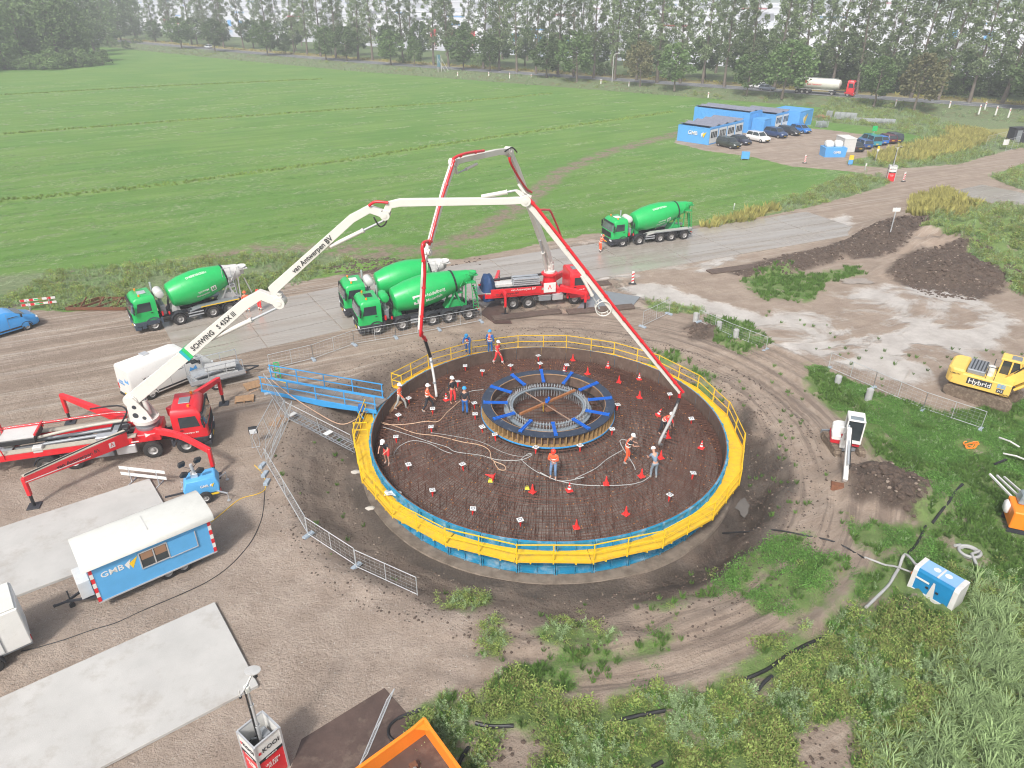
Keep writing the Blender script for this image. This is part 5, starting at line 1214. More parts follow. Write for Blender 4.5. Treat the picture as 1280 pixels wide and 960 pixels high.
            for k2 in range(3): mb.tube([pvw + Vector((.3, .05 * k2, .5)), pvw.lerp(top, .3) + Vector((0, .05 * k2, .42)), top + Vector((0.1, .05 * k2, .28))], .028, 5)
            mb.build('outrigger_hose', blackhose, ob, fix=False)
        mb = MB(T); mb.bar(top + Vector((0, 0, .12)), Vector((top.x, top.y, .75)), .20); mb.build('jack_sleeve', red, root, bevel=.02)
        mb = MB(T); mb.cyl((top.x, top.y, .9), (top.x, top.y, ft.z + .08), .085, n=10); mb.build('jack_rod', black, root, smooth=40)
        mb = MB(T); mb.box((top.x, top.y, ft.z + .04), (.62, .62, .06), rot=(0, 0, heading)); mb.build('foot_plate', dark, root, bevel=.01)
    return root, T, Vector(root.matrix_basis @ Vector((tx, 0, 1.9)))
def W_(p): return Vector(p)
fa = [H3(43.4, 633), H3(269.5, 596), H3(280, 505), H3(88.6, 528)]
pA, TA_, turA = pump_truck(v2((-19.21, 34.92)), R(16.1), 'right', [0, 1.82, 5.97, 7.33], 'red pump truck at the left with a long white boom reaching over the pit',
    [((-3.0, -1.05, 1.55), (fa[0].x, fa[0].y, 1.75), fa[0], False, 'long'), ((-1.4, -1.1, 1.75), (fa[1].x, fa[1].y, 1.8), fa[1], True, ''), ((-.95, .9, 1.75), (fa[2].x, fa[2].y, 1.9), fa[2], False, ''), ((-3.4, 1.05, 1.5), (fa[3].x, fa[3].y, 2.0), fa[3], False, 'far')], 'A')
tipA = G(832, 562, .0); nA_ = Vector((-(tipA.y - turA.y), tipA.x - turA.x, 0)).normalized()
if nA_.y > 0: nA_ = -nA_
def pa(x, y): return PH(turA, tipA, x, y)
b0 = turA.copy(); j1 = pa(199, 493);
mb = MB(TA_); mb.cyl((b0.x, b0.y, 1.95), (b0.x, b0.y, 2.15), .72, n=24)
for s_ in (-1, 1):
    o_ = nA_ * .30 * s_; mb.add([b0 + o_ + Vector((-.75, 0, .1)), b0 + o_ + Vector((.6, 0, .1)), b0 + o_ + Vector((.35, 0, .8)), b0 + o_ + Vector((-.25, 0, 1.7)), b0 + o_ + Vector((-.7, 0, 1.7)),
        b0 + o_ * 1.2 + Vector((-.75, 0, .1)), b0 + o_ * 1.2 + Vector((.6, 0, .1)), b0 + o_ * 1.2 + Vector((.35, 0, .8)), b0 + o_ * 1.2 + Vector((-.25, 0, 1.7)), b0 + o_ * 1.2 + Vector((-.7, 0, 1.7))], [(0, 1, 2, 3, 4), (9, 8, 7, 6, 5), (0, 5, 6, 1), (1, 6, 7, 2), (2, 7, 8, 3), (3, 8, 9, 4), (4, 9, 5, 0)])
mb.build('turret', offwhite, pA, smooth=30)
for q_, r_q in ((Vector((-.35, 0, .55)), .17), (Vector((.12, 0, .38)), .12), (Vector((-.3, 0, 1.1)), .13)): mb = MB(TA_); c_q = b0 + q_ + nA_ * .362; mb.cyl(c_q, c_q + nA_ * .01, r_q, n=14); mb.build('hole_shade_disc', dark, pA)  # dark discs on the solid cheek paint the shade of its holes
s1 = [b0 + Vector((-.48, 0, 1.45)), pa(203, 468), pa(306, 380), pa(326, 368), pa(350, 377)]
s2 = [pa(350, 377), pa(341, 362), pa(440, 273), pa(462, 261), pa(482, 268)]
s3 = [pa(482, 268), pa(487, 256), pa(500, 253), pa(636, 251), pa(657, 250)]
s4 = [pa(657, 250), pa(668, 262), pa(765, 386), pa(850, 491)]
boom_path(pA, TA_, s1, .42, .78, .36, .50, offwhite, planeN=nA_); boom_path(pA, TA_, s2, .34, .52, .28, .38, offwhite, planeN=nA_)
boom_path(pA, TA_, s3, .28, .38, .24, .33, offwhite, planeN=nA_); boom_path(pA, TA_, s4, .28, .38, .17, .17, offwhite, planeN=nA_)
for p, r in ((s1[0], .42), (s2[0], .32), (s3[0], .24), (s4[0], .26)): knuckle(pA, TA_, p, nA_, r, .56)
ram(pA, TA_, b0 + Vector((.25, 0, .45)), s1[0].lerp(s1[1], .0) + (s1[2] - s1[1]) * .12 + Vector((0, 0, -.15)), .7, .15)
ram(pA, TA_, pa(263, 424), pa(348, 384), .62, .13); ram(pA, TA_, pa(413, 308), pa(481, 275), .62, .11); ram(pA, TA_, pa(602, 246), pa(645, 238), .75, .11)
mb = MB(TA_)
for a_, b_ in (((645, 238), (657, 250)), ((648, 230), (668, 258)), ((645, 238), (664, 246))): mb = MB(TA_); mb.bar(pa(*a_), pa(*b_), .12); mb.build('link_plate', offwhite, pA)
for a_, b_ in (((348, 384), (352, 368)), ((352, 368), (341, 362)), ((481, 275), (487, 262))): mb = MB(TA_); mb.bar(pa(*a_), pa(*b_), .34, .12); mb.build('link_plate', offwhite, pA)
def sect_text(root, T, a, b, t, txt, size, mat, N_, off, dv=0):
    d = (Vector(b) - Vector(a)).normalized(); u = N_.cross(d).normalized(); u = u if u.z > 0 else -u; n_ = d.cross(u).normalized()
    W3 = Matrix((d, u, n_)).transposed(); p = Vector(a).lerp(Vector(b), t) + n_ * off + u * dv
    return text_part(txt, size, mat, root, T @ p, T.to_3x3() @ W3, depth=.003)
sect_text(pA, TA_, s1[1], s1[2], .52, 'SCHWING', .38, black, nA_, .245); sect_text(pA, TA_, s1[1], s1[2], .80, 'S 43SX III', .36, black, nA_, .225)
sect_text(pA, TA_, s2[1], s2[2], .52, 'van Antwerpen BV', .38, black, nA_, .195)
for t_, m_ in ((.305, tealm), (.335, ltgreen)):
    d = (s1[2] - s1[1]).normalized(); mb = MB(TA_); q = s1[1].lerp(s1[2], t_); u = nA_.cross(d); mb.bar(q - d * .10, q + d * .10, .48, .70, up=u); mb.build('colour_band', m_, pA)
red_off = nA_ * .26
def offp(L_, du, N_, dn):
    out = []
    for i, p in enumerate(L_):
        a = Vector(L_[max(i - 1, 0)]); b = Vector(L_[min(i + 1, len(L_) - 1)]); d = (b - a).normalized(); u = N_.cross(d).normalized()
        if u.z < 0: u = -u
        out.append(Vector(p) + u * du + N_ * dn)
    return out
pl = offp(s4, .18, nA_, .16); pipe(pA, TA_, pl, .085, n=0); couplings(pA, TA_, pl, 1.6, .11)
for L_, dd in ((s1[1:], -.34), (s2[1:], -.30), (s3[1:], -.24)): q = offp(L_, .05, nA_, dd); pipe(pA, TA_, q, .08, n=0)
for a_, b_, c_2 in (((462, 256), (470, 251), (486, 252)),): pipe(pA, TA_, [pa(*a_) + nA_ * .2, pa(*b_) + nA_ * .2, pa(*c_2) + nA_ * .2], .07)
mb = MB(TA_); mb.tube(smoothline([pa(478, 262) + nA_ * .2, pa(484, 275) + nA_ * .2, pa(476, 282) + nA_ * .2, pa(468, 270) + nA_ * .2], 4), .04, 6); mb.build('bend_hose', blackhose, pA, fix=False)
rb = pa(784, 372); rb2 = pa(765, 388); cc = pa(768, 380) - nA_ * 0; mb = MB(TA_)
u_ = (s4[3] - s4[2]).normalized()
for dn in (-.2, .2):
    uu = nA_.cross(u_); mb.tube([pa(754, 384) + nA_ * dn + (u_ * math.cos(a_) + uu * math.sin(a_)) * .42 for a_ in np.linspace(0, 2 * math.pi, 19)[:-1]], .03, 6, closed=True)
for a_ in np.linspace(0, 2 * math.pi, 9)[:-1]: q = pa(754, 384) + (u_ * math.cos(a_) + uu * math.sin(a_)) * .42; mb.bar(q - nA_ * .2, q + nA_ * .2, .03)
mb.build('hose_guide_ring', offwhite, pA)
ram(pA, TA_, pa(727, 344) + nA_ * .1, pa(749, 385) + nA_ * .1, .6, .09)
endh = s4[-1]; hb = F3(812, 582, .15); pts = [endh + Vector((0, 0, .1)), endh + Vector((.0, 0, -.35)), endh.lerp(hb, .35) + Vector((.12, 0, 0)), endh.lerp(hb, .7) + Vector((.03, 0, 0)), F3(826, 560, .25)]
mb = MB(TA_); mb.tube(smoothline([pts[0], pts[1]], 3), .10, 8); mb.build('end_elbow', red, pA)
hA = thing('pour_hose', pts[1], 0, 'grey pour hose hanging from the boom tip over the right rebar', 'hose'); Th = frame(hA)
mb = MB(Th); mb.tube(smoothline(pts[1:], 6), .085, 8); mb.build('hose_body', hoseg, hA, smooth=60, fix=False)
mb = MB(Th); d = (pts[2] - pts[1]).normalized(); mb.cyl(pts[1], pts[1] + d * .7, .10, n=10); mb.build('hose_collar', blackhose, hA)
for t_ in (.25, .7): q = pts[2].lerp(pts[4], t_); d = (pts[4] - pts[2]).normalized(); mb = MB(Th); mb.cyl(q - d * .06, q + d * .06, .115, n=10); mb.build('hose_band', steel, hA)
def rl(root): return root.matrix_basis
mb = MB(); mb.box((-8.6, .1, 1.95), (1.9, 1.5, .34)); mb.build('rear_tray', black, pA, bevel=.04); mb = MB(); mb.box((-8.6, .1, 2.14), (1.8, 1.4, .04)); mb.build('tray_lid', tankgrey, pA)
mb = MB(); mb.bar((-7.6, .85, 2.3), (-7.6, -.65, 2.3), .1); mb.bar((-7.62, .8, 2.0), (-7.62, .8, 2.3), .08); mb.bar((-9.7, .8, 1.4), (-9.7, .8, 2.5), .10); mb.bar((-9.7, -.6, 1.4), (-9.7, -.6, 2.4), .10); mb.bar((-9.7, .8, 2.45), (-9.7, -.6, 2.35), .1); mb.build('rear_support', red, pA)
pipe(pA, None, [(-10.0, .75, 2.2), (-7, .75, 2.25), (-4.0, .75, 2.3), (-2.8, .55, 2.3)], .075, n=0)
pipe(pA, None, [(-9.4, -.3, 1.6), (-7, -.2, 1.95), (-5, .1, 2.0), (-3, .1, 2.05)], .09, cream, n=3)
pipe(pA, None, smoothline([(-3.4, -1.3, 1.9), (-3.2, -.4, 2.2), (-3.0, .4, 2.5), (-3.6, 1.0, 2.6), (-5.2, 1.5, 2.35)], 3), .05, blackhose, n=0, name='hydraulic_hose')
mb = MB(); mb.box((-3.8, -.95, 1.75), (1.5, .5, .22)); mb.build('deck_locker', steel, pA, bevel=.03)
mb = MB(); mb.box((-3.35, -.35, 1.75), (.8, .7, .28)); mb.build('valve_block', greymet, pA, bevel=.03)
mb = MB(); mb.box((-7.5, -1.05, 1.62), (.5, .32, .38)); mb.build('water_box', tankgrey, pA, bevel=.03)
mb = MB(); mb.box((-11.2, .6, 1.3), (.7, 1.2, 1.2)); mb.build('rear_tank', steel, pA, bevel=.08)
mb = MB();
for k in range(14): mb.cyl((-10.3 - rnd.random() * .9, rnd.uniform(-1.1, .1), rnd.uniform(.7, 1.3)), (-10.3 - rnd.random() * .9, rnd.uniform(-1.1, .1), rnd.uniform(1.0, 1.6)), rnd.uniform(.04, .12), n=8)
mb.build('hopper_machinery', greymet, pA)
pipe(pA, None, [(-9.2, -1.2, 1.3), (-9.2, -1.25, 1.9), (-9.5, -1.2, 2.1), (-9.8, -1.1, 1.9), (-9.8, -1.1, 1.3)], .035, red, n=2, name='grab_rail')
mb = MB()
for x_ in (-4.0, -3.2, -2.6): mb.box((x_, -1.2, 1.27), (.4, .012, .07))
mb.build('reflector', white, pA)
mb = MB(); mb.prism([(0, 0), (.28, .14), (0, .28)], -1.36, -1.35)
for i, v in enumerate(mb.v): mb.v[i] = (v[0] - 1.95, v[1], v[2] + 1.55)
mb.build('warning_triangle', white, pA)
fb = [H3(631.8, 394), H3(731, 388)]
pB, TB_, turB = pump_truck(v2((5.44, 57.73)), R(12.2), 'right', [0, 4.14, 5.49], 'red pump truck behind the pit with its white boom bent over the foundation',
    [((-6.6, -1.1, 1.5), (fb[0].x, fb[0].y, 1.85), fb[0], True, ''), ((-1.3, -1.2, 1.6), (fb[1].x, fb[1].y, 1.55), fb[1], False, ''), ((-6.6, 1.1, 1.5), (-1.2, 61.5, 1.6), Vector((-1.2, 61.5, 0)), False, ''), ((-1.3, 1.2, 1.6), (6.0, 63.2, 1.6), Vector((6, 63.2, 0)), False, '')], 'B')
tipB = G(545, 497, .1); nB_ = Vector((-(tipB.y - turB.y), tipB.x - turB.x, 0)).normalized()
if nB_.x < 0: nB_ = -nB_
def pb(x, y): return PH(turB, tipB, x, y)
mb = MB(TB_); mb.lathe([(-.3, .62), (.6, .5), (.62, .72), (.75, .72), (.8, .5)], turB, (0, 0, 1), 20); mb.build('turret', red, pB, smooth=35)
mb = MB(TB_); mb.lathe([(0, .5), (.15, .5), (.2, .36), (.7, .36)], turB + Vector((0, 0, .8)), (0, 0, 1), 20); mb.build('turret_top', offwhite, pB, smooth=35)
q0 = turB + Vector((0, 0, 1.4)); s1 = [q0, q0.lerp(pb(640, 196), .07) + Vector((0, 0, .3)), pb(646, 212), pb(636, 189)]
s2 = [pb(636, 189), pb(622, 190), pb(580, 199), pb(565, 203)]; s3 = [pb(567, 203), pb(556, 235), pb(534, 315)]; s4 = [pb(534, 315), pb(530, 330), pb(524, 412)]
boom_path(pB, TB_, s1, .44, .60, .36, .42, offwhite, planeN=nB_); boom_path(pB, TB_, s2, .32, .40, .28, .32, offwhite, planeN=nB_); boom_path(pB, TB_, s3, .28, .40, .24, .30, offwhite, planeN=nB_); boom_path(pB, TB_, s4, .22, .28, .14, .14, offwhite, planeN=nB_)
for p, r in ((s1[0], .4), (s2[0], .32), (s3[0], .24), (s4[0], .2)): knuckle(pB, TB_, p, nB_, r, .5)
ram(pB, TB_, q0 + Vector((-.3, -.3, -.3)), s1[1].lerp(s1[2], .28) + nB_ * .05 + Vector((0, 0, -.5)), .6, .14); ram(pB, TB_, pb(596, 205), pb(571, 217), .55, .09)
mb = MB(TB_)
for a_, b_ in (((571, 217), (566, 203)), ((640, 200), (634, 192)), ((537, 300), (531, 318))): mb = MB(TB_); mb.bar(pb(*a_), pb(*b_), .2, .12); mb.build('link_plate', offwhite, pB)
L_ = [pb(562, 200) - nB_ * .05, pb(540, 262), pb(527, 310)];
pr_ = [pb(600, 188) + nB_ * .28, pb(578, 191) + nB_ * .3, pb(562, 197) + nB_ * .32, pb(560, 205) + nB_ * .32, pb(545, 255) + nB_ * .28, pb(531, 306) + nB_ * .3]
pipe(pB, TB_, pr_, .09, n=3); couplings(pB, TB_, pr_, 1.5, .12)
pr2 = [pb(533, 301) + nB_ * .35, pb(523, 301) + nB_ * .45, pb(519, 309) + nB_ * .48, pb(523, 340) + nB_ * .45, pb(520, 412) + nB_ * .35, pb(523, 418) + nB_ * .25, pb(531, 425) + nB_ * .1]
pipe(pB, TB_, pr2, .10, n=3); couplings(pB, TB_, pr2, 1.3, .135)
pipe(pB, TB_, [pb(632, 196) + nB_ * .3, pb(634, 205) + nB_ * .32, pb(650, 232) + nB_ * .34, pb(660, 240) + nB_ * .3], .09, n=3)
pipe(pB, TB_, [pb(672, 262) + nB_ * .2, pb(681, 262) + nB_ * .25, pb(686, 266) + nB_ * .25, pb(699, 298) + nB_ * .25, pb(695, 303) + nB_ * .2], .09, n=2)
mb = MB(TB_); mb.tube(smoothline([pb(628, 189) + nB_ * .2, pb(636, 184) + nB_ * .25, pb(643, 190) + nB_ * .2], 5), .05, 6); mb.build('bend_hose', blackhose, pB, fix=False)
sect_text(pB, TB_, s3[0], s3[2], .45, 'SCHWING', .24, black, nB_, .15)
e0 = pb(531, 424); mb = MB(TB_); mb.cyl(e0, e0 + (pb(538, 446) - e0) * 1.0, .10, n=10); mb.build('end_collar', blackhose, pB)
hB = thing('pour_hose', e0, 0, 'pale pour hose hanging down to the left part of the rebar', 'hose'); Th = frame(hB); eb = F3(546, 499, .2)
P5 = [e0, pb(538, 446), pb(538, 446).lerp(eb, .5) + Vector((.03, 0, -.1)), eb]; mb = MB(Th); mb.tube(smoothline(P5[1:], 6), .085, 8); mb.build('hose_body', tankgrey, hB, smooth=60, fix=False)
mb = MB(Th); mb.tube(smoothline(P5[:2], 3), .09, 8); mb.build('hose_top', blackhose, hB, smooth=60, fix=False)
for t_ in (.12, .65): q = P5[1].lerp(eb, t_); d = (eb - P5[1]).normalized(); mb = MB(Th); mb.cyl(q - d * .06, q + d * .06, .12, n=10); mb.build('hose_band', greymet, hB)
mb = MB(); mb.box((-2.3, -1.3, 1.78), (1.05, .06, .85)); sp_ = mb.build('sign_panel', white, pB, bevel=.01); text_part('Λ', .5, red, pB, (-2.3, -1.335, 1.80), (R(90), 0, 0))
mb = MB(); mb.box((-5.2, -1.22, 1.64), (4.4, .1, .62)); mb.build('side_board', red, pB, bevel=.02); text_part('van Antwerpen BV', .28, white, pB, (-4.6, -1.275, 1.80), (R(90), 0, 0)); text_part('van Antwerpen BV', .26, black, pB, (-6.0, -1.275, 1.52), (R(90), 0, 0))
for k in range(4):
    for j in range(2): mb = MB(); mb.box((-4.2 - .0, -.55 + j * .42, 2.0 + k * .17), (2.3, .55, .11)); mb.build('deck_plank_bundle', steel, pB, bevel=.01)
pipe(pB, None, [(-2.2, .8, 2.25), (-5, .8, 2.15), (-7.7, .8, 2.0)], .11, blackhose, n=0, name='rubber_hose'); pipe(pB, None, [(-7.0, .35, 1.9), (-8.2, .35, 1.85)], .10, red, n=0)
mb = MB(); mb.box((-5.8, .2, 1.85), (2.2, .8, .3)); mb.build('deck_locker', tankgrey, pB, bevel=.03)
mb = MB(); mb.loft([[(-7.45 + math.cos(a) * rx_ * (1 + .12 * math.sin(5 * a + z_)), math.sin(a) * ry_ * (1 + .08 * math.cos(4 * a + 2 * z_)), z_ + .08 * math.sin(3 * a)) for a in np.linspace(0, 6.283, 25)[:-1]] for z_, rx_, ry_ in ((.8, .62, 1.1), (1.3, .70, 1.15), (1.8, .62, 1.1), (2.3, .50, 1.0), (2.75, .36, .75), (2.85, .1, .3))]); o = mb.build('hopper_tarp', tarp, pB, smooth=60, fix=False)
def mat_beam(a, b, w_, h_, label, m_=timber_d, name='timber_mat', n=3):
    a = Vector(a); b = Vector(b); t = thing(name, (a + b) / 2, 0, label, 'timber mat', 'dark timber mats'); T = frame(t); d = (b - a).normalized(); s_ = Vector((-d.y, d.x, 0))
    for k in range(n): q = s_ * ((k + .5) / n - .5) * w_; mb = MB(T); mb.bar(a + q + Vector((0, 0, h_ / 2 + .02)), b + q + Vector((rnd.uniform(-.1, .1), 0, h_ / 2 + .02 + rnd.uniform(-.01, .01))), w_ / n * .96, h_); mb.build('beam', m_, t, bevel=.02)
mat_beam(H3(616, 399.5), H3(700, 390), .9, .16, 'dark timber mat under the rear outrigger of the second pump truck'); mat_beam(H3(709, 391.5), H3(792, 384), .9, .16, 'dark timber mat under the front outrigger of the second pump truck')
mat_beam(H3(742, 356), H3(762, 354.5), 1.0, .16, 'short dark timber mat in front of the second pump truck cab'); mat_beam(H3(886, 341), H3(948, 333), 1.1, .12, 'dark timber mat lying alone on the churned mud')
# ================================================================== SMALLER VEHICLES, CABINS AND SITE GEAR
def heading(a, b): return math.atan2(b.y - a.y, b.x - a.x)
KINDS = dict(  # L, half width, roof z, belt z, hood z, greenhouse x: rear-bottom, front-bottom, front-top, rear-top
    hatch=(4.2, .89, 1.48, .95, .92, -1.98, 1.05, .30, -1.55), suv=(4.6, .94, 1.68, 1.08, 1.05, -2.15, 1.10, .45, -1.80),
    wagon=(4.7, .91, 1.50, .95, .90, -2.25, 1.00, .25, -1.95), sedan=(4.6, .90, 1.45, .95, .88, -1.75, 1.05, .30, -1.05), van=(4.9, .97, 1.92, 1.12, 1.10, -2.40, 1.55, .85, -2.30))
def car(p, rz, kind, col, label, group=None, cat='car', L_=None, far=False):
    L0, hw, zr, zb, zh, gr, gf, gft, grt = KINDS[kind]; t = thing('parked_car' if not far else 'moving_car', p, rz, label, cat, group)
    m = M('car_' + '_'.join('%02d' % int(c * 99) for c in col), col, .3, var=.05, coat=.6, dirt=((.3, .27, .23), .06, 3)); h = L0 / 2
    def ring(x, zl, zt, w_): return [(x, -w_ * .88, zl), (x, -w_, zl + .18), (x, -w_, zt - .22), (x, -w_ * .90, zt), (x, w_ * .90, zt), (x, w_, zt - .22), (x, w_, zl + .18), (x, w_ * .88, zl)]
    mb = MB(); mb.loft([ring(-h, .42, zb - .12, hw * .86), ring(-h + .15, .28, zb - .02, hw * .97), ring(-h + .8, .24, zb, hw), ring(gf - .1, .24, zb, hw), ring(gf + .35, .24, zh, hw * .99), ring(h - .35, .26, zh - .12, hw * .95), ring(h - .05, .32, zh - .28, hw * .84), ring(h, .40, zh - .38, hw * .76)])
    mb.build('body', m, t, smooth=42)
    wb, wt = hw * .90, hw * .74
    def gh(z0, z1, o=0):
        f = lambda z: (z - zb) / (zr - zb); P = []
        for z in (z0, z1):
            k = f(z); xr_, xf_, w_ = gr + (grt - gr) * k - o, gf + (gft - gf) * k + o, wb + (wt - wb) * k + o; P += [(xr_, -w_, z), (xf_, -w_, z), (xf_, w_, z), (xr_, w_, z)]
        return P
    mb = MB(); mb.add(gh(zb - .03, zr - .05), [(0, 1, 5, 4), (1, 2, 6, 5), (2, 3, 7, 6), (3, 0, 4, 7)]); mb.build('window_glass', glass, t, fix=True)
    mb = MB(); P = gh(zr - .06, zr - .02, .01); Q = [(x * .97, y * .9, zr) for x, y, z in P[4:]]; mb.loft([P[:4], P[4:], Q]); rf = mb.build('roof', m, t, smooth=40)
    mb = MB(); A = gh(zb - .03, zr - .03, .012)
    for i in range(4): mb.bar(A[i], A[i + 4], .07)
    for sy in (-1, 1): x_ = (gr + gf) / 2 - .1; mb.bar((x_, sy * (wb + .012), zb), (x_ - .05, sy * (wt + .02), zr - .04), .07)
    mb.build('pillars', m, t)
    for sx, sy in ((h - .85, -1), (h - .85, 1), (-h + .85, -1), (-h + .85, 1)): wheel(t, sx, sy * (hw - .10), .33, CW)
    for sy in (-1, 1):
        mb = MB(); mb.box((h - .12, sy * hw * .66, zh - .33), (.18, .30, .12)); mb.build('headlight', lamp, t, bevel=.02)
        mb = MB(); mb.box((-h + .08, sy * hw * .72, zb - .2), (.14, .24, .14)); mb.build('tail_light', redlens, t, bevel=.02)
        mb = MB(); mb.box((gf - .25, sy * (hw + .07), zb + .05), (.12, .14, .12)); mb.build('mirror', m, t)
    mb = MB(); mb.box((-h - .0, 0, .62), (.02, .5, .11)); mb.box((h, 0, .45), (.02, .5, .11)); mb.build('number_plate', plate_y, t); mb = MB(); mb.box((h - .02, 0, .42), (.06, hw * 1.2, .16)); mb.box((-h + .02, 0, .36), (.06, hw * 1.5, .14)); mb.build('bumper_grille', black, t)
    return t
hc = heading(G(901, 182), G(917.5, 185.8))
for x, y, k, c, l in ((910, 184, 'suv', (.035, .045, .035), 'dark green grey suv, first in the row in front of the blue cabins'), (924, 179.5, 'sedan', (.03, .035, .06), 'dark sedan parked behind the dark green suv'), (947, 176.5, 'suv', (.75, .75, .74), 'white suv with dark windows in the row by the cabins'),
                      (969, 171, 'suv', (.02, .05, .14), 'dark blue suv next to the white one'), (986, 168, 'wagon', (.03, .03, .035), 'black estate car between the dark blue suv and the bright blue car'), (1000, 165.5, 'hatch', (.02, .16, .50), 'bright blue hatchback at the far end of the cabin row')):
    car(G(x, y), hc, k, c, l, 'cars parked in front of the site cabins')
h2 = heading(G(1078, 188), G(1056, 180))
for x, y, k, c, l in ((1066, 187.5, 'sedan', (.025, .028, .035), 'black car, nearest to the white bags and blue crate'), (1076, 184, 'wagon', (.03, .09, .26), 'dark blue estate car, second from the blue crate'), (1086, 181.5, 'van', (.05, .28, .36), 'teal blue van in the right parking row'),
                      (1097, 179.5, 'hatch', (.03, .15, .50), 'blue hatchback beside the teal van'), (1106, 177.5, 'wagon', (.12, .025, .04), 'dark car with red tail between blue hatchback and grey car'), (1114, 177, 'suv', (.05, .06, .07), 'dark grey suv, last at the right end of the row')):
    car(G(x, y), h2, k, c, l, 'cars parked in the right row of the car park')
cabblue = M('cabin_blue', (.10, .35, .70), .5, var=.07, dirt=((.1, .3, .5), .1, 1)); cabwhite = M('cabin_white', (.68, .70, .70), .55, var=.05); solar = M('solar_panel', (.20, .21, .26), .22, var=.2, scale=2)
def emblem(root, p, s, rotm):
    mb = MB(); mb.add([(0, .1 * s, 0), (.55 * s, .45 * s, 0), (.25 * s, -.5 * s, 0)], [(0, 1, 2)]); mb.add([(.35 * s, .05 * s, .001), (1.1 * s, .5 * s, .001), (.55 * s, -.6 * s, .001)], [(0, 1, 2)], 1)
    o = mb.build('emblem', [white, plate_y], root, fix=False); o.matrix_local = Matrix.Translation(Vector(p)) @ rotm.to_4x4(); return o
def RM(rx, ry, rz): return Euler((rx, ry, rz)).to_matrix()
uc = heading(G(885, 181.5), G(935, 168.5))
def cabin(p, nun, label, windows=True, logo=True, h=2.75, solar_=True, un=3.0, dp=6.4, name='site_cabin', col=None, cat='site cabin', lside=True):
    """p = front-left ground corner; x runs along the window front, y goes back"""
    t = thing(name, p, uc, label, cat, 'blue site cabins and containers'); col = col or cabblue; L_ = un * nun
    for k in range(nun):
        x0 = k * un; mb = MB(); mb.box((x0 + un / 2, dp / 2, h / 2 + .08), (un - .06, dp, h - .16)); mb.box((x0 + un / 2, dp / 2, h - .02), (un - .03, dp + .06, .14)); mb.box((x0 + un / 2, dp / 2, .1), (un - .03, dp + .06, .18))
        for xx in (x0 + .07, x0 + un - .07): mb.box((xx, -.01, h / 2), (.14, .08, h)); mb.box((xx, dp + .01, h / 2), (.14, .08, h))
        if not windows:
            for q in range(9): mb.box((x0 + .35 + q * .29, -.02, h / 2), (.10, .05, h - .4))
        mb.build('module', col, t)
        if windows:
            mb = MB(); mb.box((x0 + un / 2, -.02, h * .50), (un - .34, .05, h - .45)); mb.build('front_panel', cabwhite, t)
            for q in (-1, 1): mb = MB(); mb.box((x0 + un / 2 + q * .55, -.055, h * .60), (.90, .04, 1.05)); w_ = mb.build('window', glass, t); mb = MB(); mb.box((x0 + un / 2 + q * .55, -.075, h * .60), (.05, .03, 1.05)); mb.build('mullion', cabwhite, w_)
    if not windows:
        mb = MB()
        for q in range(int(dp / .3)): mb.box((-.0, .2 + q * .3, h / 2), (.05, .12, h - .4))
        mb.build('corrugation', col, t)
    if solar_:
        for k in range(nun * 2):
            mb = MB(); a = .30; mb.box(((k + .5) * un / 2, dp / 2, h + .22), (un / 2 * 1.0, dp * .98, .05), rot=(0, -a if k % 2 else a, 0)); mb.build('solar_panel', solar, t)
            mb = MB(); mb.box(((k + .5) * un / 2, .05, h + .12), (un / 2, .04, .18)); mb.build('panel_bracket', cabblue, t)
    if logo:
        rm = RM(R(90), 0, R(-90)); text_part('GMB', .95, white, t, (-.05, dp * .52, h * .62), rm, depth=.01); emblem(t, (-.06, dp * .26, h * .6), 1.0, rm)
    return t
cabin(G(885, 181.5), 4, 'row of four blue site cabins with white windowed fronts and solar roof, nearest')
cabin(G(934, 166.5), 2, 'tall blue cabin block without windows behind the white suv', windows=False, logo=False, h=3.6, un=2.4, dp=12)
cabin(G(953, 168), 1, 'lower dark blue container beside the tall cabin block', windows=False, logo=False, h=2.6, un=2.6, dp=2.4, solar_=False, name='storage_container', cat='container')
cabin(G(967, 162.5), 2, 'second pair of blue cabins with white windowed fronts and solar roof', logo=False, dp=8.5)
t = cabin(G(997, 160), 1, 'blue container with white and yellow emblem at the far end of the cabins', windows=False, logo=False, h=3.0, un=6.0, dp=6, solar_=False, name='storage_container', cat='container'); emblem(t, (1.5, -.10, 1.5), 1.9, RM(R(90), 0, 0))
def simple(name, p, rz, label, cat, build, group=None):
    t = thing(name, p, rz, label, cat, group); build(t); return t
def part(t, name, mat, fn, bevel=0, smooth=None, fix=True, loc=None):
    mb = MB(); fn(mb); o = mb.build(name, mat, t, bevel=bevel, smooth=smooth, fix=fix)
    if loc: o.location = loc
    return o
def crate(t):
    part(t, 'bin', cabblue, lambda m: [m.box((0, 0, .75), (3.4, 2.2, 1.5), top=(1.05, 1.05)), [m.box((-1.5 + .5 * k, -1.13, .75), (.1, .1, 1.3)) for k in range(7)]])
    for k in range(2): part(t, 'white_bag', white, lambda m: m.box((-.8 + k * 1.5, .2, 1.95), (1.3, 1.7, 1.0), top=(.8, .8)), bevel=.2, smooth=50)
    text_part('GMB', .6, white, t, (.2, -1.2, .8), (R(90), 0, 0))
simple('waste_bin', G(1040, 195), uc - R(45), 'blue crate holding white bags at the edge of the car park', 'crate', crate)
simple('grey_container', G(1055, 188), uc - R(45), 'pale grey box container right behind the blue crate', 'container', lambda t: [part(t, 'box_body', tankgrey, lambda m: m.box((0, 0, 1.1), (2.0, 3.6, 2.2)), bevel=.05), part(t, 'lid', white, lambda m: m.box((0, 0, 2.23), (2.1, 3.7, .08)))])
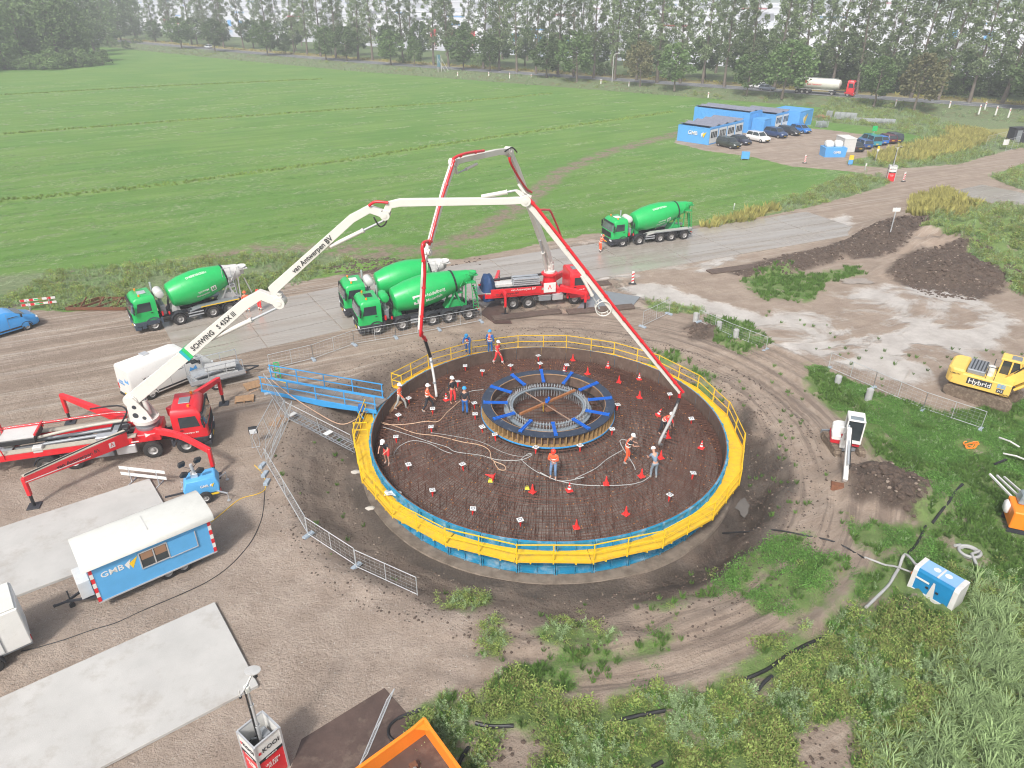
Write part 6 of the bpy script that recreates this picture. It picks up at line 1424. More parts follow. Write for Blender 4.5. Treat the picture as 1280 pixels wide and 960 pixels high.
simple('info_board', G(931, 200), -.2, 'small blue board standing in the grass near the cabins', 'sign', lambda t: [part(t, 'panel', cabblue, lambda m: m.box((0, 0, .75), (1.25, .5, 1.1)), bevel=.02), part(t, 'leg', steel, lambda m: m.box((-.5, 0, .1), (.06, .4, .2))), part(t, 'leg', steel, lambda m: m.box((.5, 0, .1), (.06, .4, .2)))])
simple('transformer_box', G(1268, 178), .2, 'dark grey transformer cabinet at the right edge behind mesh fence', 'cabinet', lambda t: [part(t, 'box_body', dark, lambda m: m.box((0, 0, 1.25), (2.6, 1.6, 2.5)), bevel=.04), part(t, 'roof', dark, lambda m: m.box((0, 0, 2.56), (2.8, 1.8, .1))), part(t, 'door', greymet, lambda m: m.box((-.3, -.81, 1.2), (1.0, .03, 2.0))), part(t, 'sign_panel', white, lambda m: m.box((.7, -.83, 1.9), (.5, .02, .3)))])
fence(G(1231, 186), G(1254, 180), 'pale mesh fence left of the dark cabinet', h=2.0, feet=(0, 0)); fence(G(1256, 190), G(1271, 186), 'pale mesh fence right in front of the dark cabinet', h=2.0, feet=(0, 0))
simple('white_board', G(1254, 187.5), .2, 'white notice board hung on the mesh fence', 'sign', lambda t: part(t, 'panel', white, lambda m: m.box((0, -.1, 1.3), (1.1, .04, .9))))
def rack(px, py, L_, W_2, h, rz, label, mat=steel):
    def b(t):
        for z in np.arange(.15, h, .22): part(t, 'barrier', mat, lambda m: [m.bar((-L_ / 2, s * W_2 / 2, z), (L_ / 2, s * W_2 / 2, z), .07) for s in (-1, 0, 1)] + [m.bar((x, -W_2 / 2, z), (x, W_2 / 2, z), .07) for x in np.linspace(-L_ / 2, L_ / 2, 5)])
        for sx in (-1, 1): part(t, 'post', mat, lambda m: [m.bar((sx * L_ / 2, s * W_2 / 2, 0), (sx * L_ / 2, s * W_2 / 2, h), .08) for s in (-1, 1)])
    simple('barrier_rack', G(px, py), rz, label, 'barrier rack', b, 'racks of barriers on the grass')
rack(1056, 149, 4.2, 1.4, 1.3, -.5, 'stack of pale fence barriers, largest of the row on the grass'); rack(1082, 152, 4.4, 1.2, .6, -.5, 'low flat stack of pale barriers'); rack(1099, 154, 1.8, 1.2, 1.0, -.5, 'small pale rack left of the last one'); rack(1111, 156, 2.0, 1.2, 1.1, -.5, 'small pale rack at the right end'); rack(1036, 147, 1.0, 1.8, 1.4, -.5, 'narrow upright rack beside the timber'); rack(1027, 159, 1.8, 1.4, 1.2, .4, 'pale wire rack at the edge of the gravel')
for x, y, l in ((1025, 147, 'small pile of brown timber, left'), (1032, 148.5, 'small pile of orange brown timber, right')): simple('timber_pile', G(x, y), .3, l + ' beside the racks', 'timber', lambda t: [part(t, 'plank', timber, lambda m: m.box((0, -.4 + .4 * k, .15 + .3 * (k % 2)), (1.6, .35, .25))) for k in range(3)])
def delin(p, label, col=red, h=1.0, w_=.22, base=True):
    t = thing('marker_post', p, rnd.uniform(-.4, .4), label, 'marker post', None); part(t, 'panel', white, lambda m: m.box((0, 0, h / 2 + .08), (w_, .05, h)), bevel=.01)
    for k in range(3): part(t, 'stripe', col, lambda m: m.add([(-w_ / 2, -.03, .2 + k * .32), (w_ / 2, -.03, .32 + k * .32), (w_ / 2, -.03, .47 + k * .32), (-w_ / 2, -.03, .35 + k * .32)], [(0, 1, 2, 3)]), fix=False)
    if base: part(t, 'foot', black, lambda m: m.box((0, 0, .05), (.75, .35, .1), top=(.9, .8)), bevel=.02)
    return t
delin(H3(790.5, 355), 'red and white marker post by the muddy road behind the pit', h=1.15); delin(G(1005.7, 204), 'red and white marker post on the near edge of the car park', h=1.2); delin(G(1129, 227), 'red and white marker post beside the red mast box at the junction', h=1.3, w_=.35)
def sign(p, h, label, pw, ph, mats, pole=.06):
    t = thing('sign_post', p, 0, label, 'sign', None); part(t, 'post', steel, lambda m: m.cyl((0, 0, 0), (0, 0, h), pole, n=8));
    for i, m_ in enumerate(mats): part(t, 'panel', m_, lambda m: m.box((0, -.08, h - ph * (i + .5)), (pw, .04, ph)), bevel=.005)
    return t
sign(G(1062, 207), 1.6, 'low yellow and blue sign at the mouth of the car park', .7, .7, [plate_y, cabblue]); sign(G(1094, 202), 2.4, 'tall thin pole with yellow plate behind the car park entrance', .35, .4, [plate_y, white]); sign(G(1081, 212.5), 1.0, 'short white post left of the red mast box', .2, .4, [white])
sign(H3(1113, 290), 2.6, 'small blue and white sign on a thin pole on the dug bank', .8, .4, [white]); sign(G(1090, 176), 2.6, 'green first aid sign on a pole behind the parked cars', .9, .9, [ltgreen]); sign(H3(917, 262), .8, 'small white post in the grass edge behind the right mixer', .15, .3, [white])
def mast_box(p, rz, label, top_h, s=1.0, lean=None, solar_=False):
    t = thing('camera_mast', p, rz, label, 'camera mast', None); w_ = .98 * s; h = 2.15 * s
    part(t, 'lower_skin', red, lambda m: m.box((0, 0, .62 * s), (w_, w_, 1.15 * s)))
    for k, (x, y) in enumerate(((0, -1), (1, 0), (0, 1), (-1, 0))):
        part(t, 'upper_panel', white, lambda m: m.box((x * (w_ / 2 - .01), y * (w_ / 2 - .01), 1.70 * s), (w_ if x == 0 else .03, w_ if y == 0 else .03, .82 * s)))
        part(t, 'dark_band', black, lambda m: m.box((x * (w_ / 2 + .006), y * (w_ / 2 + .006), 1.30 * s), (w_ * .98 if x == 0 else .02, w_ * .98 if y == 0 else .02, .12 * s)))
    for sx in (-1, 1):
        for sy in (-1, 1): part(t, 'corner_post', alu, lambda m: m.box((sx * w_ / 2, sy * w_ / 2, h / 2), (.07 * s, .07 * s, h)))
    for x, y in ((0, -1), (1, 0), (0, 1), (-1, 0)): part(t, 'top_rail', alu, lambda m: m.box((x * w_ / 2, y * w_ / 2, h), (w_ - .07 * s if x == 0 else .06 * s, w_ - .07 * s if y == 0 else .06 * s, .06 * s)))
    part(t, 'inner_floor', black, lambda m: m.box((0, 0, 1.35 * s), (w_ * .9, w_ * .9, .05)))
    part(t, 'inner_gear', greymet, lambda m: [m.box((.22, .1, 1.55), (.25, .4, .35)), m.bar((-.2, .3, 1.6), (.3, -.3, 1.75), .05)])
    for fr, (px, py), rz_ in ((0, (0, -w_ / 2 - .02), 0), (1, (-w_ / 2 - .02, 0), -R(90)), (2, (w_ / 2 + .02, 0), R(90))):
        text_part('KOOI', .26 * s, black, t, (px + .06 * math.cos(rz_), py + .06 * math.sin(rz_), 1.72 * s), (R(90), 0, rz_));
        e = text_part('e', .26 * s, red, t, (px - .36 * s * math.cos(rz_), py - .36 * s * math.sin(rz_), 1.72 * s), (R(90), 0, rz_), name='emblem')
        text_part('BEVEILIGING', .075 * s, white, t, (px * 1.02, py * 1.02, 1.30 * s), (R(90), 0, rz_)); text_part('WIJ ZIEN\nALLES', .14 * s, white, t, (px, py, .85 * s), (R(90), 0, rz_))
    pm_ = [(0, h * .6), (0, h * .6 + (top_h - h * .6) * .36), (0, h * .6 + (top_h - h * .6) * .7), (0, top_h)]
    for k in range(3): part(t, 'mast_section', alu, lambda m: [m.cyl((0, 0, pm_[k][1]), (0, 0, pm_[k + 1][1]), .075 - .015 * k, n=10)] + [m.cyl((0, 0, pm_[k + 1][1] - .06), (0, 0, pm_[k + 1][1]), .095 - .015 * k, n=10)], smooth=40)
    part(t, 'mast_cable', blackhose, lambda m: m.tube([(-.09, 0, h * .6), (-.09, 0, top_h - .1)], .03, 6))
    part(t, 'camera_arm', tankgrey, lambda m: [m.bar((0, 0, top_h), (.35, .15, top_h + .15), .05), m.bar((0, 0, top_h), (-.35, -.2, top_h), .04), m.cyl((-.35, -.2, top_h), (-.35, -.2, top_h + .28), .02, n=6)])
    part(t, 'camera_dome', tankgrey, lambda m: m.lathe([(0, .02), (.02, .24), (.06, .26), (.08, .02)], (.38, .18, top_h + .16), (.25, .1, 1), 16), smooth=40)
    part(t, 'camera', black, lambda m: [m.box((.4, .1, top_h + .02), (.12, .14, .14)), m.box((-.35, -.2, top_h - .04), (.1, .08, .08))], bevel=.02)
    part(t, 'siren_stack', tape, lambda m: [m.cyl((.0, 0, top_h - .02 - .07 * k), (.0, 0, top_h - .05 - .07 * k), .10, n=12) for k in range(4)])
    return t
kb = (G(296.7, 913, 2.15) + G(348, 910, 2.15) + G(327.5, 890, 2.15) + G(318, 935, 2.15)) / 4; kb.z = 0
mast_box(kb, heading(G(318, 935, 2.15), G(348, 910, 2.15)), 'red and white camera mast box on the gravel at the bottom', 4.35)
mast_box(G(1112, 226), -.3, 'distant red and white camera mast box with tall pole at the junction', 4.6, s=1.0)
ga, gb = G(124.5, 754, .50), G(271.5, 689.5, .50); L_ = (gb - ga).length; rz = heading(ga, gb); n_ = Vector((-math.sin(rz), math.cos(rz), 0)); W2 = 2.25
wag = thing('site_wagon', Vector(((ga + gb) / 2).xy.to_3d()) + n_ * W2 / 2, rz, 'blue site wagon trailer with curved pale roof and sliding window', 'trailer'); zt = 2.55
part(wag, 'body', blue_pan, lambda m: m.box((0, 0, (.5 + zt) / 2), (L_, W2, zt - .5)), bevel=.015)
def roof_fn(m):
    n = 14; prof = []
    for i in range(n + 1): a = math.pi * i / n; prof.append((-math.cos(a) * (W2 / 2 + .16), zt - .10 + (math.sin(a) ** .55) * .42))
    rings = []
    for xx, s_ in ((-L_ / 2 - .22, .97), (-L_ / 2 - .18, 1), (L_ / 2 + .18, 1), (L_ / 2 + .22, .97)): rings.append([(xx, y * s_, zt - .1 + (z - zt + .1) * s_) for y, z in prof])
    m.loft(rings)
part(wag, 'roof', whiteroof, roof_fn, smooth=50)
part(wag, 'lower_trim', alu, lambda m: m.box((0, -W2 / 2 - .01, .53), (L_ + .02, .04, .07))); part(wag, 'upper_trim', timber, lambda m: m.box((0, -W2 / 2 - .012, zt - .10), (L_ - .1, .03, .05)))
wx = -L_ / 2 + L_ * .50
part(wag, 'window', glass, lambda m: m.box((wx, -W2 / 2 - .012, 1.78), (1.15, .03, .82)));
part(wag, 'window_frame', alu, lambda m: [m.box((wx, -W2 / 2 - .03, 1.78 + s_ * .43), (1.22, .05, .05)) for s_ in (-1, 1)] + [m.box((wx + q * .59, -W2 / 2 - .03, 1.78), (.05, .05, .82)) for q in (-1, 0, 1)])
part(wag, 'curtain', M('brown_board', (.30, .17, .10), .8), lambda m: [m.box((wx - .28, -W2 / 2 - .030, 1.98), (.48, .012, .36)), m.box((wx + .3, -W2 / 2 - .030, 1.96), (.48, .012, .40))])
part(wag, 'shutter', blue_pan, lambda m: m.box((wx + 1.22, -W2 / 2 - .022, 1.76), (1.2, .03, .86)), bevel=.005); part(wag, 'shutter_rail', alu, lambda m: [m.box((wx + 1.22, -W2 / 2 - .045, 1.31), (1.26, .03, .04)), m.box((wx + 1.84, -W2 / 2 - .045, 1.76), (.04, .03, .9))])
for q in (-1, 1):
    for k in range(7): part(wag, 'hazard_stripe', (red if k % 2 == 0 else white), lambda m: m.box((q * (L_ / 2 - .06), -W2 / 2 - .012, .70 + k * .26), (.14, .02, .255)))
text_part('GMB', .40, white, wag, (-L_ / 2 + .85, -W2 / 2 - .006, 1.85), (R(90), 0, 0), name='lettering').scale = (1.15, 1, 1); emblem(wag, (-L_ / 2 + 1.36, -W2 / 2 - .010, 1.87), .52, RM(R(90), 0, 0))
for sy in (-1, 1):
    for q in (-.35, .35): wheel(wag, .7 + q, sy * (W2 / 2 - .25), .33, CW)
part(wag, 'chassis', dark, lambda m: [m.box((0, s * .6, .42), (L_, .1, .14)) for s in (-1, 1)] + [m.bar((-L_ / 2, .5, .42), (-L_ / 2 - 1.1, 0, .42), .09), m.bar((-L_ / 2, -.5, .42), (-L_ / 2 - 1.1, 0, .42), .09), m.bar((-L_ / 2 - 1.0, 0, .42), (-L_ / 2 - 1.55, 0, .45), .08)])
part(wag, 'jockey_wheel', black, lambda m: [m.cyl((-L_ / 2 - .95, -.06, .12), (-L_ / 2 - .95, .06, .12), .12, n=12), m.bar((-L_ / 2 - .95, 0, .1), (-L_ / 2 - .95, 0, .95), .06), m.cyl((-L_ / 2 - 1.6, 0, .45), (-L_ / 2 - 1.5, 0, .47), .07, n=10)])
part(wag, 'gas_locker', tankgrey, lambda m: m.box((-L_ / 2 - .28, .1, 1.0), (.5, 1.2, .9)), bevel=.02)
part(wag, 'roof_seam', tankgrey, lambda m: m.box((.1, 0, zt + .325), (.05, 1.2, .012)))
c0 = G(41.4, 803, .55); rz2 = rz; n2 = Vector((-math.sin(rz2), math.cos(rz2), 0)); d2 = Vector((math.cos(rz2), math.sin(rz2), 0)); BL, BW, BH = 3.4, 1.9, 1.95
wt = thing('box_trailer', (c0 - d2 * BL / 2 + n2 * BW / 2).xy.to_3d(), rz2, 'white box trailer with side door at the left edge', 'trailer')
part(wt, 'body', white, lambda m: m.box((0, 0, .55 + BH / 2), (BL, BW, BH)), bevel=.05); part(wt, 'roof', whiteroof, lambda m: m.box((0, 0, .56 + BH + .03), (BL * .96, BW * .94, .06)), bevel=.02)
part(wt, 'side_door', white, lambda m: m.box((.15, -BW / 2 - .012, 1.45), (1.2, .03, 1.6)), bevel=.01); part(wt, 'door_seam', greymet, lambda m: m.box((.77, -BW / 2 - .02, 1.45), (.02, .02, 1.62))); part(wt, 'door_handle', greymet, lambda m: m.box((.66, -BW / 2 - .05, 1.5), (.12, .05, .06)))
part(wt, 'skirt', greymet, lambda m: m.box((0, 0, .52), (BL, BW - .1, .08))); part(wt, 'tail_light', redlens, lambda m: m.box((BL / 2 + .01, -BW / 2 + .15, .75), (.03, .14, .2)))
for sy in (-1, 1):
    wheel(wt, .25, sy * (BW / 2 + .12), .33, CW)
    part(wt, 'mudguard', black, lambda m: hole_ring(m, .25, sy * (BW / 2 + .12), .33, .37, .42, .26, .1, math.pi - .1))
def van(p, rz, label, paint, L_=5.9, h=2.55, hood=True, texts=True, name='delivery_van', wr=.35):
    t = thing(name, p, rz, label, 'van'); hw = 1.0; x1 = L_ / 2; x0 = -L_ / 2
    def ring(x, zl, zt, w_, wt_): return [(x, -w_ * .96, zl), (x, -w_, zl + .15), (x, -w_, zl + (zt - zl) * .5), (x, -wt_, zt - .12), (x, -wt_ * .9, zt), (x, wt_ * .9, zt), (x, wt_, zt - .12), (x, w_, zl + (zt - zl) * .5), (x, w_, zl + .15), (x, w_ * .96, zl)]
    mb = MB(); mb.loft([ring(x0, .40, h - .06, hw * .96, hw * .88), ring(x0 + .1, .32, h, hw, hw * .92), ring(x1 - 2.1, .30, h, hw, hw * .92), ring(x1 - 1.75, .30, h - .10, hw, hw * .90), ring(x1 - .95, .30, 1.32, hw, hw * .93), ring(x1 - .25, .32, 1.10, hw * .93, hw * .86), ring(x1, .42, .88, hw * .80, hw * .74)]); mb.build('body', paint, t, smooth=38)
    zt_, zb_ = h - .22, 1.38
    mb = MB(); mb.quad((x1 - 1.66, -hw * .84, zt_), (x1 - 1.66, hw * .84, zt_), (x1 - .90, hw * .86, zb_), (x1 - .90, -hw * .86, zb_)); mb.v = [(x + .03, y, z + .02) for x, y, z in mb.v]; mb.build('windscreen', glass, t, fix=False)
    for sy in (-1, 1):
        mb = MB(); mb.add([(x1 - 1.15, sy * (hw * .985), 1.36), (x1 - 2.15, sy * (hw * 1.0), 1.36), (x1 - 2.15, sy * (hw * .955), h - .45), (x1 - 1.72, sy * (hw * .955), h - .45)], [(0, 1, 2, 3)]); mb.build('side_window', glass, t, fix=False)
        if texts is True: mb = MB(); mb.add([(x1 - 2.3, sy * 1.003, 1.36), (x1 - 3.1, sy * 1.003, 1.36), (x1 - 3.1, sy * .957, h - .45), (x1 - 2.3, sy * .957, h - .45)], [(0, 1, 2, 3)]); mb.build('side_window', glass, t, fix=False)
        mb = MB(); mb.box((x1 - 1.2, sy * 1.12, 1.42), (.12, .2, .28)); mb.build('mirror', black, t, bevel=.03); mb = MB(); mb.box((x1 - .12, sy * .68, .86), (.2, .3, .16)); mb.build('headlight', lamp, t, bevel=.03); mb = MB(); mb.box((x0 + .02, sy * .9, .95), (.08, .12, .4)); mb.build('tail_light', redlens, t)
        for xx in (x1 - 1.0, x0 + 1.15): wheel(t, xx, sy * .88, wr, DW); part(t, 'wheel_arch', black, lambda m: hole_ring(m, xx, sy * .92, wr, wr + .05, wr + .09, .18, .1, math.pi - .1))
        part(t, 'sill_trim', black, lambda m: m.box((0, sy * .99, .48), (L_ * .45, .03, .12))); part(t, 'door_seam', greymet, lambda m: [m.box((x1 - 2.2, sy * 1.0, 1.1), (.015, .02, 1.3)), m.box((x1 - 3.3, sy * 1.0, 1.2), (.015, .02, 1.5))])
    part(t, 'number_plate', plate_y, lambda m: m.box((x0 - .02, .0, .55), (.02, .5, .12))); part(t, 'bumper', black, lambda m: [m.box((x0 - .02, 0, .42), (.12, 1.8, .16)), m.box((x1 - .05, 0, .42), (.2, 1.5, .2))], bevel=.03)
    return t
va, vb = G(172, 508), G(254, 474); rzv = heading(va, vb); nv_ = Vector((-math.sin(rzv), math.cos(rzv), 0)); dv_ = Vector((math.cos(rzv), math.sin(rzv), 0)); vt = van(va + nv_ * 1.05 + dv_ * 2.95, rzv, 'white delivery van with blue lettering behind the red pump truck', white)
part(vt, 'roof_fan', alu, lambda m: m.box((-1.0, .6, 2.6), (.5, .5, .12)), bevel=.03)
text_part('VLOER', .26, black, vt, (-1.75, -1.006, 1.62), (R(90), 0, 0)); text_part('TECHNIEK', .22, cabblue, vt, (-1.72, -1.006, 1.34), (R(90), 0, 0)); text_part('VLOER\nTECHNIEK', .17, cabblue, vt, (-2.965, .35, 1.35), (R(90), 0, R(-90)), name='lettering')
emb = MB(); emb.add([(0, 0, 0), (.6, 0, 0), (.5, .3, 0), (.3, .12, 0), (.1, .28, 0)], [(0, 1, 2, 3, 4)]); o = emb.build('emblem', cabblue, vt, fix=False); o.matrix_local = Matrix.Translation(Vector((1.0, -1.012, .95))) @ RM(R(90), 0, 0).to_4x4(); o = obj('emblem', o.data, vt); o.matrix_local = Matrix.Translation(Vector((-2.96, -.15, 1.5))) @ RM(R(90), 0, R(-90)).to_4x4()
va, vb = G(-40, 436), G(52, 408); rzb = heading(va, vb); nb_ = Vector((-math.sin(rzb), math.cos(rzb), 0)); db_ = Vector((math.cos(rzb), math.sin(rzb), 0)); van(vb - db_ * 2.4 + nb_ * 1.0, rzb, 'light blue van cut off by the left edge of the picture', M('van_blue', (.06, .33, .75), .3, var=.05, coat=.6), L_=4.9, h=1.85, texts=False)
fa_, fb_ = G(240, 490), G(296, 476); rzf = heading(fa_, fb_); ft_ = thing('flatbed_trailer', (fa_ + fb_) / 2 + Vector((0, .6, 0)), rzf, 'grey flatbed trailer with rails loaded with grey panels beside the van', 'trailer'); FL = 3.6
part(ft_, 'deck', greymet, lambda m: m.box((0, 0, .62), (FL, 1.9, .10)), bevel=.01)
for s_ in (-1, 1):
    part(ft_, 'side_board', steel, lambda m: m.box((0, s_ * .95, .80), (FL, .04, .28))); wheel(ft_, -.3, s_ * 1.05, .33, CW)
    for q in (-1.7, -.6, .6, 1.7): part(ft_, 'stake', steel, lambda m: m.bar((q, s_ * .95, .7), (q, s_ * .95, 1.75), .05))
    part(ft_, 'rail', steel, lambda m: m.bar((-1.7, s_ * .95, 1.72), (1.7, s_ * .95, 1.72), .05))
for k in range(6): part(ft_, 'panel', concrete2 if k % 2 else steel, lambda m: m.box((rnd.uniform(-.6, .6), rnd.uniform(-.2, .2), .72 + k * .10), (2.0, 1.1, .07), rot=(0, 0, rnd.uniform(-.3, .3))))
part(ft_, 'drawbar', dark, lambda m: [m.bar((FL / 2, .5, .55), (FL / 2 + 1.1, 0, .5), .08), m.bar((FL / 2, -.5, .55), (FL / 2 + 1.1, 0, .5), .08)]); part(ft_, 'tail_light', amber, lambda m: m.box((FL / 2 + .02, -.8, .66), (.04, .16, .1)))
lt = thing('light_tower', G(256, 619), R(22), 'light blue lighting tower trailer with folded lamps on top', 'lighting tower')
part(lt, 'housing', blue_pan, lambda m: m.loft([[(-.85, -.58, .45), (.85, -.58, .45), (.85, .58, .45), (-.85, .58, .45)], [(-.9, -.62, .9), (.9, -.62, .9), (.9, .62, .9), (-.9, .62, .9)], [(-.7, -.5, 1.35), (.75, -.5, 1.35), (.75, .5, 1.35), (-.7, .5, 1.35)]]), bevel=.05, smooth=35)
text_part('GMB', .2, white, lt, (.15, -.63, .98), (R(80), 0, 0)); emblem(lt, (.42, -.63, .99), .22, RM(R(80), 0, 0))
part(lt, 'mast_foot', alu, lambda m: [m.box((-.25, 0, 1.45), (.35, .35, .25)), m.cyl((-.25, 0, 1.4), (-.3, .05, 2.1), .09, n=10)], bevel=.01)
for k, (x, y, z) in enumerate(((-.75, .2, 2.1), (.05, .25, 2.15), (-.7, -.3, 1.75), (.1, -.25, 1.8))): part(lt, 'floodlight', black, lambda m: [m.box((x, y, z), (.34, .18, .34), rot=(.5, .2 * k, .5)), m.bar((x, y, z - .1), (-.3, 0, 1.8), .05)], bevel=.03);
for k, (x, y) in enumerate(((-1.0, -.9), (1.1, -.9), (-1.0, .9), (1.1, .9))): part(lt, 'stabiliser', steel, lambda m: [m.bar((x * .6, y * .6, .5), (x * 1.1, y * 1.1, .5), .06), m.bar((x * 1.1, y * 1.1, .55), (x * 1.1, y * 1.1, .05), .04), m.cyl((x * 1.1, y * 1.1, .02), (x * 1.1, y * 1.1, .06), .10, n=8)])
for sy in (-1, 1): wheel(lt, .1, sy * .72, .33, CW)
part(lt, 'rear_lights', redlens, lambda m: [m.box((.9, -.45, .5), (.03, .2, .1))]); part(lt, 'number_plate', plate_y, lambda m: m.box((.6, -.64, .42), (.4, .02, .1)))
part(lt, 'drawbar', dark, lambda m: m.bar((-.8, 0, .45), (-1.9, 0, .42), .08))
def track(t, L_, w_, r, y, m_=None, lug=.20):
    m_ = m_ or M('track_steel', (.13, .095, .07), .8, var=.3, dirt=((.30, .24, .17), .5, 5)); h = r * 2; n = 10
    P = [(math.cos(a) * r + (L_ / 2 - r), r + math.sin(a) * r) for a in np.linspace(-math.pi / 2, math.pi / 2, n)] + [(math.cos(a) * r - (L_ / 2 - r), r + math.sin(a) * r) for a in np.linspace(math.pi / 2, 1.5 * math.pi, n)]
    part(t, 'track', m_, lambda m: m.prism(P, y - w_ / 2, y + w_ / 2), smooth=40)
    per = []
    for i in range(len(P)):
        a = Vector((*P[i], 0)); b = Vector((*P[(i + 1) % len(P)], 0)); k = max(1, int((b - a).length / lug)); per += [(a.lerp(b, q / k), (b - a).normalized()) for q in range(k)]
    per = [p for i, p in enumerate(per)]
    sb = MB(); sb.box((0, 0, 0), (lug * .55, w_ * 1.04, .035)); sme = sb.mesh('track_shoe', m_); last = None
    for p, d in per:
        if last is not None and (p - last).length < lug * .75: continue
        last = p; obj('track_shoe', sme, t, (p.x + d.y * .012, y, p.y - d.x * .012), (0, -math.atan2(d.y, d.x), 0))
    for s_ in (-1, 1): part(t, 'sprocket', m_, lambda m: [m.cyl((s_ * (L_ / 2 - r), y - w_ / 2 - .02, r), (s_ * (L_ / 2 - r), y + w_ / 2 + .02, r), r * .72, n=14), m.cyl((s_ * (L_ / 2 - r), y - w_ / 2 - .05, r), (s_ * (L_ / 2 - r), y + w_ / 2 + .05, r), r * .3, n=10)])
    for q in np.linspace(-L_ / 2 + 2 * r, L_ / 2 - 2 * r, 4): part(t, 'roller', m_, lambda m: m.cyl((q, y - w_ / 2 - .015, r * .35), (q, y + w_ / 2 + .015, r * .35), r * .28, n=10))
tk1, tk2 = H3(1024, 557), H3(1057, 589); rzm = heading(tk1, tk2); ctr_ = H3(1052, 561); ctr_.z = hz(ctr_.x, ctr_.y)
dg = thing('mini_excavator', ctr_, rzm, 'small white and red excavator digging beside the dark soil heap', 'excavator')
for sy in (-.70, .70): track(dg, 2.3, .36, .29, sy)
part(dg, 'undercarriage', greymet, lambda m: [m.box((0, 0, .35), (1.2, 1.0, .22)), m.cyl((0, 0, .4), (0, 0, .62), .38, n=16)]); part(dg, 'dozer_blade', greymet, lambda m: [m.box((-1.45, 0, .30), (.10, 1.55, .35), rot=(0, .15, 0)), m.bar((-.8, .35, .3), (-1.4, .35, .3), .1), m.bar((-.8, -.35, .3), (-1.4, -.35, .3), .1)], bevel=.01)
up_ = thing('upper_body', (0, 0, 0)); up_.parent = dg
bk = H3(1060, 604); ang2 = math.atan2(bk.y - ctr_.y, bk.x - ctr_.x) - rzm; RZ2 = Matrix.Rotation(ang2, 4, 'Z'); bpy.data.objects.remove(up_); dist = (bk - ctr_).xy.length
def upart(t, RM_, name, mat, fn, bevel=0, smooth=None):
    mb = MB(RM_); fn(mb); return mb.build(name, mat, t, bevel=bevel, smooth=smooth)
upart(dg, RZ2, 'counterweight', red_d, lambda m: m.prism([(-.95, -.55), (-.7, -.8), (.55, -.8), (.55, .8), (-.7, .8), (-.95, .55)], .62, .92, 'xy'), bevel=.03)
upart(dg, RZ2, 'engine_hood', white, lambda m: m.prism([(-.9, -.5), (-.65, -.75), (-.1, -.78), (-.1, .78), (-.65, .75), (-.9, .5)], .92, 1.45, 'xy'), bevel=.06)
upart(dg, RZ2, 'side_cover', white, lambda m: m.box((.2, -.52, 1.0), (.7, .5, .35)), bevel=.04)
upart(dg, RZ2, 'cab_roof', white, lambda m: m.box((.18, .32, 2.42), (1.15, .95, .10)), bevel=.04); upart(dg, RZ2, 'roof_window', glass_l, lambda m: m.box((.45, .32, 2.475), (.4, .7, .02)))
upart(dg, RZ2, 'cab_frame', white, lambda m: [m.bar((x, y, .92), (x * .92, y, 2.4), .07) for x in (-.32, .70) for y in (-.12, .76)] + [m.box((.2, .32, 1.0), (1.0, .88, .2))])
upart(dg, RZ2, 'cab_glass', glass, lambda m: m.box((.18, .32, 1.72), (.94, .80, 1.32)))
for (x, y, z), s_ in (((.95, -.1, 1.0), .2),): upart(dg, RZ2, 'swing_bracket', white, lambda m: m.box((.75, -.15, .85), (.4, .3, .5)), bevel=.03)
bm1 = [(.85, -.15, .95), (1.15, -.15, 2.0), (1.75, -.15, 2.35)]; dd_ = dist
for a, b, nm in ((bm1[0], bm1[1], 'boom'), (bm1[1], bm1[2], 'boom'), (bm1[2], (dd_ - .15, -.15, .75), 'dipper_arm')): upart(dg, RZ2, nm, white, lambda m: m.bar(a, b, .24, .32), bevel=.02)
upart(dg, RZ2, 'arm_ram', steel, lambda m: [m.cyl((1.0, -.15, 1.2), (1.55, -.15, 2.05), .06, n=8), m.cyl((1.3, -.15, 2.4), (dd_ - .5, -.15, 1.6), .06, n=8)]);
upart(dg, RZ2, 'bucket', rust, lambda m: m.prism([(-.05, .55), (.30, .50), (.38, .22), (.22, .02), (-.10, .0), (-.22, .15), (-.15, .45)], -.75, .55), bevel=.02).location = Vector(RZ2 @ Vector((dd_ - .1, -.05, .02)))
upart(dg, RZ2, 'arm_hoses', blackhose, lambda m: m.tube([(.9, -.05, 1.2), (1.2, -.02, 2.2), (1.7, -.02, 2.5), (dd_ - .4, -.04, 1.4)], .03, 5))
y1, y2 = H3(1186, 492), H3(1262, 519); rzy = heading(y1, y2); nrm = Vector((-math.sin(rzy), math.cos(rzy), 0)); yc = (y1 + y2) / 2 + nrm * 1.15 - Vector((math.cos(rzy), math.sin(rzy), 0)) * .25; yc.z = 0
yd = thing('crawler_excavator', yc, rzy, 'big yellow crawler excavator with hybrid lettering at the right edge', 'excavator')
yd.scale = (.94,) * 3
for sy in (-1.15, 1.15): track(yd, 4.2, .6, .45, sy, lug=.24)
part(yd, 'undercarriage', digyel, lambda m: [m.box((0, 0, .6), (2.6, 1.8, .3)), m.cyl((0, 0, .7), (0, 0, 1.12), .62, n=20)], bevel=.02)
YR = Matrix.Rotation(R(10), 4, 'Z')
upart(yd, YR, 'body', digyel, lambda m: m.prism([(-2.35, -1.0), (-2.05, -1.32), (-1.5, -1.38), (1.55, -1.38), (1.55, 1.38), (-1.5, 1.38), (-2.05, 1.32), (-2.35, 1.0)], 1.1, 2.0, 'xy'), bevel=.05)
upart(yd, YR, 'counterweight', digyel, lambda m: m.prism([(-2.42, -.9), (-2.15, -1.33), (-1.35, -1.40), (-1.35, 1.40), (-2.15, 1.33), (-2.42, .9)], 1.08, 2.25, 'xy'), bevel=.12)
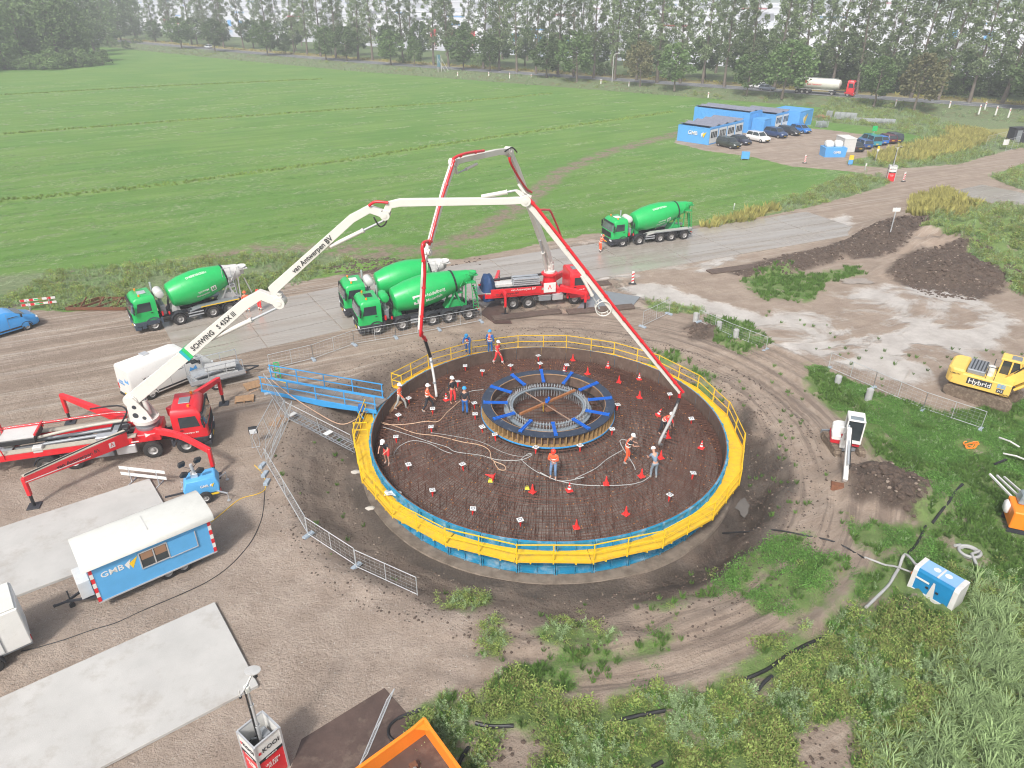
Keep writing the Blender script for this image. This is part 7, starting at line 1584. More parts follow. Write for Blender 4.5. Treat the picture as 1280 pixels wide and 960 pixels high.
upart(yd, YR, 'engine_hood', greymet, lambda m: m.box((-.75, 0, 2.16), (1.1, 2.1, .34)), bevel=.05); upart(yd, YR, 'hood_louvre', dark, lambda m: [m.box((-1.1 + k * .2, 0, 2.34), (.08, 1.8, .03)) for k in range(5)])
upart(yd, YR, 'air_filter', white, lambda m: m.cyl((.05, -.5, 2.0), (.05, -.5, 2.7), .22, n=14), smooth=40); upart(yd, YR, 'handrails', dark, lambda m: [m.bar((x, -1.2, 2.0), (x, -1.2, 2.9), .04) for x in (-.1, .4)] + [m.bar((-.1, -1.2, 2.9), (.4, -1.2, 2.9), .04), m.bar((.1, .2, 2.3), (.1, .2, 3.0), .05)])
upart(yd, YR, 'cab_frame', digyel, lambda m: [m.bar((x, y, 1.9), (x2, y, 3.05), .10) for x, x2 in ((.45, .5), (1.1, 1.1), (1.85, 1.55)) for y in (.28, 1.34)] + [m.box((1.05, .81, 3.08), (1.35, 1.15, .12)), m.box((1.1, .81, 1.75), (1.5, 1.1, .5))], bevel=.02)
upart(yd, YR, 'cab_glass', glass, lambda m: m.loft([[(.5, .3, 1.95), (1.80, .3, 1.95), (1.80, 1.32, 1.95), (.5, 1.32, 1.95)], [(.5, .32, 3.0), (1.55, .32, 3.0), (1.55, 1.3, 3.0), (.5, 1.3, 3.0)]])); upart(yd, YR, 'roof_window', greymet, lambda m: m.box((1.25, .81, 3.16), (.6, .7, .03)))
for k, (a, b, w_, h0, h1) in enumerate((((1.2, -.1, 1.7), (2.6, -.1, 3.2), .5, .75, .8), ((2.6, -.1, 3.2), (5.6, -.1, 2.9), .5, .8, .5), ((5.6, -.1, 2.9), (7.2, -.1, .9), .4, .6, .35))): upart(yd, YR, 'boom' if k < 2 else 'dipper_arm', digyel, lambda m: m.bar(a, b, w_, h0, h1=h1), bevel=.03)
for y in (-.42, .22): upart(yd, YR, 'boom_ram', digyel, lambda m: m.cyl((1.7, y, 1.35), (2.9, y, 2.6), .10, n=10), smooth=40)
upart(yd, YR, 'boom_hoses', blackhose, lambda m: [m.tube(smoothline([(1.2, -.3 + .06 * k, 2.1), (1.9, -.3 + .06 * k, 3.2), (2.8, -.3 + .06 * k, 3.75), (4.0, -.3 + .06 * k, 3.6)], 4), .03, 5) for k in range(3)])
upart(yd, YR, 'bucket', greymet, lambda m: m.prism([(7.0, .9), (7.4, .8), (7.7, .3), (7.2, .0), (6.7, .1), (6.7, .6)], -.75, .55), bevel=.03)
RT = YR.to_3x3(); tp = lambda s, sz, x, z, mt, yy=-1.392, nm='lettering': text_part(s, sz, mt, yd, YR @ Vector((x, yy, z)), RT @ RM(R(90), 0, 0), name=nm)
upart(yd, YR, 'decal', dark, lambda m: m.box((-.35, -1.385, 1.62), (1.5, .012, .48))); tp('Hybrid', .50, -.32, 1.60, white, -1.396); upart(yd, YR, 'decal', dark, lambda m: m.box((.95, -1.385, 1.42), (.42, .012, .30))); tp('215', .22, .95, 1.42, white, -1.395)
upart(yd, YR, 'side_louvre', cabblue, lambda m: [m.box((.95, -1.388, 1.66 + k * .08), (.5, .02, .04)) for k in range(4)]); tp('KOMATSU', .13, 1.30, 1.22, black); tp('KOMATSU', .14, -1.9, 1.9, black)
tp('!', .2, -2.0, 1.5, red)
EXC += [(ps_.x, ps_.y, 1.0) for ps_ in (H3(1210, 694), H3(1163, 740), H3(1180, 750), H3(1148, 730), H3(1214, 558), H3(1270, 660))]
oc = thing('orange_compressor', H3(1285, 662) , R(-22), 'orange box machine with grey hood and white tank cut off by the right edge', 'machine')
part(oc, 'housing', orange, lambda m: m.box((0, 0, .85), (2.2, 1.5, 1.0)), bevel=.05); part(oc, 'hood', glass_l, lambda m: m.box((.1, .35, 1.65), (1.9, .75, .55), top=(.9, .8)), bevel=.05); part(oc, 'side_tank', white, lambda m: m.box((-1.2, .2, 1.0), (.25, .6, .6)), bevel=.1, smooth=50); part(oc, 'label_plate', white, lambda m: m.box((-.1, -.757, 1.05), (.28, .02, .22))); part(oc, 'latch', greymet, lambda m: m.box((.1, -.77, .75), (.10, .04, .22))); part(oc, 'lifting_bar', black, lambda m: m.bar((-.1, -.1, 1.40), (.7, -.3, 1.42), .09)); part(oc, 'skid', dark, lambda m: [m.box((0, s * .6, .2), (2.2, .12, .3)) for s in (-1, 1)])
for k in range(3): part(oc, 'boom_arm', tankgrey, lambda m: m.bar((-.9 + .3 * k, .8, 1.2 + .1 * k), (-1.8 + .5 * k, 2.2 + .5 * k, 1.5 - .3 * k), .09))
for a, b, l in (((1247, 552), (1272, 565), 'pale pipe lying in the weeds, upper one near the orange hose'), ((1252, 572), (1282, 582), 'pale bent pipe lying in the weeds above the orange machine')):
    mb = MB(); mb.tube([H3(*a, .3), H3((a[0] + b[0]) / 2, (a[1] + b[1]) / 2 + 1, .45), H3(*b, .35)], .05, 6); tag(mb.build('steel_pipe', tankgrey), l, 'pipe')
mb = MB(); mb.tube([H3(1242, 583, .15), H3(1256, 578, .2)], .07, 6); tag(mb.build('black_pipe', blackhose), 'short black pipe end beside the pale bent pipe', 'pipe')
pa_, pb_ = H3(1134, 732), H3(1190, 763); rzp = heading(pa_, pb_); PL = (pb_ - pa_).length; nn_ = Vector((-math.sin(rzp), math.cos(rzp), 0)); pc = (pa_ + pb_) / 2 + nn_ * .52; pc.z = hz(pc.x, pc.y)
ps = thing('pump_set', pc, rzp, 'blue and light grey pump unit in the weeds at the lower right', 'pump'); hp = 1.22; wp_ = .52; pump_b = M('pump_blue', (.008, .19, .40), .45, var=.1); pump_r = M('pump_roof', (.22, .40, .66), .5, var=.08)
sec = lambda x, o=0: [(x, -wp_ - o, .1), (x, -wp_ * .86 - o, hp * .90), (x, -wp_ * .76, hp + o), (x, wp_ * .96, hp + o), (x, wp_ + o, hp * .94), (x, wp_ + o, .1)]
part(ps, 'canopy', pump_b, lambda m: m.loft([sec(-PL / 2 + .1), sec(PL / 2 - .1)])); part(ps, 'roof_panel', pump_r, lambda m: m.box((0, wp_ * .10, hp + .012), (PL - .34, wp_ * 1.6, .02)))
for x0_, x1_ in ((-PL / 2, -PL / 2 + .2), (PL / 2 - .22, PL / 2)): part(ps, 'end_frame', tankgrey, lambda m: m.loft([sec(x0_, .03), sec(x1_, .03)]), bevel=.01)
part(ps, 'centre_strap', tankgrey, lambda m: [m.add([(-.16, -wp_ - .02, .1), (.16, -wp_ - .02, .1), (.04, -wp_ * .95 - .02, hp * .8), (-.04, -wp_ * .95 - .02, hp * .8)], [(0, 1, 2, 3)]), m.box((0, 0, hp + .03), (.08, wp_ * 1.5, .03))], fix=False)
part(ps, 'base_frame', tankgrey, lambda m: m.box((0, 0, .08), (PL, 1.1, .16))); part(ps, 'round_decal', white, lambda m: [m.lathe([(0, .15), (.004, .15)], (q, .1, hp + .024), (0, 0, 1), 18) for q in (-.24, .26)]); part(ps, 'strip_decal', white, lambda m: m.box((-.50, -wp_ * .97 - .02, hp * .66), (.62, .01, .10)))
for q in (-.22, .22): part(ps, 'latch', black, lambda m: m.box((q, -wp_ * .98 - .02, hp * .45), (.12, .03, .09)))
for z, y in ((.85, .15), (.5, -.05)): part(ps, 'pipe_flange', orange if z < .6 else tankgrey, lambda m: m.cyl((-PL / 2 - .15, y, z), (-PL / 2, y, z), .10, n=10))
hose([(1157, 658), (1146, 680), (1135, 692)], .06, blackhose, 'hose', 'black hose above the blue pump', on='H')
hose([Vector(ps.matrix_basis @ Vector((-PL / 2 - .15, .15, .85)))] + [H3(1128, 703, .5), H3(1123, 712, .1), H3(1117, 722, .1), H3(1110, 733, .06), H3(1095, 748, .05), H3(1082, 760, .04)], .07, hoseg, 'hose', 'grey suction hose looping down from the blue pump', on='H')
hose([Vector(ps.matrix_basis @ Vector((-PL / 2 - .15, -.05, .5)))] + [H3(1118, 711, .15), H3(1106, 708, .1), H3(1091, 702, .08), H3(1080, 698, .08)], .05, hoseg, 'hose', 'grey hose running left from the blue pump', on='H')
hose([(1080, 698), (1066, 690), (1057, 684.6), (1037, 676), (1007, 670), (968, 663), (935, 665), (903, 667)], .045, blackhose, 'hose', 'long black discharge hose from the pump hose to the pit', on='H')
mb = MB(); c_ = H3(1210, 694)
cp = [Vector((c_.x + math.cos(a) * (.42 + .02 * a / 6), c_.y + math.sin(a) * (.38 + .02 * a / 6), c_.z + .12 + .04 * a / 6.28 * 1.3)) for a in np.linspace(0, 6.28 * 3, 60)]; cp += [Vector((c_.x - .1, c_.y - .3, c_.z + .35)), H3(1220, 708, .1)]
mb.tube([H3(1193, 684, .1), cp[0] + Vector((-.6, .5, .1)), cp[5]] + cp[6:], .075, 8); tag(mb.build('hose_coil', hoseg, smooth=60, fix=False), 'coiled grey suction hose in the grass above the blue pump', 'hose')
mb = MB(); c_ = H3(1214, 558)
mb.tube([(c_.x + .42 * math.cos(1.9 * a) + .1 * math.sin(3.3 * a), c_.y + .3 * math.sin(2.3 * a), c_.z + .12 + .08 * math.sin(5 * a)) for a in np.linspace(0, 9, 70)], .03, 5); tag(mb.build('orange_hose', orange, fix=False), 'tangled orange hose lying in the green weeds', 'hose')
for a, l in (([(1203, 606), (1192, 618), (1186, 628)], 'short black pipe end in the weeds below the orange hose'), ([(1186, 628), (1176, 640), (1165, 655)], 'thin black pipe leading down the weeds'), ([(1026, 799), (1005, 808), (982, 821), (958, 838), (928, 851)], 'long black drain pipe in the weeds left of the dirt patch'), ([(965, 846), (956, 853), (947, 864)], 'short grey black pipe end below the long drain pipe'),
             ([(594, 905), (615, 909), (642, 908)], 'black pipe crossing the weeds right of the orange tipper'), ([(775, 901), (800, 895), (832, 889)], 'black and grey pipe in the middle weeds'), ([(498, 899), (512, 893), (526, 888)], 'black pipe end at the edge of the gravel'), ([(815, 960), (828, 953)], 'black pipe end at the bottom edge'), ([(586, 935), (577, 948), (572, 962)], 'black pipe beside the tipper tray')):
    hose([(x, y) for x, y in a], .075, blackhose, 'drain_pipe', l, 'pipe', on='H')
hose([(521, 891), (508, 894), (496, 900), (487, 909), (486, 920), (493, 927), (501, 930)], .06, blackhose, 'hose', 'black rubber hose looped on the steel plate by the orange tipper', on='H')
hose([(0, 699), (10, 693), (19, 686)], .09, blackhose, 'drain_pipe', 'thick black pipe end on the upper concrete slab', 'pipe', on='H')
c6 = lambda *L_: [(x / 3.428, 580 + y / 3.428) for x, y in L_]
hose(c6((1135, 115), (1125, 220), (1090, 310), (1040, 380), (970, 450), (880, 510), (750, 570), (620, 625), (500, 680), (400, 710), (280, 752), (150, 790), (90, 803)), .022, blackhose, 'cable', 'long black cable curving across the yard past the blue wagon', 'cable', on='H')
hose(c6((905, 250), (960, 205), (1030, 150), (1100, 130), (1138, 105), (1130, 50), (1090, 5)), .022, yellow, 'cable', 'yellow cable from the blue wagon to the fence blocks', 'cable', on='H')
hose([(305, 500), (312, 492), (323, 487), (337, 482), (345, 476)], .03, hosep, 'hose', 'orange grey hose beside the pallets', on='H')
def slab(a, b, c, label, h=.16):
    """a near-right.. b far-right, c direction left"""
    d = Vector(c); n = len(a); mb = MB(); P = [(p.x, p.y, 0.0) for p in a] + [(p.x, p.y, h) for p in a]; mb.add(P, [(3, 2, 1, 0), (4, 5, 6, 7), (0, 1, 5, 4), (1, 2, 6, 5), (2, 3, 7, 6), (3, 0, 4, 7)]); return mb
fr, nr, dl = G(186.7, 597.5, .16), G(226.6, 666.7, .16), (G(0, 659, .16) - G(186.7, 597.5, .16)).normalized()
for nm, q, l in (('s1', [nr, fr, fr + dl * 9, nr + dl * 9], 'long pale concrete slab behind the blue wagon'),):
    mb = slab(q, 0, (0, 0, 0), l); mb.v = [(x, y, z) for x, y, z in mb.v]; tag(mb.build('concrete_slab', concrete, bevel=.02), l, 'concrete slab', 'concrete slabs in the yard')
fr, nr = G(268.4, 752, .16), G(323, 855.7, .16); dl = (G(29, 858.6, .16) - fr).normalized()
mb = slab([nr, fr, fr + dl * 11, nr + dl * 11], 0, (0, 0, 0), ''); tag(mb.build('concrete_slab', concrete, bevel=.02), 'large pale concrete slab in the bottom left corner', 'concrete slab', 'concrete slabs in the yard')
q = [G(505.6, 888, .03), G(480.6, 860, .03), G(377, 924, .03), G(345, 1010, .03), G(590, 985, .03)]
mb = MB(); mb.add([(p.x, p.y, .0) for p in q] + [(p.x, p.y, .035) for p in q], [(4, 3, 2, 1, 0), (5, 6, 7, 8, 9)] + [(i, (i + 1) % 5, (i + 1) % 5 + 5, i + 5) for i in range(5)]); tag(mb.build('steel_road_plate', darkrust), 'dark rusty steel plate on the gravel at the bottom', 'steel plate')
for a, l, m_ in (([(720, 388), (742, 362), (800, 372), (790, 384)], 'wet grey steel plate in front of the second pump truck', greymet), ([(622, 372), (640, 405), (618, 405), (600, 392)], 'muddy steel plate between the mixer and the second pump truck', darkrust)):
    q = [H3(x, y) for x, y in a]; mb = MB(); mb.add([(p.x, p.y, .02) for p in q] + [(p.x, p.y, .075) for p in q], [(3, 2, 1, 0), (4, 5, 6, 7), (0, 1, 5, 4), (1, 2, 6, 5), (2, 3, 7, 6), (3, 0, 4, 7)]); tag(mb.build('steel_road_plate', m_), l, 'steel plate')
tz = 1.35; A0, B0, C0 = G(449, 960, tz), G(530.6, 901, tz), G(575, 962, tz); u = (A0 - B0).normalized(); v_ = (C0 - B0).normalized()
tp_ = thing('tipper_tray', (B0.x, B0.y, 0), math.atan2(u.y, u.x), 'orange open tipper tray with hydraulic ram at the bottom edge', 'tipper tray'); T = frame(tp_); LU, LV = (A0 - B0).length * 1.08, 3.0
v_ = Vector((v_.x, v_.y, 0));
def Q(a, b, z): return B0.xy.to_3d() + u.xy.to_3d() * a + v_ * b + Vector((0, 0, z))
for (a, b), (c, d), nm in (((0, 0), (LU, 0), 'tray_wall'), ((0, 0), (0, LV), 'tray_wall'), ((LU, 0), (LU, LV), 'tray_wall')):
    mb = MB(T); mb.bar(Q(a, b, tz - .35), Q(c, d, tz - .35), .05, .75); mb.build(nm, orange, tp_); mb = MB(T); mb.bar(Q(a, b, tz + .02), Q(c, d, tz + .02), .12, .09); mb.build('rim_rail', orange, tp_, bevel=.01)
mb = MB(T); mb.add([Q(0, 0, .65), Q(LU, 0, .65), Q(LU, LV, .65), Q(0, LV, .65)], [(0, 1, 2, 3)]); mb.build('tray_floor', darkrust, tp_)
mb = MB(T); mb.bar(Q(.0, 0, tz + .12), Q(.55, .0, tz + .02), .09); mb.bar(Q(0, 0, tz + .12), Q(0, .6, tz + .02), .09); mb.add([Q(.05, .05, tz), Q(.45, .05, tz), Q(.05, .45, tz)], [(0, 1, 2)]); mb.build('corner_gusset', orange, tp_)
mb = MB(T); mb.cyl(Q(1.05, .95, .85), Q(1.15, 1.4, .9), .09, n=10); mb.build('ram_rod', greymet, tp_); mb = MB(T); mb.bar(Q(1.15, 1.35, .92), Q(1.35, 2.3, 1.0), .26, .22); mb.build('ram', orange, tp_, bevel=.03)
mb = MB(T); mb.bar(Q(.9, .85, .8), Q(1.15, .82, .8), .22); mb.bar(Q(LU - .5, .5, .8), Q(LU - .75, .8, .85), .2); mb.build('mount_lug', rust, tp_)
mb = MB(T)
for a in (.4, LU - .4):
    for b in (.5, LV - .5): mb.bar(Q(a, b, 0), Q(a, b, .62), .14)
mb.build('stand', dark, tp_)
fence(G(482, 877, .04), G(448, 958, .04), 'light fence panel lying against the orange tipper tray', h=.85, feet=(0, 0), lean=.5)
def barrier(p0, p1, label, cols, h=1.0):
    p0, p1 = Vector(p0), Vector(p1); t = thing('road_barrier', (p0 + p1) / 2, 0, label, 'barrier'); T = frame(t); L_ = (p1 - p0).length; d = (p1 - p0).normalized()
    for z in (h - .08, h - .48):
        mb = MB(T); mb.bar(p0 + Vector((0, 0, z)), p1 + Vector((0, 0, z)), .03, .20); o = mb.build('board', white, t, bevel=.005)
        n = 8
        if cols:
            for k in range(0, n, 2): mb = MB(T); mb.bar(p0 + d * (L_ * (k + .1) / n) + Vector((0, 0, z)), p0 + d * (L_ * (k + 1) / n) + Vector((0, 0, z)), .036, .20); mb.build('stripe', red, o)
            mb = MB(T); mb.bar(p0 + d * L_ * .40 + Vector((0, 0, z)), p0 + d * L_ * .62 + Vector((0, 0, z)), .042, .10); mb.build('stripe', ltgreen if cols == 2 else red, o)
    s_ = Vector((-d.y, d.x, 0))
    for q in (.2, .8): p = p0.lerp(p1, q); mb = MB(T); mb.bar(p, p + Vector((0, 0, h)), .05); mb.bar(p - s_ * .4, p + s_ * .4 + Vector((0, 0, .02)), .05); mb.bar(p + s_ * .38, p + Vector((0, 0, h * .6)), .04); mb.build('stand', steel, t)
barrier(H3(29, 389), H3(73, 384), 'red and white road barrier at the edge of the weeds, left', 2, 1.0); barrier(G(154, 601), G(211, 607.5), 'white barrier with two boards beside the upper concrete slab', 0, 1.0)
da, db = H3(83, 388), H3(157, 388); dfm = thing('drag_frame', (da + db) / 2, 0, 'rusty steel levelling frame lying at the road edge by the left mixer', 'steel frame'); T = frame(dfm)
L4 = [da, db, db + Vector((1.2, 2.2, 0)), da + Vector((1.6, 2.4, 0))]
for i, (a, b) in enumerate(((0, 1), (1, 2), (2, 3), (3, 0))): mb = MB(T); mb.bar(L4[a] + Vector((0, 0, .15)), L4[b] + Vector((0, 0, .15)), .12, .26); mb.build('beam', rust, dfm)
for t_ in (.25, .5, .75): mb = MB(T); mb.bar(L4[0].lerp(L4[1], t_) + Vector((0, 0, .25)), L4[3].lerp(L4[2], t_) + Vector((0, 0, .25)), .1, .16); mb.build('cross_beam', rust, dfm)
for t_ in (.2, .5, .8): mb = MB(T); q = L4[0].lerp(L4[1], t_); mb.bar(q, q + Vector((.3, 1.2, .75)), .08); mb.build('strut', rust, dfm)
for x, y, l in ((869, 402, 'left one by the low fence'), (898, 413, 'middle one by the low fence'), (919, 423, 'right one by the low fence'), (1046, 482, 'behind the yellow digger fence, left'), (1085, 499, 'beside the fence joint on the right')):
    p = H3(x, y); mb = MB(); mb.cyl((0, 0, -.1), (0, 0, .75), .22, n=16); mb.cyl((0, 0, .75), (0, 0, .79), .17, n=16); o = mb.build('concrete_post', concrete2, smooth=40); o.location = p; tag(o, 'short grey concrete pipe post, ' + l, 'post', 'concrete pipe posts')
bl = MB(); bl.box((0, 0, .09), (.55, .26, .18), top=(.94, .9)); bl.box((-.14, 0, .185), (.12, .1, .03)); bl.box((.14, 0, .185), (.12, .1, .03)); blm = bl.mesh('fence_block', footm, bevel=.015)
for k, (x, y) in enumerate(((328.5, 583), (331.5, 594), (334, 604))): o = obj('fence_block', blm, None, H3(x, y), (0, 0, 1.3 + .1 * k)); tag(o, 'loose grey fence foot on the ground, ' + ('top', 'middle', 'bottom')[k] + ' of the row of three', 'fence foot', 'loose fence feet')
fl = thing('work_light', H3(320, 556), .3, 'black floodlight on a low stand by the stacked fences', 'work light'); part(fl, 'lamp_head', black, lambda m: m.box((0, 0, 1.05), (.5, .28, .42), rot=(.2, 0, 0)), bevel=.03); part(fl, 'lens', lamp, lambda m: m.box((0, -.15, 1.03), (.40, .02, .32), rot=(.2, 0, 0))); part(fl, 'stand', steel, lambda m: [m.tube([(-.22, -.3, .02), (-.22, .25, .02), (-.22, 0, .9)], .02, 6), m.tube([(.22, -.3, .02), (.22, .25, .02), (.22, 0, .9)], .02, 6), m.tube([(-.22, -.3, .03), (.22, -.3, .03)], .02, 6)])
o = part(None, 'work_jacket', workblue, lambda m: m.loft([[(-.16, -.05, 0), (.16, -.07, 0), (.16, .07, 0), (-.16, .05, 0)], [(-.2, -.08, .3), (.2, -.08, .3), (.2, .1, .3), (-.2, .1, .3)], [(-.14, -.05, .55), (.14, -.05, .55), (.14, .05, .55), (-.14, .05, .55)]]), bevel=.04); o.location = G(452, 514, .72); tag(o, 'blue jacket hung on the yellow railing next to the bridge', 'jacket')
gs = thing('green_trestle', H3(348, 472), .4, 'small green trestle behind the left end of the blue bridge', 'trestle')
for q in (-.15, .15): part(gs, 'leg', ltgreen, lambda m: [m.bar((q, -.25, 0), (q, 0, 1.2), .05), m.bar((q, .25, 0), (q, 0, 1.2), .05)])
part(gs, 'crossbar', ltgreen, lambda m: [m.bar((-.18, 0, z), (.18, 0, z), .05) for z in (.6, 1.0, 1.2)])
o = part(None, 'crumpled_sheet', white, lambda m: m.add([(rnd.uniform(-.05, .05) + x * .22, y * .16 + rnd.uniform(-.04, .04), rnd.uniform(.02, .16)) for y in range(4) for x in range(5)], [(i + 5 * j, i + 1 + 5 * j, i + 6 + 5 * j, i + 5 + 5 * j) for j in range(3) for i in range(4)]), fix=False); o.location = G(480, 622, WZ + .02); tag(o, 'crumpled white sheet on the yellow walkway, left side', 'sheet')
def rock(p, s, label, mat, group=None, n=10):
    bm = bmesh.new(); bmesh.ops.create_icosphere(bm, subdivisions=2, radius=1)
    off = rnd.random() * 99
    for v in bm.verts: k = 1 + .35 * mnoise.noise(v.co * 1.3 + Vector((off, 0, 0))); v.co = Vector((v.co.x * s[0] * k, v.co.y * s[1] * k, v.co.z * s[2] * k))
    me_ = bpy.data.meshes.new('rock'); bm.to_mesh(me_); bm.free(); me_.materials.append(mat); o = obj('rock', me_, None, p); return tag(o, label, 'rock', group)
pst = M('pale_stone', (.48, .45, .40), .8, var=.1)
rock(H3(445, 591, .05), (.32, .2, .12), 'pale stone slab on the pit slope, upper', pst); rock(H3(463, 636, .05), (.3, .16, .1), 'pale stone lump lower on the pit slope', pst)
def on_road(px, py, off):
    p = G(px, py, .98); i = int(np.argmin(np.hypot(mrp[:, 0] - p.x, mrp[:, 1] - p.y))); t = mrp[min(i + 1, len(mrp) - 1)] - mrp[max(i - 1, 0)]; t /= np.linalg.norm(t); n = np.array([-t[1], t[0]])
    a = mrp[i] + t * ((np.array([p.x, p.y]) - mrp[i]) @ t) + n * off; return Vector((a[0], a[1], .99)), math.atan2(t[1], t[0])
p, hr = on_road(1052, 124, -1.7); tk_ = thing('tanker_truck', p, hr, 'red tractor unit with cream bulk tank trailer on the main road', 'tanker truck')
truck_cab(tk_, red, low=red_d, h=3.7, beacons=0); axles(tk_, [0, -3.7, -9.6, -10.9, -12.2], dbl=(1,)); chassis(tk_, -4.6); crm = M('tank_cream', (.66, .64, .58), .45, var=.06)
part(tk_, 'tank', crm, lambda m: m.loft([[(x, math.cos(a) * r * 1.0, 2.45 + zo + math.sin(a) * r) for a in np.linspace(0, 2 * math.pi, 17)[:-1]] for x, r, zo in ((-2.1, .5, .25), (-2.4, 1.1, .05), (-3.6, 1.28, 0), (-11.4, 1.28, 0), (-12.6, 1.15, 0), (-13.1, .7, .1))]), smooth=45)
part(tk_, 'hopper_cone', crm, lambda m: [m.loft([[(x + math.cos(a) * .9, math.sin(a) * .7, 1.6) for a in np.linspace(0, 6.28, 9)[:-1]], [(x + math.cos(a) * .2, math.sin(a) * .2, .9) for a in np.linspace(0, 6.28, 9)[:-1]]]) for x in (-5.2, -7.6)]); part(tk_, 'trailer_frame', tankgrey, lambda m: [m.box((-8.3, s * .5, 1.15), (9.5, .12, .22)) for s in (-1, 1)]); part(tk_, 'catwalk', steel, lambda m: m.box((-7.5, 0, 3.78), (9, .5, .06)))
text_part('BULK TRANSPORT', .42, red, tk_, (-8.2, -1.285, 2.3), (R(90), 0, 0)); part(tk_, 'emblem', red, lambda m: m.box((-10.6, -1.27, 2.85), (1.0, .03, .5)))
for px, py, off, k, c, l in ((930, 116, 1.7, 'wagon', (.7, .7, .7), 'white car on the main road left of the tanker'), (942, 118.5, -1.7, 'hatch', (.12, .14, .18), 'dark grey car on the main road beside the white one'), (248, 61, 1.7, 'wagon', (.6, .62, .65), 'silver car far away on the main road, left'), (138, 50, 1.7, 'van', (.75, .75, .75), 'white van far away among the trees at the left')):
    p, hr = on_road(px, py, off); car(p, hr + (math.pi if off > 0 else 0), k, c, l, 'cars driving on the main road', far=True)
n_post = 0
for px, py, h, l in ((1186, 136, 1.3, ''), (1223, 143, 1.6, ''), (1230, 139, 1.6, ''), (1244, 144, 1.5, ''), (1260, 147, 1.5, ''), (1119, 133, 1.2, ''), (885, 122, .9, ''), (572, 95, .8, ''), (611, 95, .8, ''), (637, 98, 1.2, ''), (664, 98, .8, ''), (751, 105, .9, ''), (786, 108, .9, '')):
    n_post += 1; t = thing('roadside_post', G(px, py, .6), 0, 'white reflector post on the main road, ' + ['left one of the right hand cluster', 'tallest of the cluster at the right', 'second of the close pair at the right', 'right of the close pair', 'rightmost one', 'between tanker and the cluster', 'left of the white car', 'beside the big road sign', 'second right of the road sign', 'white capped one right of the sign', 'fourth right of the sign', 'left of the street lamp', 'right of the street lamp'][n_post - 1], 'roadside post', 'white posts along the main road'); part(t, 'post', white, lambda m: m.box((0, 0, h / 2 + .2), (.30, .16, h + .4), top=(.8, .8))); part(t, 'reflector', redlens, lambda m: m.box((0, -.09, h), (.16, .02, .2)))
sg = thing('direction_sign', G(553, 90, .6), .5, 'large grey backed road sign on white posts beside the main road', 'road sign'); part(sg, 'panel', M('sign_back', (.10, .22, .27), .5), lambda m: m.box((-1.2, 0, 3.4), (1.2, .1, 3.6)));
for q in (0, 1.2): part(sg, 'post', tankgrey, lambda m: [m.bar((-1.5 + q, 0, 0), (-1.5 + q, 0, 5), .12), m.bar((q - 1.4, 0, 4), (q + .8, -.8, 0), .12)])
for px, py in ((765, 104),):
    t = thing('street_lamp', G(px, py, .6), 0, 'pale street lamp by the main road', 'street lamp'); part(t, 'pole', tankgrey, lambda m: m.tube([(0, 0, 0), (0, 0, 7), (.3, 0, 7.6), (1.2, 0, 7.8)], .09, 6)); part(t, 'lamp_head', tankgrey, lambda m: m.box((1.4, 0, 7.8), (.7, .25, .12)))
# ================================================================== VEGETATION
def leafmat(n, c, var=.28, tr=.25):
    m = M(n, c, .75, var=var, scale=1.1); t = m.node_tree; b = t.nodes['Principled BSDF']; o = t.nodes['Material Output']; tl = t.nodes.new('ShaderNodeBsdfTranslucent'); mx = t.nodes.new('ShaderNodeMixShader'); mx.inputs[0].default_value = tr
    src = b.inputs['Base Color'].links[0].from_socket; hs_ = t.nodes.new('ShaderNodeHueSaturation'); oi = next(x for x in t.nodes if x.type == 'OBJECT_INFO'); mr_ = t.nodes.new('ShaderNodeMapRange'); mr_.inputs[3].default_value = .72; mr_.inputs[4].default_value = 1.28
    t.links.new(oi.outputs['Random'], mr_.inputs[0]); t.links.new(mr_.outputs[0], hs_.inputs['Value']); t.links.new(src, hs_.inputs['Color']); t.links.new(hs_.outputs[0], b.inputs['Base Color']); t.links.new(hs_.outputs[0], tl.inputs[0])
    t.links.new(b.outputs[0], mx.inputs[1]); t.links.new(tl.outputs[0], mx.inputs[2]); t.links.new(mx.outputs[0], o.inputs[0]); return m
L_mug = leafmat('leaf_greygreen', (.30, .41, .20)); L_oli = leafmat('leaf_olive', (.25, .325, .085)); L_see = leafmat('seed_heads', (.30, .21, .11)); L_clo = leafmat('leaf_bright', (.12, .26, .05)); L_ree = leafmat('reed_blade', (.27, .37, .16)); L_gra = leafmat('grass_blade', (.14, .26, .055)); L_yel = leafmat('yellow_grass', (.46, .43, .14)); L_fie = leafmat('field_crop', (.17, .34, .08)); L_pal = leafmat('clover_heads', (.38, .44, .27)); L_str = leafmat('strip_grass', (.30, .42, .10))
def rv(a, b): return rnd.uniform(a, b)
def leaf(mb, p, d, ln, w_, mi=0):
    d = Vector(d).normalized(); s_ = d.cross(Vector((rv(-1, 1), rv(-1, 1), rv(-.2, 1)))).normalized() * w_; p = Vector(p); m = p + d * ln * .5 + Vector((0, 0, ln * .06)); e = p + d * ln
    mb.add([p, m + s_, e, m - s_], [(0, 1, 2, 3)], mi)
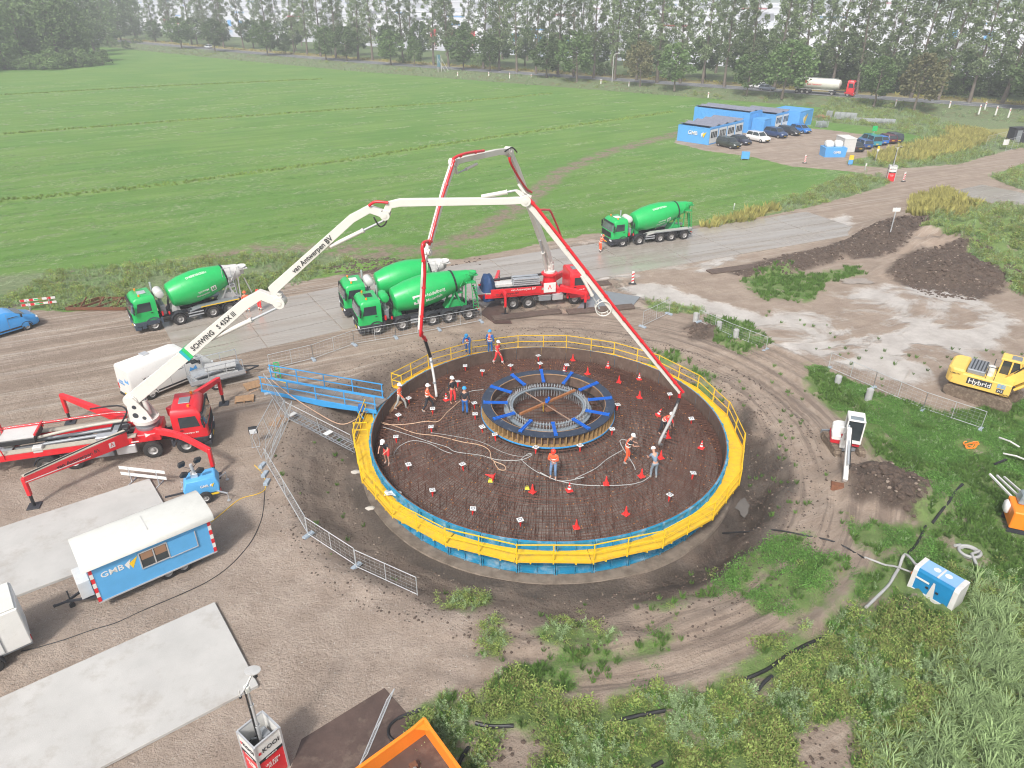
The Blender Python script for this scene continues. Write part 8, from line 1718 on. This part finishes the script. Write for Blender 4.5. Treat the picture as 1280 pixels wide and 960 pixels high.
def clump(kind):
    mb = MB()
    if kind == 'mug':
        for k in range(5):
            a = rv(0, 6.28); tip = Vector((math.cos(a) * rv(.05, .35), math.sin(a) * rv(.05, .35), rv(.5, 1.0)))
            for q in range(15): t = q / 15; p = tip * t; b = rv(0, 6.28); leaf(mb, p, (math.cos(b), math.sin(b), .5), rv(.10, .22) * (1.15 - t * .7), .022)
    elif kind == 'oli':
        for k in range(48):
            a = rv(0, 6.28); r = rv(0, .4); z = rv(.08, .5) * (1 - r); b = rv(0, 6.28); leaf(mb, (math.cos(a) * r, math.sin(a) * r, z), (math.cos(b), math.sin(b), rv(.1, .8)), rv(.10, .2), .03)
        for k in range(5): a = rv(0, 6.28); r = rv(0, .35); leaf(mb, (math.cos(a) * r, math.sin(a) * r, rv(.3, .5)), (rv(-.3, .3), rv(-.3, .3), 1), .15, .014, 1)
    elif kind == 'clo':
        for k in range(46): a = rv(0, 6.28); r = rv(0, .36) ** .8; b = rv(0, 6.28); leaf(mb, (math.cos(a) * r, math.sin(a) * r, rv(.02, .17) * (1.1 - r)), (math.cos(b), math.sin(b), rv(.2, .9)), rv(.05, .11), .026)
    elif kind == 'ree':
        for k in range(20):
            a = rv(0, 6.28); d = Vector((math.cos(a), math.sin(a), 0)); p = d * rv(0, .2); h = rv(.5, 1.0); s_ = Vector((-d.y, d.x, 0)) * .012; P = [p, p + d * h * .15 + Vector((0, 0, h * .6)), p + d * h * .45 + Vector((0, 0, h * .85)), p + d * h * .8 + Vector((0, 0, h * .72))]
            mb.add([P[0] - s_, P[0] + s_, P[1] + s_ * 1.4, P[1] - s_ * 1.4, P[2] + s_, P[2] - s_, P[3]], [(0, 1, 2, 3), (3, 2, 4, 5), (5, 4, 6)])
    else:
        for k in range(26):
            a = rv(0, 6.28); d = Vector((math.cos(a), math.sin(a), 0)); p = d * rv(0, .22); h = rv(.5, 1.0); s_ = Vector((-d.y, d.x, 0)) * .016; m = p + d * h * .12 + Vector((0, 0, h * .6)); e = p + d * h * .35 + Vector((0, 0, h)); mb.add([p - s_, p + s_, m + s_, e, m - s_], [(0, 1, 2, 3, 4)])
    return mb
SRC = bpy.data.collections.new('plant_sources'); SIDX = {}
def src(key, kind, mats, n=3):
    ids = []
    for i in range(n):
        me_ = clump(kind).mesh('plant', mats, fix=False) if isinstance(kind, str) else kind(i); o = bpy.data.objects.new('%02d_%s' % (len(SRC.objects), key), me_); SRC.objects.link(o); ids.append(len(SRC.objects) - 1)
    SIDX[key] = ids
src('mug', 'mug', L_mug); src('oli', 'oli', [L_oli, L_see]); src('clo', 'clo', L_clo); src('ree', 'ree', L_ree); src('gra', 'gra', L_gra); src('yel', 'gra', L_yel); src('fie', 'clo', L_fie, 2); src('pal', 'clo', L_pal, 2); src('str', 'gra', L_str, 2)
def clod(mat, fl=.6):
    def f(i):
        bm = bmesh.new(); bmesh.ops.create_icosphere(bm, subdivisions=1, radius=.5)
        for v in bm.verts: v.co *= 1 + .5 * mnoise.noise(v.co * 2 + Vector((i * 9, 0, 0))); v.co.z *= fl
        m_ = bpy.data.meshes.new('clod'); bm.to_mesh(m_); bm.free(); m_.materials.append(mat); return m_
    return f
src('clod', clod(M('soil_clod', (.085, .06, .046), .95, var=.35, scale=2)), None); src('peb', clod(M('pebble', (.40, .36, .31), .85, var=.35, scale=2)), None, 4); src('clay', clod(M('clay_clod', (.25, .20, .16), .95, var=.25, scale=2)), None)
gn = bpy.data.node_groups.new('scatter', 'GeometryNodeTree'); gn.interface.new_socket('Geometry', in_out='INPUT', socket_type='NodeSocketGeometry'); gn.interface.new_socket('Geometry', in_out='OUTPUT', socket_type='NodeSocketGeometry')
gN, gL = gn.nodes, gn.links; gi = gN.new('NodeGroupInput'); go = gN.new('NodeGroupOutput'); ci = gN.new('GeometryNodeCollectionInfo'); ci.inputs['Collection'].default_value = SRC; ci.inputs['Separate Children'].default_value = True; ci.inputs['Reset Children'].default_value = True
ip = gN.new('GeometryNodeInstanceOnPoints'); ip.inputs['Pick Instance'].default_value = True
def na(n, ty): a = gN.new('GeometryNodeInputNamedAttribute'); a.data_type = ty; a.inputs['Name'].default_value = n; return a.outputs['Attribute']
cx = gN.new('ShaderNodeCombineXYZ'); gL.new(na('rz', 'FLOAT'), cx.inputs[2]); gL.new(gi.outputs[0], ip.inputs['Points']); gL.new(ci.outputs[0], ip.inputs['Instance']); gL.new(na('vi', 'INT'), ip.inputs['Instance Index']); gL.new(cx.outputs[0], ip.inputs['Rotation'])
gL.new(na('sc', 'FLOAT_VECTOR'), ip.inputs['Scale']); gL.new(ip.outputs[0], go.inputs[0])
def scatter(name, label, items):
    """items: list of (x array, y array, key, scale array, height factor)"""
    X = np.concatenate([i[0] for i in items]); Y = np.concatenate([i[1] for i in items]); n = len(X)
    me_ = bpy.data.meshes.new(name); me_.vertices.add(n); c = np.stack([X, Y, height(X, Y) - .02], 1); me_.vertices.foreach_set('co', c.ravel())
    vi = np.concatenate([npr.choice(SIDX[i[2]], len(i[0])) for i in items]).astype(np.int32); s_ = np.concatenate([i[3] for i in items]); hf = np.concatenate([np.full(len(i[0]), i[4]) for i in items])
    me_.attributes.new('vi', 'INT', 'POINT').data.foreach_set('value', vi); me_.attributes.new('rz', 'FLOAT', 'POINT').data.foreach_set('value', npr.uniform(0, 6.28, n).astype(np.float32))
    me_.attributes.new('sc', 'FLOAT_VECTOR', 'POINT').data.foreach_set('vector', np.stack([s_, s_, s_ * hf], 1).astype(np.float32).ravel())
    o = obj(name, me_); md = o.modifiers.new('scatter', 'NODES'); md.node_group = gn; o['kind'] = 'stuff'; o['label'] = label; return o
def inpoly(pg, dens, edge=.3, noise_s=1.6, thr=-.12, grow=.5, excl=True):
    lo = pg.min(0) - grow; hi = pg.max(0) + grow; lo = np.maximum(lo, [-45, 8]); hi = np.minimum(hi, [90, 260]); n = int((hi[0] - lo[0]) * (hi[1] - lo[1]) * dens); x = npr.uniform(lo[0], hi[0], n); y = npr.uniform(lo[1], hi[1], n)
    d = sd(x, y, pg); k = d + fbm(x, y, noise_s, 3, 31) * 2.0 > edge - grow; k &= fbm(x, y, noise_s, 4, 77) > thr; k &= np.hypot(x - TC[0], y - TC[1]) > TR + 1.7
    for pb_q in P_BARE: k &= sd(x, y, pb_q) + fbm(x, y, .8, 3, 19) * 1.8 < .35
    z = (y * math.cos(CAM_T) + CAM_H * math.sin(CAM_T)); u = 640 + CAM_F * x / z; k &= (u > -90) & (u < 1370) & (y > 10.5); x, y, k = x[k], y[k], k[k]
    for ex, ey, er in EXC: k &= (x - ex) ** 2 + (y - ey) ** 2 > er * er
    return x[k], y[k]
def U(n, a, b): return npr.uniform(a, b, n)
IT = []
def put(xy, key, a, b, hf=1.0, it=None): (IT if it is None else it).append((xy[0], xy[1], key, U(len(xy[0]), a, b), hf))
big = P_GREEN[3]
x, y = inpoly(big, 34, thr=-.19, grow=.2, noise_s=1.1); pxy = 480 - CAM_F * np.tan(np.arctan2(0 - CAM_H, y) + CAM_T); u_ = 640 + CAM_F * x / (y * math.cos(CAM_T) + CAM_H * math.sin(CAM_T))
tall = sst(735, 830, pxy + fbm(x, y, 3, 3, 8) * 90 + (u_ - 1000) * .10); reed = sst(.25, .5, (u_ - 1120) / 260 + (pxy - 790) / 420 + fbm(x, y, 3, 3, 14) * .5)
r_ = npr.uniform(0, 1, len(x)); isr = (r_ < reed * .75) & (tall > .3); ist = (~isr) & (npr.uniform(0, 1, len(x)) < tall); isl = ~(isr | ist)
mg = fbm(x, y, 1.2, 3, 50) > .03
def sel(m): return (x[m], y[m])
half = npr.uniform(0, 1, len(x)) < .55
put(sel(isr & half & (fbm(x, y, .9, 3, 90) > -.1)), 'ree', .45, 1.05); put(sel(ist & mg & half), 'mug', .45, .85); put(sel(ist & ~mg & half), 'oli', .55, 1.0); put(sel(ist & ~half & (r_ > .55)), 'oli', .4, .8); put(sel(ist & ~half & (r_ > .3) & (r_ < .4)), 'clo', .8, 1.4, 1.3); put(sel(ist & ~half & (r_ < .3)), 'gra', .3, .6)
n3 = fbm(x, y, 2.2, 3, 61); put(sel(isl & (n3 > .02)), 'clo', .6, 1.1, 1.0); put(sel(isl & (n3 <= .02)), 'gra', .25, .5, .8); put(sel(isl & (r_ < .10)), 'mug', .25, .5)
scatter('weeds', 'tall olive and grey green weeds with reeds in the lower right corner', IT); IT = []
for k, (dn, mix) in {0: (16, 'g'), 1: (14, 'g'), 2: (10, 'm'), 4: (26, 'c'), 5: (26, 'c'), 6: (18, 'g'), 7: (12, 'm'), 8: (9, 'm'), 9: (7, 'm'), 10: (9, 'g'), 13: (6, 'g')}.items():
    xy = inpoly(P_GREEN[k], dn, thr=-.05, noise_s=.9)
    if mix == 'c': put(xy, 'clo', .6, 1.1, 1.1); put(inpoly(P_GREEN[k], 8, thr=.0), 'gra', .2, .45)
    elif mix == 'g': put(xy, 'gra', .25, .5); put(inpoly(P_GREEN[k], dn * .4, thr=0), 'clo', .5, .9, .8)
    else: put(xy, 'oli', .4, .8); put(inpoly(P_GREEN[k], dn * .6), 'mug', .3, .7)
xy = inpoly(poly([(600, 720), (900, 690), (1060, 640), (1100, 770), (900, 860), (620, 860)]), 1.6, thr=.07); put(xy, 'gra', .2, .45); put(inpoly(poly([(600, 720), (900, 690), (1060, 640), (1100, 770), (900, 860), (620, 860)]), .8, thr=.05), 'oli', .3, .6)
put(inpoly(poly([(340, 560), (470, 520), (460, 700), (580, 730), (400, 690)]), .5), 'gra', .15, .4); put(inpoly(poly([(900, 440), (1010, 470), (1060, 560), (1010, 640), (960, 660), (930, 560)]), 1.8, thr=.06), 'gra', .15, .4)
put(inpoly(poly([(920, 380), (1100, 420), (1280, 440), (1280, 500), (1100, 480)]), .35), 'gra', .2, .4)
scatter('green_patches', 'patches of grass and clover on the bare soil round the pit', IT); IT = []
put(inpoly(P_GREEN[11], 5, thr=-.1), 'mug', .5, 1.0); put(inpoly(P_GREEN[11], 5, thr=-.05), 'oli', .8, 1.4); put(inpoly(P_GREEN[11], 2, thr=0), 'clo', .8, 1.2); put(inpoly(P_GREEN[12], 10, thr=-.4), 'yel', .7, 1.2); put(inpoly(P_GREEN[12], 3), 'mug', .4, .8)
scatter('hill_weeds', 'weeds and yellow grass on the soil heap at the upper right', IT); IT = []
for k, (dn, s_) in enumerate(((5, 1.0), (4, 1.2), (2.4, 1.4), (1.6, 1.5), (2.5, 1.4))):
    put(inpoly(P_WEED[k], dn, thr=-.14, noise_s=3), 'mug', .35 * s_, .8 * s_); put(inpoly(P_WEED[k], dn * .7, thr=-.05, noise_s=3), 'oli', .6 * s_, 1.2 * s_)
for g_ in yg[1:]: put(inpoly(g_, 3, thr=-.3), 'yel', .8, 1.4)
x = npr.uniform(-200, 230, 26000); y = npr.uniform(95, 420, 26000); d = ld(x, y, MROAD); sgn_ = (x * .56 + y * .83) < 0; nz_ = fbm(x, y, 7, 3, 4)
near_side = d > 4.5; side_ = np.array([1.0]);
i_ = np.searchsorted(MROAD[:, 0], x).clip(1, len(MROAD) - 1); a_ = MROAD[i_ - 1]; b_ = MROAD[i_]; cr = (b_[:, 0] - a_[:, 0]) * (y - a_[:, 1]) - (b_[:, 1] - a_[:, 1]) * (x - a_[:, 0])
nearm = (cr < 0) & (d > 7) & (d < 19 + 5 * nz_) ; k = nearm & (nz_ > -.12); kk = nearm & (nz_ <= -.12)
IT.append((x[k], y[k], 'mug', U(k.sum(), 1.0, 1.8), .6)); IT.append((x[kk], y[kk], 'oli', U(kk.sum(), 1.3, 2.2), .7)); fs = (cr > 0) & (d > 5.5) & (d < 30); IT.append((x[fs], y[fs], 'yel', U(fs.sum(), .8, 1.6), .7))
scatter('verge_growth', 'grey green weeds along the field edge and main road', IT); IT = []
def fieldpts(n, y0, y1):
    y = npr.uniform(y0, y1, n); x = npr.uniform(-1, 1, n) * (y * .80 + 12); ok = (sd(x, y, P_SITE) < -.6) & (x < 62); d = ld(x, y, MROAD); i_ = np.searchsorted(MROAD[:, 0], x).clip(1, len(MROAD) - 1); a_ = MROAD[i_ - 1]; b_ = MROAD[i_]; cr = (b_[:, 0] - a_[:, 0]) * (y - a_[:, 1]) - (b_[:, 1] - a_[:, 1]) * (x - a_[:, 0]); ok &= (cr < 0) & (d > 24)
    ok &= ld(x, y, P_TRACK) + fbm(x, y, 3, 3, 2) * 3 > 2.0; c, s_ = math.cos(R(-32)), math.sin(R(-32)); xx = x * c - y * s_ * 1; yy = x * s_ + y * c; return x, y, ok, xx, yy
x, y, ok, xx, yy = fieldpts(60000, 50, 125); nn_2 = fbm(xx * .28, yy, 1.7, 4, 6); k = ok & (nn_2 > .06); IT.append((x[k], y[k], 'fie', U(k.sum(), .5, 1.0), .45)); k = ok & (fbm(xx * .25, yy, 1.5, 4, 33) > .05); IT.append((x[k], y[k], 'pal', U(k.sum(), .4, .8), .6))
x, y, ok, xx, yy = fieldpts(30000, 125, 230); k = ok & (fbm(xx * .25, yy, 2.5, 4, 33) > .10); IT.append((x[k], y[k], 'pal', U(k.sum(), .7, 1.4), .5))
for s_ in STRIPS:
    c_s, L_s = resample(s_, 900); c_s = c_s + npr.normal(0, .45, c_s.shape); IT.append((c_s[:, 0], c_s[:, 1], 'str', U(len(c_s), .3, .6), .8))
scatter('field_crop', 'low green crop with pale clover heads and taller grass lines in the field', IT); IT = []
for pg in P_DARK[:5]: put(inpoly(pg, 16, thr=-.3, grow=.2), 'clod', .08, .42); put(inpoly(pg, 3, thr=-.2, grow=.2), 'clay', .06, .25)
put(inpoly(P_DARK[5], 1.8, thr=-.05), 'clod', .05, .2); put(inpoly(poly([(460, 338), (600, 322), (600, 335), (470, 348)]), 3), 'clod', .1, .4)
_B = P_BARE; P_BARE = []
put(inpoly(poly([(600, 900), (680, 900), (680, 990), (560, 990)]), 9, thr=-.1), 'clod', .06, .25); put(inpoly(poly([(990, 900), (1080, 890), (1080, 980), (960, 980)]), 6), 'clod', .06, .25)
n = 6000; a = npr.uniform(0, 6.28, n); r = TR + npr.uniform(1.6, 6, n); IT.append((TC[0] + r * np.cos(a), TC[1] + r * np.sin(a), 'clod', U(n, .03, .17), 1.0)); n = 900; a = npr.uniform(0, 6.28, n); r = TR + npr.uniform(1.4, 4, n); IT.append((TC[0] + r * np.cos(a), TC[1] + r * np.sin(a), 'clay', U(n, .04, .16), .8))
P_BARE = _B
scatter('soil_clods', 'clods of dark soil on the heaps and pit slopes', IT); IT = []
put(inpoly(P_CLEAN, 14, thr=-.1), 'peb', .025, .075, .9); put(inpoly(P_CLEAN, 7, thr=.0), 'clod', .03, .07, .7)
scatter('gravel', 'small pale and dark stones on the yard surface', IT); IT = []
# ================================================================== TREES
bark = M('bark', (.15, .125, .10), .9, var=.3, scale=.8); L_tree = leafmat('tree_leaf', (.12, .19, .065), tr=.3); L_pop = leafmat('poplar_leaf', (.19, .25, .12), tr=.35); L_dk = leafmat('wood_leaf', (.15, .225, .08), tr=.25); L_brn = leafmat('brownish_leaf', (.17, .165, .08), tr=.3)
def tree_mesh(kind, seed):
    rr_ = random.Random(seed); tb = MB(); cb = MB(); u = rr_.uniform
    H = {'round': 11, 'poplar': 27, 'wood': 20, 'bush': 5}[kind]; th = {'round': .26, 'poplar': .22, 'wood': .12, 'bush': .02}[kind] * H; cr = {'round': 3.6, 'poplar': 3.4, 'wood': 5.5, 'bush': 3.0}[kind]
    lean = Vector((u(-.06, .06), u(-.04, .04), 1)); top = lean * H * .93; tr_ = {'round': .20, 'poplar': .34, 'wood': .35, 'bush': .1}[kind]
    tb.tube([lean * H * .93 * t + Vector((u(-.1, .1), u(-.1, .1), 0)) * (t > 0) for t in np.linspace(0, 1, 7)], [tr_ * (1 - .85 * t) * (1.25 if t == 0 else 1) for t in np.linspace(0, 1, 7)], 7)
    C_ = []
    nb = {'round': 26, 'poplar': 48, 'wood': 42, 'bush': 14}[kind]
    for k in range(nb):
        t = (k + .5) / nb; z = th + (H - th) * t; env = (math.sin(math.pi * min(1, .12 + t * .86)) ** .6 if kind != 'poplar' else (.35 + .65 * math.sin(math.pi * (t * .85 + .08)))) * cr; a = k * 2.4 + u(-.5, .5); r = env * u(.45, 1.0); up = r * u(.5, .9) if kind == 'poplar' else r * u(.1, .5)
        c = lean * z + Vector((math.cos(a) * r, math.sin(a) * r, 0)); s0 = lean * max(th * .8, z - up); tb.tube([s0, s0.lerp(c, .5) + Vector((0, 0, u(-.2, .3))), c], [tr_ * .28 * (1 - .5 * t), tr_ * .16, .03], 4)
        C_.append((c, env * u(.30, .48) if kind != 'poplar' else u(.7, 1.35)))
    nl = {'round': 95, 'poplar': 74, 'wood': 80, 'bush': 80}[kind]; ls = {'round': .26, 'poplar': .23, 'wood': .34, 'bush': .22}[kind]
    for c, s_ in C_:
        for q in range(nl):
            d = Vector((rr_.gauss(0, 1), rr_.gauss(0, 1), rr_.gauss(0, .8))); p = c + d.normalized() * s_ * u(.35, 1.1); n1 = Vector((u(-1, 1), u(-1, 1), u(-.3, 1))).normalized(); t1 = n1.orthogonal().normalized() * ls * u(.6, 1.3); t2 = n1.cross(t1) * u(.6, 1)
            cb.v += [tuple(p - t1), tuple(p + t2), tuple(p + t1), tuple(p - t2)]; i = len(cb.v) - 4; cb.f.append((i, i + 1, i + 2, i + 3)); cb.m.append(0)
    lm = {'round': L_tree, 'poplar': L_pop, 'wood': L_dk, 'bush': L_dk}[kind]
    return tb.mesh('trunk', bark, smooth=60, fix=False), cb.mesh('crown', lm, fix=False), H
TM_ = {k: [tree_mesh(k, 100 + 7 * i + len(k)) for i in range(n)] for k, n in (('round', 4), ('poplar', 5), ('wood', 3), ('bush', 2))}
brn = TM_['round'][0][1].copy(); brn.materials.clear(); brn.materials.append(L_brn); TM_['brown'] = [(TM_['round'][0][0], brn, 11)]
def tree(kind, p, h, w_, label, group, name=None, ti=[0]):
    ti[0] += 1; tm, cm, H = TM_[kind][ti[0] % len(TM_[kind])]; w_ = w_ * (1.2 if kind in ('round', 'brown') else 1.08); t = thing(name or {'round': 'roadside_tree', 'brown': 'roadside_tree', 'poplar': 'poplar_tree', 'wood': 'broadleaf_tree', 'bush': 'bush'}[kind], p, rnd.random() * 6.28, label, 'bush' if kind == 'bush' else 'tree', group)
    t.scale = (w_ * h / H, w_ * h / H, h / H); obj('trunk', tm, t); obj('crown', cm, t); return t
def tp3(px, py, z=.6): return G(px, py, z)
NEAR = [(228, 62, 13, 1.1), (269, 66, 13, .95), (335, 71, 13, 1.05), (358, 70, 8, .9), (408, 77, 12, .9), (434, 78, 12, 1.1), (489, 83, 11.5, 1), (518, 84, 9.5, .8), (580, 89, 12.5, 1), (613, 91, 11, .85), (683, 99, 11.5, 1.1), (721, 103, 13.5, 1), (800, 109, 11.5, .9), (843, 114, 11.5, .95), (933, 120, 10, 1), (977, 124, 13, 1.1), (1092, 133, 10.5, .95), (1142, 138, 11.5, 1.05), (1290, 140, 12, 1.3)]
NL = ['first from the left, beside the wood', 'second from the left', 'broad one left of a small tree', 'small one between two broad trees', 'narrow one, fifth from the left', 'round one left of the road sign', 'round one two trees before the sign', 'smallest one left of the road sign', 'round one right of the road sign', 'one behind the white boom top', 'one above the boom, slightly right', 'tallest dark one right of the boom', 'one left of the street bend', 'dark one left of the white car', 'slim one above the white car', 'widest one left of the tanker', 'one right in front of the tanker cab', 'last full one on the right', 'one at the right picture edge']
for (px, py, h, w_), l in zip(NEAR, NL): tree('brown' if px in (800, 1142) else 'round', tp3(px, py, .5), h, w_, 'roadside tree along the main road, ' + l, 'trees along the near side of the main road')
POP = [(195, 52), (215, 54), (240, 56), (262, 58), (280, 60), (305, 62), (338, 65), (368, 67), (384, 69), (401, 71), (420, 73), (448, 75), (466, 76), (504, 79), (542, 82), (561, 84), (604, 87), (624, 89), (646, 91), (670, 93), (697, 94), (717, 96), (742, 98), (768, 100), (795, 101), (821, 104), (850, 105), (878, 105), (905, 109), (935, 110), (967, 113), (1003, 115), (1038, 116), (1070, 119), (1104, 121), (1138, 123), (1172, 126), (1211, 129), (1252, 130), (1290, 133)]
for i, (px, py) in enumerate(POP): tree('poplar', tp3(px, py, .8), rnd.uniform(25, 30), rnd.uniform(.85, 1.1), 'tall thin leaved poplar behind the main road, number %d from the left in its row' % (i + 1), 'poplars behind the main road')
for i in range(34):
    px = 180 + i * 34 + rnd.uniform(-8, 8); py = 44 + (px - 180) * .066; tree('poplar', tp3(px, py + 2, .5), rnd.uniform(24, 31), rnd.uniform(.8, 1.1), 'tall thin leaved poplar in the second row farther back', 'poplars of the second row')
for i in range(26):
    px = 200 + i * 42 + rnd.uniform(-12, 12); py = 54 + (px - 200) * .066; tree('round', tp3(px, py, .5), rnd.uniform(10, 14), rnd.uniform(.9, 1.3), 'dark round tree standing among the poplar trunks', 'round trees among the poplars')
for i in range(22): px = 1000 + i * 14 + rnd.uniform(-5, 5); tree('bush', tp3(px, 112 + (px - 1000) * .05 + rnd.uniform(-8, 0), .5), rnd.uniform(4, 7.5), 1.1, 'dark bush in the thicket behind the road on the right', 'bushes of the right thicket')
for px, py, h in ((190, 52, 4), (172, 55, 3.5), (157, 60, 3.2), (140, 58, 4.5), (120, 62, 3), (108, 60, 3), (598, 84, 4), (742, 95, 4.5), (755, 96, 4), (505, 80, 3.5)): tree('bush', tp3(px, py, .5), h, 1.0, 'low dark bush at the foot of the trees behind the main road', 'bushes near the wood')
WD = [(-40, 88, 24), (8, 86, 22), (30, 82, 21), (52, 80, 23), (75, 80, 20), (95, 78, 22), (-15, 78, 24), (20, 72, 25), (60, 70, 25), (100, 70, 22), (118, 64, 21), (135, 56, 22), (152, 52, 23), (170, 50, 22), (85, 60, 26), (40, 60, 26), (0, 60, 27), (-50, 66, 27), (125, 48, 24), (-90, 95, 24), (160, 45, 24)]
for px, py, h in WD: tree('wood', tp3(px, py, .3), h, rnd.uniform(.95, 1.2), 'big broadleaf tree of the hazy wood at the upper left', 'trees of the wood at the upper left')
for i in range(14): tree('bush', tp3(-40 + i * 13, 86 - max(0, i - 8) * 1.2, .3), rnd.uniform(3, 6), 1.2, 'undergrowth bush at the edge of the upper left wood', 'bushes at the wood edge')
# ================================================================== FAR BACKGROUND
def beyond(d0, d1, z, mat, name, label):
    a = offset_line(mrp, d0); b = offset_line(mrp, d1); mb = MB(); n = len(a); mb.add([(*p, z) for p in a] + [(*p, z) for p in b], [(i, i + 1, n + i + 1, n + i) for i in range(n - 1)]); o = mb.build(name, mat); tag(o, label, kind='structure'); return o
beyond(11.6, 58, .90, sgrass, 'grass_bank', 'grass bank beyond the main road'); beyond(58, 100, .96, M('canal_water', (.30, .32, .34), .10, var=.1), 'water', 'pale canal behind the row of poplars'); beyond(100, 640, .88, M('far_yard', (.42, .42, .42), .8, var=.1, scale=.05), 'far_yard', 'pale paved industrial ground far behind the trees')
hallw = M('hall_wall', (.62, .63, .65), .5, var=.05, scale=.1); hallr = M('hall_roof', (.70, .71, .73), .35, var=.05, scale=.1)
hl = offset_line(mrp, 1.0);
HALLS = []
for row, (off, h) in enumerate(((150, 9), (225, 10), (310, 11), (410, 12), (520, 14))):
    ln = offset_line(mrp, off); c_l, LL = resample(ln, 400)
    s_ = 30 + row * 13.0;
    while s_ < LL - 60:
        i = int(s_ / LL * 399); p = c_l[i]; t = c_l[min(i + 3, 399)] - c_l[i - 3]; a = math.atan2(t[1], t[0]); w_ = rnd.uniform(45, 85)
        if abs(p[0]) < p[1] * .85 + 60 and p[1] > 60: HALLS.append((p, a, w_, h * rnd.uniform(.7, 1.2), rnd.uniform(30, 50)))
        s_ += w_ + rnd.uniform(6, 20)
HD = ['with blue doors', 'with red trim', 'with grey doors', 'with blue trim']
for k, (p, a, w_, h, dp) in enumerate(HALLS):
    t = thing('industrial_hall', (p[0], p[1], .85), a, 'pale low industrial hall seen through the poplars, ' + HD[k % 4], 'hall', 'pale halls behind the poplars')
    part(t, 'wall', hallw, lambda m: m.box((0, 0, h / 2), (w_, dp, h))); part(t, 'roof', hallr, lambda m: m.prism([(-w_ / 2 - .5, h), (w_ / 2 + .5, h), (w_ / 2 + .5, h + .6), (0, h + 1.6), (-w_ / 2 - .5, h + .6)], -dp / 2 - .5, dp / 2 + .5))
    part(t, 'trim', (cabblue, red_d, greymet, cabblue)[k % 4], lambda m: m.box((0, -dp / 2 - .1, h - .8), (w_ * .25, .1, .5)))
    for q in range(3): part(t, 'door', (cabblue, greymet, greymet, red_d)[k % 4], lambda m: m.box((-w_ * .3 + q * w_ * .3, -dp / 2 - .1, 2), (4.5, .15, 4)))
# ================================================================== HAZE
hz_b = MB(); hz_b.box((0, 1290, 18), (3300, 2820, 44)); hb_ = bpy.data.materials.new('haze_air'); hb_.use_nodes = True; t = hb_.node_tree; t.nodes.clear(); vo = t.nodes.new('ShaderNodeVolumePrincipled'); vo.inputs['Color'].default_value = (.93, .96, 1, 1); vo.inputs['Density'].default_value = .0008; vo.inputs['Anisotropy'].default_value = 0
ou = t.nodes.new('ShaderNodeOutputMaterial'); t.links.new(vo.outputs[0], ou.inputs['Volume']); o = hz_b.build('haze', hb_); tag(o, 'thin autumn haze over the field and trees', kind='stuff')
